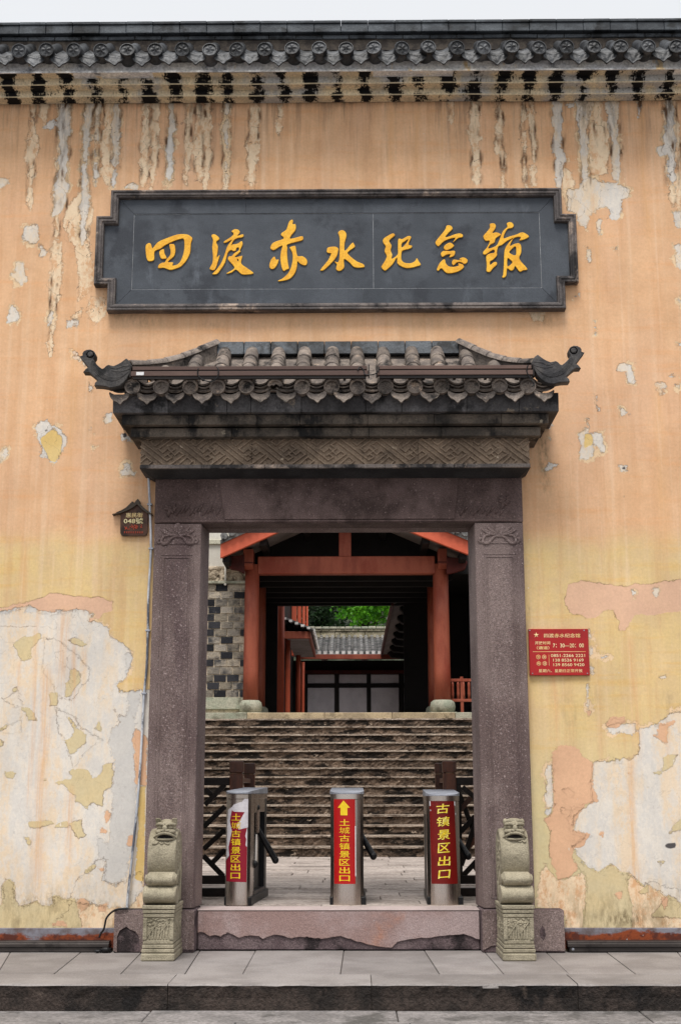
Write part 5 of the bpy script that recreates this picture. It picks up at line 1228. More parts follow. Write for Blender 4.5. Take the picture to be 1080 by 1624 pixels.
    for s2 in (-1, 1):
        b.ball((hx+s2*.038, hy-.035, hz+0.0144), .022, (1.15,.8,.8), 12, 8)  # eye
        b.tube(smoothcurve([(hx+s2*.006, hy-.052, hz+0.0224), (hx+s2*.024, hy-.058, hz+0.0384), (hx+s2*.056, hy-.04, hz+0.0400), (hx+s2*.082, hy-.01, hz+0.0272)], 3, False), [.010]*4+[.015]*5+[.008]*1, 6)
        b.ball((hx+s2*.020, hy-.076, hz-0.0144), .016, (1.1,.8,.8), 10, 6)   # nostril wing
    b.ball((hx, hy-.066, hz+0.0032), .022, (1.0,.8,1.3), 12, 8)
    b.ball((hx, hy-.030, hz+0.0416), .036, (1.0,.8,.6), 12, 8)
    arc = smoothcurve([(hx-.100, hy-.02, hz-0.0752), (hx-.072, hy-.055, hz-0.0560), (hx-.034, hy-.078, hz-0.0400), (hx, hy-.084, hz-0.0352), (hx+.034, hy-.078, hz-0.0400), (hx+.072, hy-.055, hz-0.0560), (hx+.100, hy-.02, hz-0.0752)], 4, False)
    b.tube(arc, [.006+.007*math.sin(math.pi*i/(len(arc)-1)) for i in range(len(arc))], 6)
    b.tube(smoothcurve([(hx-.078, hy-.035, hz-0.0832), (hx-.04, hy-.062, hz-0.0864), (hx, hy-.068, hz-0.0880), (hx+.04, hy-.062, hz-0.0864), (hx+.078, hy-.035, hz-0.0832)], 4, False), .010, 6)
    hd = b.build('lion_head', ms, t, smooth=True)
    for s2 in (-1, 1):
        b = MB()
        if sgn < 0: b.add([(hx+s2*.035,hy+.02,hz+0.0440),(hx+s2*.090,hy+.02,hz+0.0240),(hx+s2*.094,hy+.0,hz+0.0920),(hx+s2*.050,hy+.0,hz+0.0880),(hx+s2*.035,hy+.07,hz+0.0440),(hx+s2*.090,hy+.07,hz+0.0240),(hx+s2*.090,hy+.06,hz+0.0864),(hx+s2*.052,hy+.06,hz+0.0832)],[(0,1,2,3),(7,6,5,4),(0,4,5,1),(1,5,6,2),(2,6,7,3),(3,7,4,0)])
        else: b.ball((hx+s2*.072, hy+.02, hz+0.0544), .026, (.8,.9,1.1), 10, 8)
        b.build('ear', ms, hd, bevel=.006 if sgn < 0 else 0, smooth=sgn > 0)
    if sgn > 0: MB().ball((hx, hy+.02, hz+0.0600), .065, (1.15,.8,.42), 16, 8).build('mane', ms, hd, smooth=True)
    mo = [(hx-.070, hz-0.0800), (hx-.056, hz-0.0640), (hx-.030, hz-0.0496), (hx, hz-0.0448), (hx+.030, hz-0.0496), (hx+.056, hz-0.0640), (hx+.070, hz-0.0800)]
    MB().prism(mo, hy-.052, hy).build('open_mouth', 'fretback', hd)  # solid dark block: shade of the hollow mouth put into its colour
drum_stone(-1, 'left drum stone with a square-eared open-mouthed lion head on top')
drum_stone(1, 'right drum stone with a flat-maned lion head on top')

# ------------------------------------------------------------------ wall signs
Ys = -.035
TLs, BRs = P(837.6, 997.5, Ys), P(935, 1071, Ys)
sw, sh = BRs.x-TLs.x, TLs.z-BRs.z; scx, scz = (TLs.x+BRs.x)/2, (TLs.z+BRs.z)/2
sg = thing('opening_hours_sign', 'red acrylic sign with gold opening hours and telephone numbers right of the doorway', 'sign', (scx, -.02, BRs.z))
MB().box(scx-sw/2, scx+sw/2, Ys, -.005, scz-sh/2, scz+sh/2).build('board', 'signred', sg, bevel=.003)
def stext(body, u, v, hgt, m, width=None, bold=.0, nm='lettering'):
    "u, v in the zoomed view of the sign (0..1 of the board)"
    me_ = text_mesh(body, 1.0, m, width=width*sw if width else None, height=hgt*sh, bold=bold, depth=.0006)
    put(nm, me_, sg, (scx-sw/2+u*sw, Ys-.0002, scz+sh/2-v*sh))
U = lambda x: (x-152)/806; Vv = lambda y: (y-148)/607
stext('四渡赤水纪念馆', U(603), Vv(235), .088, 'signgold', (848-358)/806, .006)
stext('开放时间', U(336), Vv(332), .07, 'signgold', (438-234)/806, .01)
stext('（通道）', U(340), Vv(396), .07, 'signgold', (420-250)/806, .01)
stext('7：30—20：00', U(683), Vv(366), .085, 'signcream', (892-475)/806, .006)
stext('0851-2266 2221', U(672), Vv(497), .062, 'signcream', (902-442)/806, .003)
stext('138 8526 9169', U(676), Vv(557), .062, 'signcream', (882-472)/806, .003)
stext('139 8560 9420', U(680), Vv(617), .062, 'signcream', (888-472)/806, .003)
stext('星期六、星期日正常开放', U(566), Vv(695), .07, 'signgold', (860-272)/806, .003)
sx = lambda x: scx-sw/2+U(x)*sw; sz = lambda y: scz+sh/2-Vv(y)*sh
MB().box(sx(200), sx(915), Ys-.001, Ys, sz(449), sz(444)).build('rule_line', 'signgold', sg)
MB().box(sx(413), sx(417), Ys-.001, Ys, sz(628), sz(485)).build('rule_line', 'signgold', sg)
b = MB(); cxs, czs, rs = sx(255), sz(228), .026
for k in range(5):
    a = math.pi/2+k*2*math.pi/5; t1 = a-math.pi/5; t2 = a+math.pi/5
    c0 = (cxs, Ys-.007, czs); tip = (cxs+rs*math.cos(a), Ys, czs+rs*math.sin(a)); l1 = (cxs+rs*.4*math.cos(t1), Ys, czs+rs*.4*math.sin(t1)); l2 = (cxs+rs*.4*math.cos(t2), Ys, czs+rs*.4*math.sin(t2))
    b.add([c0, tip, l1, l2], [(0,2,1),(0,1,3)])
b.build('star_emblem', 'signgold', sg)
for (x, y), chh in zip(((273,515),(352,515),(276,600),(356,600)), '咨询电话'):
    r0 = .0215; hx_ = [(sx(x)+r0*math.cos(R(60*k+30)), sz(y)+r0*math.sin(R(60*k+30))) for k in range(6)]; hi = [(sx(x)+(p-sx(x))*.82, sz(y)+(q-sz(y))*.82) for p, q in hx_]
    bd = MB().prism(hx_, Ys-.0008, Ys).build('hexagon_badge', 'signgold', sg)
    MB().prism(hi, Ys-.0014, Ys-.0007).build('badge_field', 'signred', bd)
    me_ = text_mesh(chh, 1.0, 'signgold', height=.024, width=.024, bold=.01, depth=.0005); put('lettering', me_, bd, (sx(x), Ys-.0014, sz(y)))
for (x, y) in ((157,160),(925,160),(175,742),(945,742)):
    MB().lathe([(.006,0),(.006,-.003),(.002,-.005)], 10, 'Y', (sx(x)+(.008 if x < 500 else -.014), Ys, sz(y)+(-.006 if y < 500 else .008))).build('screw', 'capsteel', sg)

Yh = -.04
def hp(x, y): v = P(170+x/13.5, 780+y/13.5, Yh); return (v.x, v.z)
hs_ = thing('house_number_sign', 'small dark house number sign with a tiled roof shape, left of the doorway', 'sign', (hp(575,900)[0], -.02, hp(575,950)[1]))
bd = [(290,470),(285,880),(310,925),(350,940),(800,940),(840,920),(865,870),(880,470),(660,270)]
put('board', curve_mesh('board', [[(x-hp(575,900)[0], z-hp(575,950)[1]) for x, z in [hp(*p) for p in bd]]], .024, .002, 'signwood'), hs_, (hp(575,900)[0], -.008, hp(575,950)[1]))
rp = [(120,485),(125,500),(300,465),(450,410),(560,350),(655,275),(760,390),(860,460),(975,505),(985,490),(900,430),(800,350),(720,260),(700,190),(670,160),(630,195),(560,290),(430,380),(300,440)]
o = put('sign_roof', curve_mesh('sign_roof', [[(x-hp(660,300)[0], z-hp(660,300)[1]) for x, z in [hp(*p) for p in rp]]], .07, .003, 'signroof'), hs_, (hp(660,300)[0], .012, hp(660,300)[1]))
rp2 = [(185,430),(210,435),(370,380),(480,330),(560,270),(580,240),(560,205),(530,190),(500,225),(400,320),(300,380)]
put('rear_roof_edge', curve_mesh('rear_roof_edge', [[(x-hp(400,330)[0], z-hp(400,330)[1]) for x, z in [hp(*p) for p in rp2]]], .03, .003, 'signroof'), o, (hp(400,330)[0], .018, hp(400,330)[1]))
for body, x, y, wpx, hpx, m_, bold in (('惠民街', 588, 500, 360, 100, 'signgold', .004), ('048號', 570, 622, 410, 120, 'signcream', .004)):
    w_ = hp(x+wpx/2, y)[0]-hp(x-wpx/2, y)[0]; h_2 = hp(x, y-hpx/2)[1]-hp(x, y+hpx/2)[1]
    put('lettering', text_mesh(body, 1, m_, width=w_, height=h_2, bold=bold, depth=.0012), hs_, (hp(x,y)[0], Yh-.0005, hp(x,y)[1]))
b = MB()
for pts in ([(370,745),(400,770),(390,810)], [(420,745),(440,800),(500,790)], [(480,760),(510,745),(540,770)], [(530,700),(560,760),(580,810)], [(550,745),(620,720)], [(600,700),(625,790)], [(640,700),(650,770),(625,790)], [(590,770),(665,740)], [(720,705),(745,710),(740,740),(720,745)], [(720,765),(760,762)], [(425,775),(400,800)]):
    pp = [(hp(*q)[0], Yh-.001, hp(*q)[1]) for q in smoothcurve(pts, 3, False)]; b.tube(pp, .0022, 5, .5)
b.build('red_script', 'printred', hs_)
b = MB()
for k in range(9): x, z = hp(380+k*47, 862); b.box(x-.007, x+.006, Yh-.0012, Yh, z-.010, z-.007); b.box(x-.006, x+.007, Yh-.0012, Yh, z+.001, z+.004); b.box(x-.001, x+.002, Yh-.0014, Yh, z-.010, z+.006)
b.build('small_red_print', 'printred', hs_)

# ------------------------------------------------------------------ courtyard floor, steps, platform
HF = ZT-.02
YS0 = G(540, 1359, HF).y
RUN = .30; NS = 15
YS1 = YS0+RUN*(NS-1)
HT_ = P(540, 1139.5, YS1).z; RIS = (HT_-HF)/NS
HP = P(540, 1130, YS1+.05).z
court = struct_empty('courtyard_floor', (0, 5, HF))
MB().box(-7, 7, .30, YS0+1, -.2, HF-.015).build('joint_bed', 'gap', court)
y = .32; row = 0
while y < YS0:
    dy = rng.uniform(.42,.62); y2 = min(y+dy, YS0+.02)
    x = -4.2-rng.random()*.8
    while x < 4.4:
        dx = rng.uniform(.7,1.7) if abs(x) < 3 else 2
        MB().box(x+.005, x+dx-.005, y+.005, y2-.005, HF-.06, HF+rng.uniform(-.009,.003)).build('floor_slab', 'court', court, bevel=.007)
        x += dx
    y = y2+.0001; row += 1
stairs = thing('stone_steps', 'wide flight of worn mossy stone steps climbing from the courtyard to the hall', 'steps', (0, YS0, HF))
def rough_block(name, L_, d, h, m, amp, nx_=22, under=0):
    "block 0..L_ x 0..d x 0..h with a chipped front"
    prof = [(0, 0), (0, h*.35), (0, h*.7), (0, h*.97), (.01, h), (d*.5, h), (d, h), (d, 0)]
    vs = []; 
    for i in range(nx_+1):
        x = L_*i/nx_; wb = rng.uniform(-1,1)
        for j_, (yy, z) in enumerate(prof):
            e = amp*(rng.uniform(-1,1)*.8+wb*.4) if j_ < 5 else 0
            vs.append((x, yy+e, z+(rng.uniform(-.6,.05)*amp*.6 if 3 <= j_ <= 5 else 0)))
    n_ = len(prof); fs = [(i*n_+j_, (i+1)*n_+j_, (i+1)*n_+(j_+1)%n_, i*n_+(j_+1)%n_) for i in range(nx_) for j_ in range(n_)]+[tuple(range(n_-1,-1,-1)), tuple(range(nx_*n_, nx_*n_+n_))]
    return MB().add(vs, fs).mesh(name, m)
RB = [rough_block('riser_stone', 1.0, .30, RIS-.03, 'riser', .014) for _ in range(5)]
TB = [rough_block('tread_slab', 1.0, RUN+.06, .032, 'tread', .0045, 26) for _ in range(5)]
for k in range(NS):
    z0 = HF+k*RIS; y0 = YS0+k*RUN
    x = -4.6-rng.random()
    while x < 4.6:
        dx = rng.uniform(1.0, 1.9) if abs(x) < 2.6 else 2.4
        put('riser_stone', RB[rng.randrange(5)], stairs, (x+.003, y0+.012, z0), (0,0,0), (dx-.006, 1, 1))
        put('tread_slab', TB[rng.randrange(5)], stairs, (x+.002, y0-.012+rng.uniform(-.006,.006), z0+RIS-.031+rng.uniform(-.003,.003)), (0,0,0), (dx-.004, 1, 1))
        x += dx
MB().prismx([(YS0+.2, HF-.3), (YS1+.3, HT_-.08), (YS1+.3, HF-.3)], -6, 6).build('step_core', 'riser', stairs)
plat = struct_empty('platform', (0, YS1+.1, HP))
YPf = YS1+.05
xL1, xR1 = P(392, 1133, YPf).x, P(722, 1133, YPf).x
for a, c, m_ in ((-7,-5,'paleslab'),(-5,-3.6,'paleslab'),(-3.6,xL1-.9,'paleslab'),(xL1-.9,xL1,'paleslab'),(xL1,xL1+1.55,'buffslab'),(xL1+1.55,xL1+2.9,'buffslab'),(xL1+2.9,xR1,'buffslab'),(xR1,xR1+1.2,'paleslab'),(xR1+1.2,7,'paleslab')):
    MB().box(a+.003, c-.003, YPf, YPf+.6, HT_-.06, HP).build('edge_slab', m_, plat, bevel=.01)
MB().box(-8, 8, YPf+.6, 46, HF-.3, HP-.004).build('platform_floor', 'court', plat)

# side walls of the courtyard
cw = thing('courtyard_side_wall', 'white plastered courtyard side wall hidden left of the doorway', 'wall', (-5.2, 6, 0))
MB().box(-5.5, -5.0, YB, YPf+.2, -.2, 3.6).build('wall_body', 'plaster', cw); MB().box(-5.6, -4.9, YB, YPf+.2, 3.6, 3.75).build('coping', 'fartile', cw)
cw = thing('courtyard_side_wall', 'white plastered courtyard side wall hidden right of the doorway', 'wall', (5.2, 6, 0))
MB().box(5.0, 5.5, YB, YPf+.2, -.2, 3.6).build('wall_body', 'plaster', cw); MB().box(4.9, 5.6, YB, YPf+.2, 3.6, 3.75).build('coping', 'fartile', cw)

# ------------------------------------------------------------------ turnstiles
def turnstile(pxl, pxr, py_top, Y, label, kind, rot=0.0, arms=1):
    cxp = (pxl+pxr)/2; cx = P(cxp, 1340, Y).x; w = (P(pxr, 1340, Y).x-P(pxl, 1340, Y).x)
    H = P(cxp, py_top, Y).z-HF
    t = thing('turnstile', label, 'turnstile', (cx, Y, HF), 'steel turnstiles behind the threshold')
    Rr = w*.62; hw = w/2*.80
    yf = lambda x: Rr-math.sqrt(max(0, Rr*Rr-x*x))            # rounded front
    yo = .02
    fr = [(x, yf(x)) for x in np.linspace(-hw, hw, 17)]
    D = 1.15
    def P_(name, mb, m, **kw):
        me_ = mb.mesh(name, m); o = bpy.data.objects.new(name, me_); COL.objects.link(o); o.parent = t
        if kw.get('bevel'): bev(o, kw['bevel'])
        return o
    H1 = H-.075
    # front column
    pts = fr+[(w/2*.98, yf(hw)+.05), (w/2*.98, .30), (-w/2*.98, .30), (-w/2*.98, yf(hw)+.05)]
    P_('front_column', MB().prismz([(float(x), float(y)) for x, y in pts], .0, H1), 'steel', bevel=.003)
    # seam band and sloping cap
    P_('top_band', MB().prismz([(float(x)*1.01, float(y)-.003) for x, y in fr]+[(w/2, yf(hw)+.05), (w/2, D), (-w/2, D), (-w/2, yf(hw)+.05)], H1+.002, H-.02 if kind != 'left' else H-.03), 'steel', bevel=.002)
    cp_ = [(float(x)*1.03, float(y)-.006) for x, y in fr]+[(w/2*1.02, yf(hw)+.045), (w/2*1.02, D+.01), (-w/2*1.02, D+.01), (-w/2*1.02, yf(hw)+.045)]
    n_ = len(cp_); zt_ = lambda y: H-.018+.055*min(1, max(0, (y+.01)/.26))
    vs = [(x, y, H-.025) for x, y in cp_]+[(x, y, zt_(y)) for x, y in cp_]
    # split the top so that the slope breaks cleanly
    b = MB(); b.add(vs, [tuple(range(n_-1,-1,-1))]+[(i, (i+1)%n_, n_+(i+1)%n_, n_+i) for i in range(n_)]+[tuple(range(n_, n_+17))+(n_+17, n_+20), (n_+17, n_+18, n_+19, n_+20)])
    P_('sloping_cap', b, 'capsteel')
    # rear column, base, recess
    P_('rear_column', MB().box(-w/2*.98, w/2*.98, D-.16, D, .0, H1), 'black' if kind == 'left' else 'steel', bevel=.006)
    P_('base_plinth', MB().box(-w/2*1.02, w/2*1.12, .06, D+.05, .0, .075), 'black', bevel=.006)
    P_('recess_panel', MB().box(-w/2*.96, w/2*.62, .29, D-.15, .07, H1-.12), 'black')
    P_('upper_housing', MB().box(-w/2*.98, w/2*.98, .29, D-.15, H1-.13, H1), 'steel', bevel=.003)
    P_('side_sill', MB().box(-w/2*.98, w/2*1.02, .29, D-.15, .07, .11), 'floorbar', bevel=.003)
    # hub and arms
    hz_ = H*.56; hub = P_('hub', MB().lathe([(.001,w*.2),(.07,w*.2),(.075,w*.32),(.05,w*.42),(.001,w*.44)], 18, 'X', (0, .62, hz_)), 'black', bevel=.003)
    def arm(p, q, nm='arm'):
        b = MB(); p = Vector(p); q = Vector(q); b.tube([p, p*.5+q*.5, q], [.024,.029,.032], 10); a = P_(nm, b, 'black' if nm == 'padded_arm' else 'steel'); 
        a.parent = hub
        b = MB(); b.ball(tuple(q), .034, (1,1,1.1), 12, 8); e = P_('arm_tip', b, 'black'); e.parent = hub
        return a
    if kind == 'left':
        arm((w*.36, .60, hz_+.03), (w*.50, .34, .36)); arm((w*.36, .64, hz_+.12), (w*1.12, .72, .38), 'padded_arm'); arm((w*.40, .62, hz_+.06), (w*.42, .55, hz_+.30))
        bb = MB()
        for k in range(2): bb.box(w*.30, w*.42, .36, .42, .19+.04*k, .205+.04*k)
        P_('white_stripes', bb, 'white')
    else:
        arm((w*.36, .62, hz_+.08), (w*.80, .42, .43), 'padded_arm'); 
    # stickers
    def wrap(me_, lift):
        n2 = len(me_.vertices); a = np.empty(n2*3); me_.vertices.foreach_get('co', a); a = a.reshape(-1, 3)
        a[:,1] += Rr-np.sqrt(np.maximum(0, Rr*Rr-a[:,0]**2)) - lift; me_.vertices.foreach_set('co', a.ravel()); me_.update(); return me_
    def sheet(outl, m, lift, name):
        "fine prism of a polygon in (x, z), wrapped on the rounded front"
        import bmesh
        me_ = MB().prism(outl, -.0006, 0).mesh(name, m); bm = bmesh.new(); bm.from_mesh(me_)
        for k in range(-9, 10):
            g_ = bm.verts[:]+bm.edges[:]+bm.faces[:]
            bmesh.ops.bisect_plane(bm, geom=g_, plane_co=(k*.0125, 0, 0), plane_no=(1,0,0))
        bm.to_mesh(me_); bm.free(); wrap(me_, lift)
        o = bpy.data.objects.new(name, me_); COL.objects.link(o); o.parent = t; return o
    zY = lambda py: P(cxp, py, Y).z-HF; xY = lambda px, py=1340: P(px, py, Y).x-cx
    def txt(chars, ptop, pbot, pcx, wpx, m, bold, par, shear=0, hfac=.82):
        n3 = len(chars); stp = (zY(ptop)-zY(pbot))/n3
        for k, c_ in enumerate(chars):
            wd_ = xY(pcx+wpx/2)-xY(pcx-wpx/2)
            if c_ == '口': hh = stp*hfac*.86
            else: hh = stp*hfac
            me_ = text_mesh(c_, 1, m, width=wd_, height=hh, bold=0 if c_ == '城' else bold, depth=.0006, shear=shear)
            if shear: me_.transform(Matrix.Rotation(R(-4), 4, 'Y'))
            import bmesh
            a = np.empty(len(me_.vertices)*3); me_.vertices.foreach_get('co', a); a = a.reshape(-1,3); a[:,0] += xY(pcx); me_.vertices.foreach_set('co', a.ravel())
            bm = bmesh.new(); bm.from_mesh(me_)
            for k2 in range(-8, 9): bmesh.ops.bisect_plane(bm, geom=bm.verts[:]+bm.edges[:]+bm.faces[:], plane_co=(k2*.0125, 0, 0), plane_no=(1,0,0))
            bm.to_mesh(me_); bm.free(); wrap(me_, .0022)
            o = bpy.data.objects.new('lettering', me_); COL.objects.link(o); o.parent = par; o.location = (0, 0, zY(ptop)-stp*(k+.5))
    if kind == 'mid':
        a, c = xY(530), xY(563.5)
        s1 = sheet([(a, zY(1402)), (c, zY(1402)), (c-.001, zY(1266)), (a-.004, zY(1266))], 'sticker', .0006, 'direction_sticker')
        aw = [(544.8,1269.5),(555.3,1281),(551,1281),(551,1293),(540,1293),(540,1281),(535.5,1281)]
        o = sheet([(xY(x), zY(y)) for x, y in aw], 'yellow', .0015, 'arrow'); o.parent = s1
        txt('土城古镇景区出口', 1298, 1399.5, 546.4, 16.5, 'yellow', .008, s1)
        s2 = sheet([(xY(563.2), zY(1390)), (xY(564.6), zY(1390)), (xY(564.4), zY(1310)), (xY(563), zY(1310))], 'white', .0014, 'peeling_white_edge')
    if kind == 'left':
        def lq(x, y): return (xY(320+x/6.25, 1190+y/6.25), zY(1190+y/6.25))
        s1 = sheet([lq(*p) for p in ((238,1300),(228,1100),(270,1050),(262,960),(300,800),(275,700),(300,590),(320,608),(428,608),(375,705),(345,740),(365,782),(448,762),(446,1000),(440,1308))], 'stickermaroon', .0006, 'torn_maroon_sticker')
        for pl_ in ([(238,1080),(250,690),(258,590),(300,560),(320,535),(400,510),(425,480),(458,475),(455,765),(370,785),(345,740),(378,700),(425,612),(320,608),(298,592),(276,700),(298,800),(262,960),(270,1045)], [(448,765),(446,960),(432,940),(440,880),(430,850)]):
            o = sheet([lq(*p) for p in pl_], 'stickerwhite', .0012, 'torn_paper'); o.parent = s1
        txt('土城古镇景区出口', 1190+620/6.25, 1190+1285/6.25, 320+338/6.25, 15.5, 'yellow', .008, s1)
    if kind == 'right':
        s1 = sheet([(xY(683.5), zY(1402)), (xY(725), zY(1402)), (xY(721.5), zY(1266)), (xY(682), zY(1266))], 'stickerdark', .0006, 'dark_red_sticker')
        txt('古镇景区出口', 1272, 1397, 703.5, 21, 'yellowpale', .012, s1, shear=.12, hfac=.74)
        for pl_ in ([(192,475),(200,475),(206,550),(196,552)], [(428,475),(445,478),(450,550),(438,545),(440,500)], [(445,620),(456,625),(456,650)], [(210,490),(228,488),(225,500),(212,500)], [(196,590),(210,588),(208,605)]):
            o = sheet([(xY(650+x/6.25, 1190+y/6.25), zY(1190+y/6.25)) for x, y in pl_], 'stickerwhite', .0012, 'worn_patch'); o.parent = s1
    t.rotation_euler = (0, 0, rot)
    return t
turnstile(355.5, 396, 1254.5, .62, 'left turnstile with a torn maroon and white sticker', 'left', R(-4.5))
turnstile(523.5, 577, 1255, .62, 'middle turnstile with a red sticker and yellow arrow', 'mid', 0)
turnstile(677, 730, 1258, .62, 'right turnstile with a dark red brush lettered sticker', 'right', R(-1.5))

# ------------------------------------------------------------------ timber barriers beside the turnstiles
def barrier(side, label):
    Yb_ = 1.75
    pA = (363.5, 384) if side < 0 else (704, 724.5)
    t = thing('timber_barrier', label, 'barrier', (P(sum(pA)/2, 1300, Yb_).x, Yb_, HF))
    a, c = P(pA[0], 1300, Yb_).x, P(pA[1], 1300, Yb_).x
    zt = P(540, 1207, Yb_).z; zm = P(540, 1225.5, Yb_).z
    MB().box(a, c, Yb_, Yb_+(c-a), HF, zm-.006).build('post', 'brownpost', t, bevel=.006)
    MB().box(a-.004, c+.004, Yb_-.004, Yb_+(c-a)+.004, zm, zt).build('post_cap', 'brownpost', t, bevel=.008)
    Y2 = 2.9; pB = (386, 403) if side < 0 else (691.5, 705)
    a2, c2 = P(pB[0], 1300, Y2).x, P(pB[1], 1300, Y2).x
    if side < 0: a2 -= 0; 
    w2 = .12
    if side < 0: a2 = c2-w2
    else: c2 = a2+w2
    z2t, z2m = P(540, 1210, Y2).z, P(540, 1227, Y2).z
    MB().box(a2, c2, Y2, Y2+w2, HF, z2m-.006).build('post', 'brownpost', t, bevel=.006)
    MB().box(a2-.004, c2+.004, Y2-.004, Y2+w2+.004, z2m, z2t).build('post_cap', 'brownpost', t, bevel=.008)
    zr1 = P(540, 1232, Y2).z
    MB().box(min(a,a2)+.04, max(c,c2)-.04, Yb_+.13, Y2, zr1-.07, zr1-.02).build('side_rail', 'brownpost', t, bevel=.004)
    MB().box(min(a,a2)+.04, max(c,c2)-.04, Yb_+.13, Y2, HF+.25, HF+.30).build('side_rail', 'brownpost', t, bevel=.004)
    xe_ = a-1.7 if side < 0 else c+1.7; x0, x1 = (xe_, a) if side < 0 else (c, xe_)
    for ya, yb in ((1233,1245),(1389,1402.5)):
        MB().box(x0, x1, Yb_+.03, Yb_+.10, P(540, yb, Yb_).z, P(540, ya, Yb_).z).build('rail', 'rail', t, bevel=.004)
    MB().box(x0, x1, Yb_+.02, Yb_+.12, HF, P(540, 1409, Yb_).z).build('base_beam', 'rail', t, bevel=.004)
    zt2, zb2 = P(540, 1245, Yb_).z, P(540, 1389, Yb_).z; cnt = 0
    if side < 0: base = [((32,540),(232,338)), ((20,760),(232,555)), ((18,980),(232,785)), ((105,1115),(232,985)), ((15,1045),(215,1250)), ((35,385),(100,445))]; ox, oy = 320, 1190
    else: base = [((520,365),(660,480)), ((500,590),(600,468)), ((505,805),(645,655)), ((510,1035),(655,875)), ((520,1250),(660,1100)), ((640,1150),(700,1230))]; ox, oy = 650, 1190
    for k, (p, q) in enumerate(base):
        p = P(ox+p[0]/6.25, oy+p[1]/6.25, Yb_+.06); q = P(ox+q[0]/6.25, oy+q[1]/6.25, Yb_+.06)
        MB().bar((p.x, p.z), (q.x, q.z), .052, .035, Yb_+.085+.003*k).build('lattice_bar', 'rail' if k % 2 == 0 or side < 0 else 'brownpost', t, bevel=.003)
    stepz = .28
    for k in range(7):     # the lattice goes on behind the jamb
        dx = -.36*k-.38 if side < 0 else .36*k+.30
        xx = (a if side < 0 else c)+dx
        if abs(xx-(a if side < 0 else c)) > 1.5: break
        MB().bar((xx-.26, zb2+.1), (xx+.0, zt2-.1), .05, .03, Yb_+.08+.002*k).build('lattice_bar', 'rail', t)
        MB().bar((xx-.26, zt2-.1), (xx+.0, zb2+.1), .05, .028, Yb_+.115+.002*k).build('lattice_bar', 'rail', t)
    MB().box(c if side < 0 else a-.035, c+.035 if side < 0 else a, Yb_+.05, Yb_+.07, HF+.05, HF+.1).build('foot_bracket', 'rail', t)
    if side > 0: MB().box(c, c+.05, Yb_+.02, Yb_+.08, zb2, zt2).build('end_stile', 'rail', t)
barrier(-1, 'brown lattice barrier with two posts behind the left turnstile')
barrier(1, 'brown lattice barrier with two posts behind the right turnstile')

# ------------------------------------------------------------------ brick side building left of the steps
YBW = YPf+.35
bw = thing('brick_side_building', 'white plastered side building standing on a grey brick wall left of the hall', 'building', (-3, YBW, HP))
zb0 = P(350, 1106, YBW).z; zb1_ = P(350, 926, YBW).z
nrow = 15; rh = (zb1_-zb0)/nrow; bwid = P(350+20.3, 1000, YBW).x-P(350, 1000, YBW).x
xr_b = P(399, 1000, YBW).x
MB().box(-7, xr_b, YBW+.03, YBW+3.2, HP, zb1_-.003).build('wall_core', 'mortar', bw)
BM = [MB().box(0, bwid-.022, 0, .06, 0, rh-.022).mesh('brick', 'brick'), MB().box(0, bwid-.022, 0, .06, 0, rh-.022).mesh('brick', 'brickdark')]
offs = {0:0}
nb = 0
for r0 in range(nrow):
    off = (r0 % 2)*bwid*.5
    x = P(328.5, 1000, YBW).x - (.42*bwid if r0 % 2 == 0 else -.05*bwid) - 13*bwid
    while x < xr_b-.02:
        dk = rng.random() < .3
        o = put('brick', BM[dk], bw, (x+.011+rng.uniform(-.003,.003), YBW+rng.uniform(0,.008), zb0+r0*rh+.011)); o.rotation_euler = (0, rng.uniform(-.008,.008), 0); nb += 1
        if x+bwid > xr_b: o.scale = ((xr_b-x)/bwid, 1, 1)
        x += bwid
zs1 = P(350, 1125, YBW).z
for k in range(6):
    x1_ = xr_b-.02-k*1.0; MB().box(x1_-.995, x1_, YBW-.04, YBW+.04, max(HP, zs1)+.0, zb0-.004).build('base_stone', 'paleslab', bw, bevel=.008)
MB().box(-7, xr_b, YBW-.06, YBW+.1, zb1_, P(350, 922, YBW).z).build('stone_ledge', 'paleslab', bw, bevel=.006)
za, zb_2 = P(350, 922, YBW).z, P(350, 898, YBW).z
fz = MB(); fz.box(-7, xr_b, YBW+.02, YBW+.3, za, zb_2)
r2 = random.Random(5)
for k in range(70): fz.ball((xr_b-.05-r2.random()*2.4, YBW+.02, za+.05+r2.random()*(zb_2-za-.08)), .07, (1.2,.5,.7), 7, 5)
fz.build('eroded_frieze', 'frieze', bw)
zc_ = P(350, 863, YBW).z
MB().box(-7, xr_b, YBW+.05, YBW+3.2, zb_2, zc_).build('upper_wall', 'plaster', bw)
MB().box(-7, xr_b+.02, YBW, YBW+3.2, zc_, zc_+.1).build('string_course', 'paleslab', bw, bevel=.01)
MB().box(-7, xr_b, YBW+.05, YBW+3.2, zc_+.1, zc_+1.5).build('upper_wall', 'plaster', bw)
p_ = P(358, 900, YBW-.03)
b = MB(); b.tube([(p_.x, YBW-.02, P(358,885,YBW).z), (p_.x, YBW-.02, P(358,927,YBW).z)], .022, 8); b.tube([(-5, YBW-.03, P(350,925.5,YBW).z), (xr_b-.02, YBW-.03, P(350,924.5,YBW).z)], .014, 6)
b.ball((p_.x, YBW-.03, P(358,927,YBW).z), .03); b.build('drain_pipe', 'plaster', bw, smooth=True)

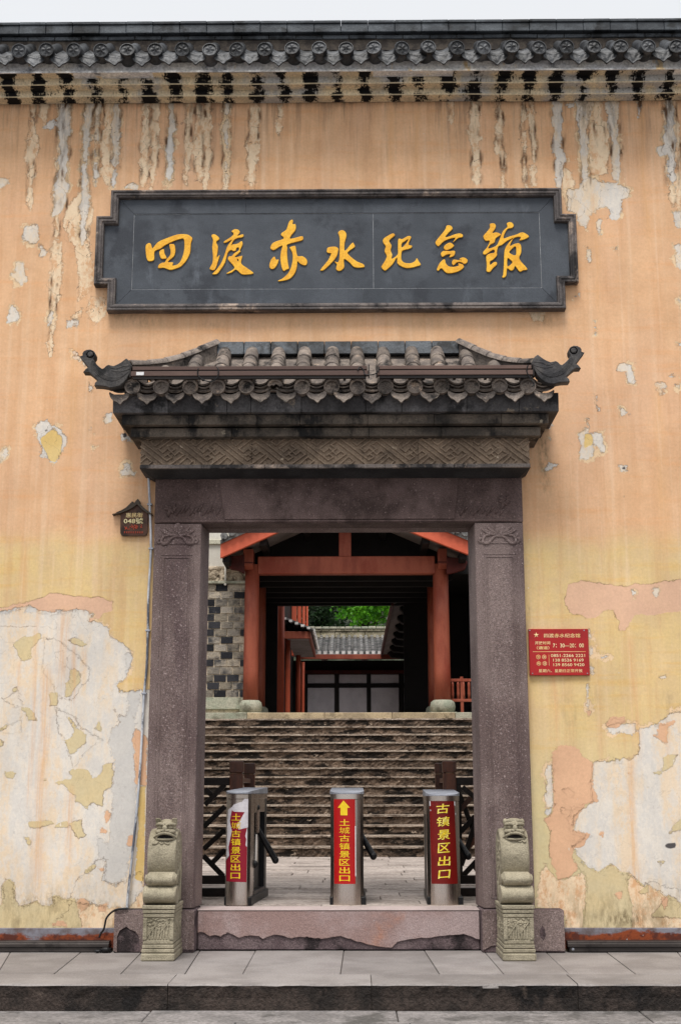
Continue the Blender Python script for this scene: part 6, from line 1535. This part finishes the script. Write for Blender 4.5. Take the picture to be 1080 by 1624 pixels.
# ------------------------------------------------------------------ the gate hall at the head of the steps
YH0 = YPf+.30; YH1 = YH0+4.3
hall = thing('gate_hall', 'open red timber gate hall with gabled roof at the head of the steps', 'building', (0, YH0, HP))
def column(name, px0, px1, Y, m='red', ztop=None, parent=hall, base=True, pyt=896):
    x0, x1 = P(px0, 1000, Y).x, P(px1, 1000, Y).x; r0 = (x1-x0)/2; cx = (x0+x1)/2
    zt = ztop if ztop else P(540, pyt, Y).z
    zb = HP+(.26 if base else 0)
    o = MB().lathe([(r0*1.04, zb), (r0*1.03, zb+.6), (r0, zb+(zt-zb)*.6), (r0*.96, zt)], 24, 'Z', (cx, Y, 0)).build(name, m, parent, smooth=True)
    if base:
        rb = r0*1.25
        bs = MB().lathe([(rb*.92, HP), (rb*1.18, HP+.05), (rb*1.26, HP+.13), (rb*1.16, HP+.22), (rb*.9, HP+.262)], 24, 'Z', (cx, Y, 0)).build('column_base', 'paleslab', o, smooth=True)
        MB().box(cx-rb*1.25, cx+rb*1.25, Y-rb*1.25, Y+rb*1.25, HP-.02, HP+.012).build('base_plate', 'paleslab', o)
    return o, cx, r0
cL, xcl, rc = column('column', 387.5, 411, YH0)
cR, xcr, rc = column('column', 687, 712.5, YH0)
column('column', 401, 421.5, YH0+2.0); column('column', 678, 697, YH0+2.0)
zbb, zbt = P(540, 911, YH0).z, P(540, 883.5, YH0).z
MB().box(xcl+rc*.7, xcr-rc*.7, YH0-.10, YH0+.14, zbb, zbt).build('tie_beam', 'red', hall, bevel=.012)
kx0, kx1 = P(537.5, 865, YH0).x, P(557, 865, YH0).x
zapex = zbt+1.75
MB().box(kx0, kx1, YH0-.08, YH0+.12, zbt+.002, zapex).build('king_post', 'red', hall, bevel=.008)
for px0, px1, xc_2 in ((386, 402, xcl), (694.5, 708.5, xcr)):
    x0, x1 = P(px0, 890, YH0-.2).x, P(px1, 890, YH0-.2).x
    o = MB().prismx([(YH0-.26, P(540,897,YH0-.2).z), (YH0-.26, P(540,871,YH0-.2).z), (YH0+.2, P(540,871,YH0-.2).z), (YH0+.2, P(540,905,YH0).z), (YH0-.16, P(540,905,YH0).z)], x0, x1).build('bracket_block', 'red', hall, bevel=.01)
    zq = P(540,892,YH0-.2).z
    MB().box(x0-.012, x1+.012, YH0-.28, YH0+.0, zq-.02, zq+.0).build('bracket_fillet', 'reddark', o)
# bargeboards: the lower edge climbs at the roof pitch
YG = YH0-.85
gl = [P(x, y, YG) for x, y in ((350,886),(438,847),(382,846),(347,863))]
def barge(pa, pb, th_, apexx, nm):
    "pa outer lower corner, pb a point further up the lower edge"
    d = Vector((pb.x-pa.x, pb.z-pa.z)).normalized(); L_ = (apexx-pa.x)/d.x
    q = (pa.x+d.x*L_, pa.z+d.y*L_); n_ = th_
    return MB().prism([(pa.x, pa.z), q, (q[0], q[1]+n_), (pa.x, pa.z+n_)], YG-.05, YG+.05).build(nm, 'redbright', hall, bevel=.008), d, L_, q
apx = P(546.5, 850, YG).x
pa = P(350, 886, YG); pb = P(446, 843, YG)
slopeL = (pb.z-pa.z)/(pb.x-pa.x)
pa2 = P(741, 880, YG); pb2 = P(645, 842, YG)
thb = P(348, 863, YG).z-pa.z
bl, dL, LL, qL = barge(pa, pb, thb, apx, 'bargeboard')
pr0 = Vector((2*apx-pa.x, 0, pa.z)); 
# right board with its true slope, carried outwards to the same eave
d2 = Vector((pb2.x-pa2.x, pb2.z-pa2.z)).normalized(); Lq = (apx-pa2.x)/d2.x; qR = (apx, pa2.z+d2.y*Lq)
ext = (pr0.x-pa2.x)/d2.x; pe = (pr0.x, pa2.z+d2.y*ext)
MB().prism([pe, qR, (qR[0], qR[1]+thb), (pe[0], pe[1]+thb)], YG-.05, YG+.05).build('bargeboard', 'redbright', hall, bevel=.008)
# roof slabs, soffit boards, tiles on the verge
for sgn, e0, qq in ((-1, (pa.x, pa.z), qL), (1, pe, qR)):
    z_off = thb*.96
    lo_ = (e0[0], e0[1]+z_off); hi_ = (qq[0], max(qL[1], qR[1])+z_off)
    MB().prism([lo_, hi_, (hi_[0], hi_[1]+.08), (lo_[0], lo_[1]+.08)], YG-.1, YH1+.6).build('roof_slope', 'fartile', hall)
    MB().prism([(lo_[0]+(-.0), lo_[1]-.16), (hi_[0], hi_[1]-.16), (hi_[0], hi_[1]-.02), (lo_[0], lo_[1]-.02)], YG+.06, YH0+.7).build('verge_soffit', 'soffit', hall)
    n_ = 16
    for k in range(n_):
        t_ = (k+.5)/n_; x = lo_[0]+(hi_[0]-lo_[0])*t_; z = lo_[1]+(hi_[1]-lo_[1])*t_
        b = MB(); r0 = .075; b.lathe([(.001,0),(r0,0),(r0,.5),(r0*.9,.52),(r0*.9,2.0),(.001,2.0)], 10, 'Y', (x, YG-.16, z+.12)); b.build('verge_tile', 'fartile', hall, smooth=False)
    # purlins
    for t_ in (.04, .34, .68, .97):
        x = lo_[0]+(hi_[0]-lo_[0])*t_; z = lo_[1]+(hi_[1]-lo_[1])*t_-.30
        MB().box(x-.07, x+.07, YG+.08, YH1, z-.09, z+.09).build('purlin', 'darkwood', hall, bevel=.01)
    # curved bracket arm outside the column
xo_ = P(362, 895, YH0-.3).x
def bq(px, py): v = P(px, py, YH0-.25); return (v.x, v.z)
MB().prism([bq(388,880), bq(388,910), bq(378,905), bq(366,903), bq(361,896), bq(357,884)], YH0-.3, YH0-.16).build('bracket_arm', 'reddark', hall, bevel=.01)
def bqr(px, py): v = P(px, py, YH0-.25); return (v.x, v.z)
MB().prism([bqr(708,884), bqr(708,911), bqr(722,908), bqr(737,903), bqr(741,893), bqr(738,886)], YH0-.3, YH0-.16).build('bracket_arm', 'reddark', hall, bevel=.01)
# ceiling, walls and far frame of the passage
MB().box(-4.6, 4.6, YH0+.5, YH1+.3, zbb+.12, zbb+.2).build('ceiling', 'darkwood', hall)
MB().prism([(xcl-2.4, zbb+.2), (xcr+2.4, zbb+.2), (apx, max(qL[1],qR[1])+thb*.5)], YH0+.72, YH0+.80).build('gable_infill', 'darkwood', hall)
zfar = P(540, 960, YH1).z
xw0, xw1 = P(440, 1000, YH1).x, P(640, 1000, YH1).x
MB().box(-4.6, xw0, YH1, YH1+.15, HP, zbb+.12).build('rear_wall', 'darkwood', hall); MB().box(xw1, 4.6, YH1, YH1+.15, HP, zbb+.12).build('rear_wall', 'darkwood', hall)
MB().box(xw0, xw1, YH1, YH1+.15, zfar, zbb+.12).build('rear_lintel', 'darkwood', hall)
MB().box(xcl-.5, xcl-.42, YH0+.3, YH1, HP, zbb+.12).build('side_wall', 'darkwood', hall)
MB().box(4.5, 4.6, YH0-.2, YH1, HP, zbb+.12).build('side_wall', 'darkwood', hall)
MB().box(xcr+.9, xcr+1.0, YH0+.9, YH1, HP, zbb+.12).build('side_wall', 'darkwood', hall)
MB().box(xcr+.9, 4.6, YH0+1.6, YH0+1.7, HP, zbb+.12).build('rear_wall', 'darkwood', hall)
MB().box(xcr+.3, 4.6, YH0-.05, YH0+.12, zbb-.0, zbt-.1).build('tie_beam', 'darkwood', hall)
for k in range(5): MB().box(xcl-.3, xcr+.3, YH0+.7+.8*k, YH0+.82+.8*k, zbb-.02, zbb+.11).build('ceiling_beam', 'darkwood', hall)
# red balustrade on the right
YBl = YH0+.1
bz = lambda py: P(730, py, YBl).z
bal = thing('red_balustrade', 'short red balustrade between the right column and the doorway jamb', 'railing', (P(735,1100,YBl).x, YBl, HP))
x0 = xcr+rc; x1 = x0+2.4
for y0, y1 in ((1076.5,1081),(1108.5,1113)): MB().box(x0, x1, YBl-.03, YBl+.03, bz(y1), bz(y0)).build('rail', 'red', bal, bevel=.005)
for k in range(14):
    x = P(717.5+k*8.6, 1095, YBl).x
    if x < x1: MB().lathe([(.022,bz(1108.5)),(.032,bz(1100)),(.026,bz(1090)),(.032,bz(1086)),(.022,bz(1081))], 10, 'Z', (x, YBl, 0)).build('baluster', 'red', bal, smooth=True)
for px in (732, 790): x = P(px, 1090, YBl).x; MB().box(x-.03, x+.03, YBl-.02, YBl+.04, HP, bz(1081)+.1).build('post', 'red', bal)

# ------------------------------------------------------------------ second courtyard: left range
YL = lambda Z: Z-12
lr = thing('left_range', 'red timber range with small tiled eave along the left of the inner courtyard', 'building', (-2, YL(34), HP))
for px0, px1, Z, pyt in ((436,451.5,31.5,962),(453,461,35,1004),(469.5,477.5,39,1026),(479,483.5,42,1050)):
    Y = YL(Z); column('column', px0, px1, Y, 'redbright', parent=lr, base=False, pyt=pyt)  # brighter red paints in the light these columns miss
for k, (a, c) in enumerate(((430,439.5),(440,447),(448,452),(453,461),(462,471),(471.5,478.5),(479,484.5),(485,489))):
    Y = YL(41.5); x0, x1 = P(a, 975, Y).x, P(c, 975, Y).x
    MB().box(x0+.01, x1-.01, Y+(k%2)*.05, Y+.2, P(460,1040,Y).z, P(460,900,Y).z).build('wall_plank', 'redbright', lr, bevel=.02)
Ya, Yb2 = YL(34.5), YL(39.5)
ex0, ex1 = P(455, 1010, Ya).x, P(491, 1010, Ya).x; ez = P(470, 1012, Ya).z
MB().box(ex0, ex1-.02, Ya+.02, Yb2, ez, ez+.05).build('soffit', 'soffit', lr)
MB().box(ex0-.1, ex1, Ya-.04, Ya+.02, ez-.02, P(470,1001.5,Ya).z).build('eave_fascia', 'red', lr, bevel=.01)
MB().box(ex1-.03, ex1+.03, Ya-.02, Yb2, ez-.02, P(470,1001.5,Ya).z).build('eave_fascia', 'red', lr, bevel=.01)
zt_ = P(470,1001,Ya).z
MB().prism([(ex0-.3, zt_+.42), (ex1+.1, zt_+.02), (ex1+.1, zt_+.06), (ex0-.3, zt_+.48)], Ya-.1, Yb2).build('eave_roof', 'fartile', lr)
for k in range(5):
    x = ex1-.02-k*.16; zz_ = zt_+.06+(ex1-x)*.40
    b = MB(); b.lathe([(.001,0),(.055,0),(.055,1.2),(.001,1.2)], 10, 'Y', (x, Ya-.14, zz_)); o = b.build('roof_tile', 'fartile', lr)
    MB().box(x-.045, x+.045, Ya-.155, Ya-.141, zz_-.03, zz_+.03).build('whitened_end', 'tileend', o)
for k in range(14):
    y = Ya+.1+k*.34; b = MB(); b.box(ex1+.06, ex1+.14, y, y+.16, zt_+.0, zt_+.08); b.build('whitened_end', 'tileend', lr)
MB().prismx([(Ya-.3, P(443,960,YL(31.5)).z), (Ya+3, P(458,1012,YL(37)).z), (Ya+3, P(458,1005,YL(37)).z), (Ya-.3, P(443,945,YL(31.5)).z)], P(447,980,YL(34)).x-.04, P(447,980,YL(34)).x+.04).build('raking_beam', 'red', lr)
MB().box(-6, P(436,1000,YL(33)).x, YL(33), YL(44), HP, HP+6).build('inner_wall', 'darkwood', lr)

# ------------------------------------------------------------------ far hall
YFH = YL(44)
fh = thing('far_hall', 'dim far hall with pale panelled front, red beam and grey tiled eave', 'building', (0, YFH, HP))
fz_ = lambda py, Y=YFH: P(560, py, Y).z; fxx = lambda px, Y=YFH: P(px, 1050, Y).x
wallx = [(488,530.6),(537.7,581.4),(587.5,632),(640,684)]
MB().box(fxx(420), fxx(720), YFH+.10, YFH+.2, HP, fz_(1047)).build('rear_board', 'darkwood', fh)
for a, c in wallx:
    for y0, y1 in ((1069.5,1083.5),(1090.5,1131)):
        MB().box(fxx(a), fxx(c), YFH+.04, YFH+.09, max(HP, fz_(y1)), fz_(y0)).build('wall_panel', 'panel', fh, bevel=.01)
for px in (484,534.2,584.5,636): MB().box(fxx(px-3.2), fxx(px+3.2), YFH-.02, YFH+.10, HP, fz_(1064)).build('post', 'darkwood', fh)
MB().box(fxx(480), fxx(700), YFH-.0, YFH+.095, fz_(1089.5), fz_(1084.5)).build('transom', 'darkwood', fh)
MB().box(fxx(480), fxx(700), YFH-.05, YFH+.1, fz_(1068.5), fz_(1063)).build('head_rail', 'reddark', fh)
YEv = YFH-1.5
ex = lambda px: P(px, 1040, YEv).x; ezz = lambda py: P(560, py, YEv).z
MB().box(ex(470), ex(640), YEv-.05, YEv+.05, ezz(1045.5), ezz(1038)).build('eave_beam', 'red', fh, bevel=.01)
YRd = YFH+1.6
zr_e = ezz(1036); zr_r = P(560, 1010, YRd).z
al2 = math.atan2(zr_r-zr_e, YRd-YEv); sl2 = math.hypot(zr_r-zr_e, YRd-YEv)
MB().prismx([(YEv, zr_e-.05), (YRd, zr_r-.05), (YRd, zr_r-.25), (YEv, zr_e-.12)], ex(440), ex(660)).build('roof_deck', 'fartile', fh)
b = MB(); ns = 9
for q in range(ns):
    y0 = sl2*q/ns; L_ = sl2/ns
    seg = 8
    vs = []
    for yy, rr in ((y0, .085), (y0+.03, .088), (y0+L_, .066)):
        for a in range(seg+1):
            th_ = math.pi*a/seg; vs.append((rr*math.cos(th_), yy*math.cos(al2)-rr*math.sin(th_)*math.sin(al2), yy*math.sin(al2)+rr*math.sin(th_)*math.cos(al2)))
    n_ = seg+1; b.add(vs, [(k*n_+a, k*n_+a+1, (k+1)*n_+a+1, (k+1)*n_+a) for k in range(2) for a in range(seg)])
RC = b.mesh('tile_column', 'fartile', True)
tp = (P(601, 1035, YEv).x-P(582, 1035, YEv).x)/2
x = P(573, 1035, YEv).x-7*tp
TE = MB().box(-.055, .055, -.02, .0, -.05, .045).mesh('whitened_end', 'tileend')
k = -16
for k in range(-9, 16):
    xx = P(573, 1035, YEv).x+k*tp
    o = put('tile_column', RC, fh, (xx+rng.uniform(-.01,.01), YEv, zr_e)); put('whitened_end', TE, o, (xx, YEv-.01, zr_e+.02))
YRw = YRd+.1
for k, (y0, y1, Y, m_) in enumerate(((1011,1001.5,YRw,'mossridge'),(1001,997.5,YRw-.04,'mossridge'),(997,993.5,YRw-.08,'paleslab'))):
    x = P(440, 1000, Y).x
    while x < P(660, 1000, Y).x:
        dx = rng.uniform(.8,1.5) if k == 0 else rng.uniform(.24,.3)
        MB().box(x+.008, x+dx-.008, Y, Y+.35, P(560, y0, Y).z, P(560, y1, Y).z+rng.uniform(-.01,.01)).build('ridge_stone', m_, fh, bevel=.01); x += dx

# ------------------------------------------------------------------ right range: eave seen from below
rr_ = thing('right_range', 'shaded right range with dark bracketed eave over the inner courtyard', 'building', (2, YL(36), HP))
pe1 = P(622.5, 960, YL(31)); pe2 = P(608, 1043, YL(43))
x1_, z1_ = pe1.x, (pe1.z+pe2.z)/2
MB().prism([(x1_, z1_), (x1_+1.8, z1_+.75), (x1_+1.8, z1_+.85), (x1_, z1_+.1)], YL(30.6), YL(43.5)).build('soffit', 'soffit', rr_)
MB().prism([(x1_-.04, z1_-.04), (x1_+.02, z1_-.04), (x1_+.02, z1_+.14), (x1_-.04, z1_+.14)], YL(30.6), YL(43.5)).build('eave_edge', 'reddark', rr_)
for k in range(7):
    y = YL(31.6+k*1.75)
    MB().prism([(x1_+.18, z1_+.06), (x1_+.30, z1_-.10), (x1_+1.8, z1_-.25), (x1_+1.8, z1_+.7)], y, y+.35).build('eave_bracket', 'darkwood', rr_, bevel=.02)
MB().box(x1_+.95, x1_+1.1, YL(30.6), YL(44), HP, z1_+.5).build('wall', 'darkwood', rr_)
MB().box(x1_+.3, 9, YL(31.1), YL(31.2), z1_+.4, z1_+3).build('upper_wall', 'darkwood', rr_)
for Z in (33, 36.5, 40): MB().lathe([(.12,HP),(.12,z1_+.2)], 14, 'Z', (x1_+.75, YL(Z), 0)).build('column', 'reddark', rr_, smooth=True)

# ------------------------------------------------------------------ hillside and tree behind
hill = MB(); vs = []; fs = []
nxh, nzh = 30, 14
for j_ in range(nzh+1):
    for i in range(nxh+1):
        x = -18+36*i/nxh; z = HP-1+j_*1.6
        vs.append((x+rng.uniform(-.3,.3), 46+j_*.75+rng.uniform(-.8,.8), z+rng.uniform(-.3,.3)))
fs = [(j_*(nxh+1)+i, j_*(nxh+1)+i+1, (j_+1)*(nxh+1)+i+1, (j_+1)*(nxh+1)+i) for j_ in range(nzh) for i in range(nxh)]
structure(MB().add(vs, fs).build('hillside', 'cliff', None, smooth=True))
def leafy(c, rad, n, sc_, seed, m, name, parent):
    r2 = random.Random(seed); b = MB()
    cl_ = []
    for k in range(max(8, n//70)):
        a = r2.random()*2*math.pi; u = r2.uniform(-1,1); rr = r2.random()**.45
        cl_.append(Vector((c[0]+rad[0]*rr*math.cos(a)*math.sqrt(1-u*u), c[1]+rad[1]*rr*math.sin(a)*math.sqrt(1-u*u), c[2]+rad[2]*rr*u)))
    for k in range(n):
        p = cl_[r2.randrange(len(cl_))]+Vector((r2.gauss(0,.28), r2.gauss(0,.28), r2.gauss(0,.18)))
        d = Vector((r2.gauss(0,1), r2.gauss(0,1), r2.gauss(-.3,.6))).normalized(); s_ = sc_*r2.uniform(.6,1.3)
        e = d.cross(Vector((r2.gauss(0,1), r2.gauss(0,1), r2.gauss(0,1)))).normalized()*s_*.42; up = d.cross(e).normalized()*s_*.08
        b.add([p, p+d*s_*.5+e+up, p+d*s_, p+d*s_*.5-e+up], [(0,1,2,3)])
    return b.build(name, m, parent)
tz = P(580, 975, YL(50)).z; tx_ = P(578, 975, YL(50)).x
tr = thing('tree', 'bright green leafy tree rising behind the far hall ridge', 'tree', (tx_, YL(50), HP))
leafy((tx_+.2, YL(50), tz+.45), (1.15,1.2,1.15), 2600, .17, 3, 'leaf', 'crown', tr)
b = MB(); b.tube([(tx_, YL(50), HP-.5), (tx_+.1, YL(50), HP+2), (tx_-.1, YL(50), tz-.6), (tx_+.2, YL(50), tz+.9)], [.2,.16,.12,.05], 8)
for k in range(7): a = k*.9; b.tube([(tx_, YL(50), tz-.8+.15*k), (tx_+.5*math.cos(a), YL(50)+.4*math.sin(a), tz-.2+.2*k), (tx_+1.1*math.cos(a), YL(50)+.9*math.sin(a), tz+.1+.2*k)], [.05,.035,.015], 6)
b.build('trunk', 'bark', tr, smooth=True)
tx2 = P(512, 975, YL(53)).x
t2 = thing('tree', 'dark green tree left of the bright one behind the far hall', 'tree', (tx2, YL(53), HP))
leafy((tx2, YL(53), tz+.6), (1.2,1,1.5), 2200, .17, 9, 'leafdark', 'crown', t2)
MB().tube([(tx2, YL(53), HP-.5), (tx2+.1, YL(53), tz), (tx2-.1, YL(53), tz+1.2)], [.18,.12,.04], 8).build('trunk', 'bark', t2, smooth=True)
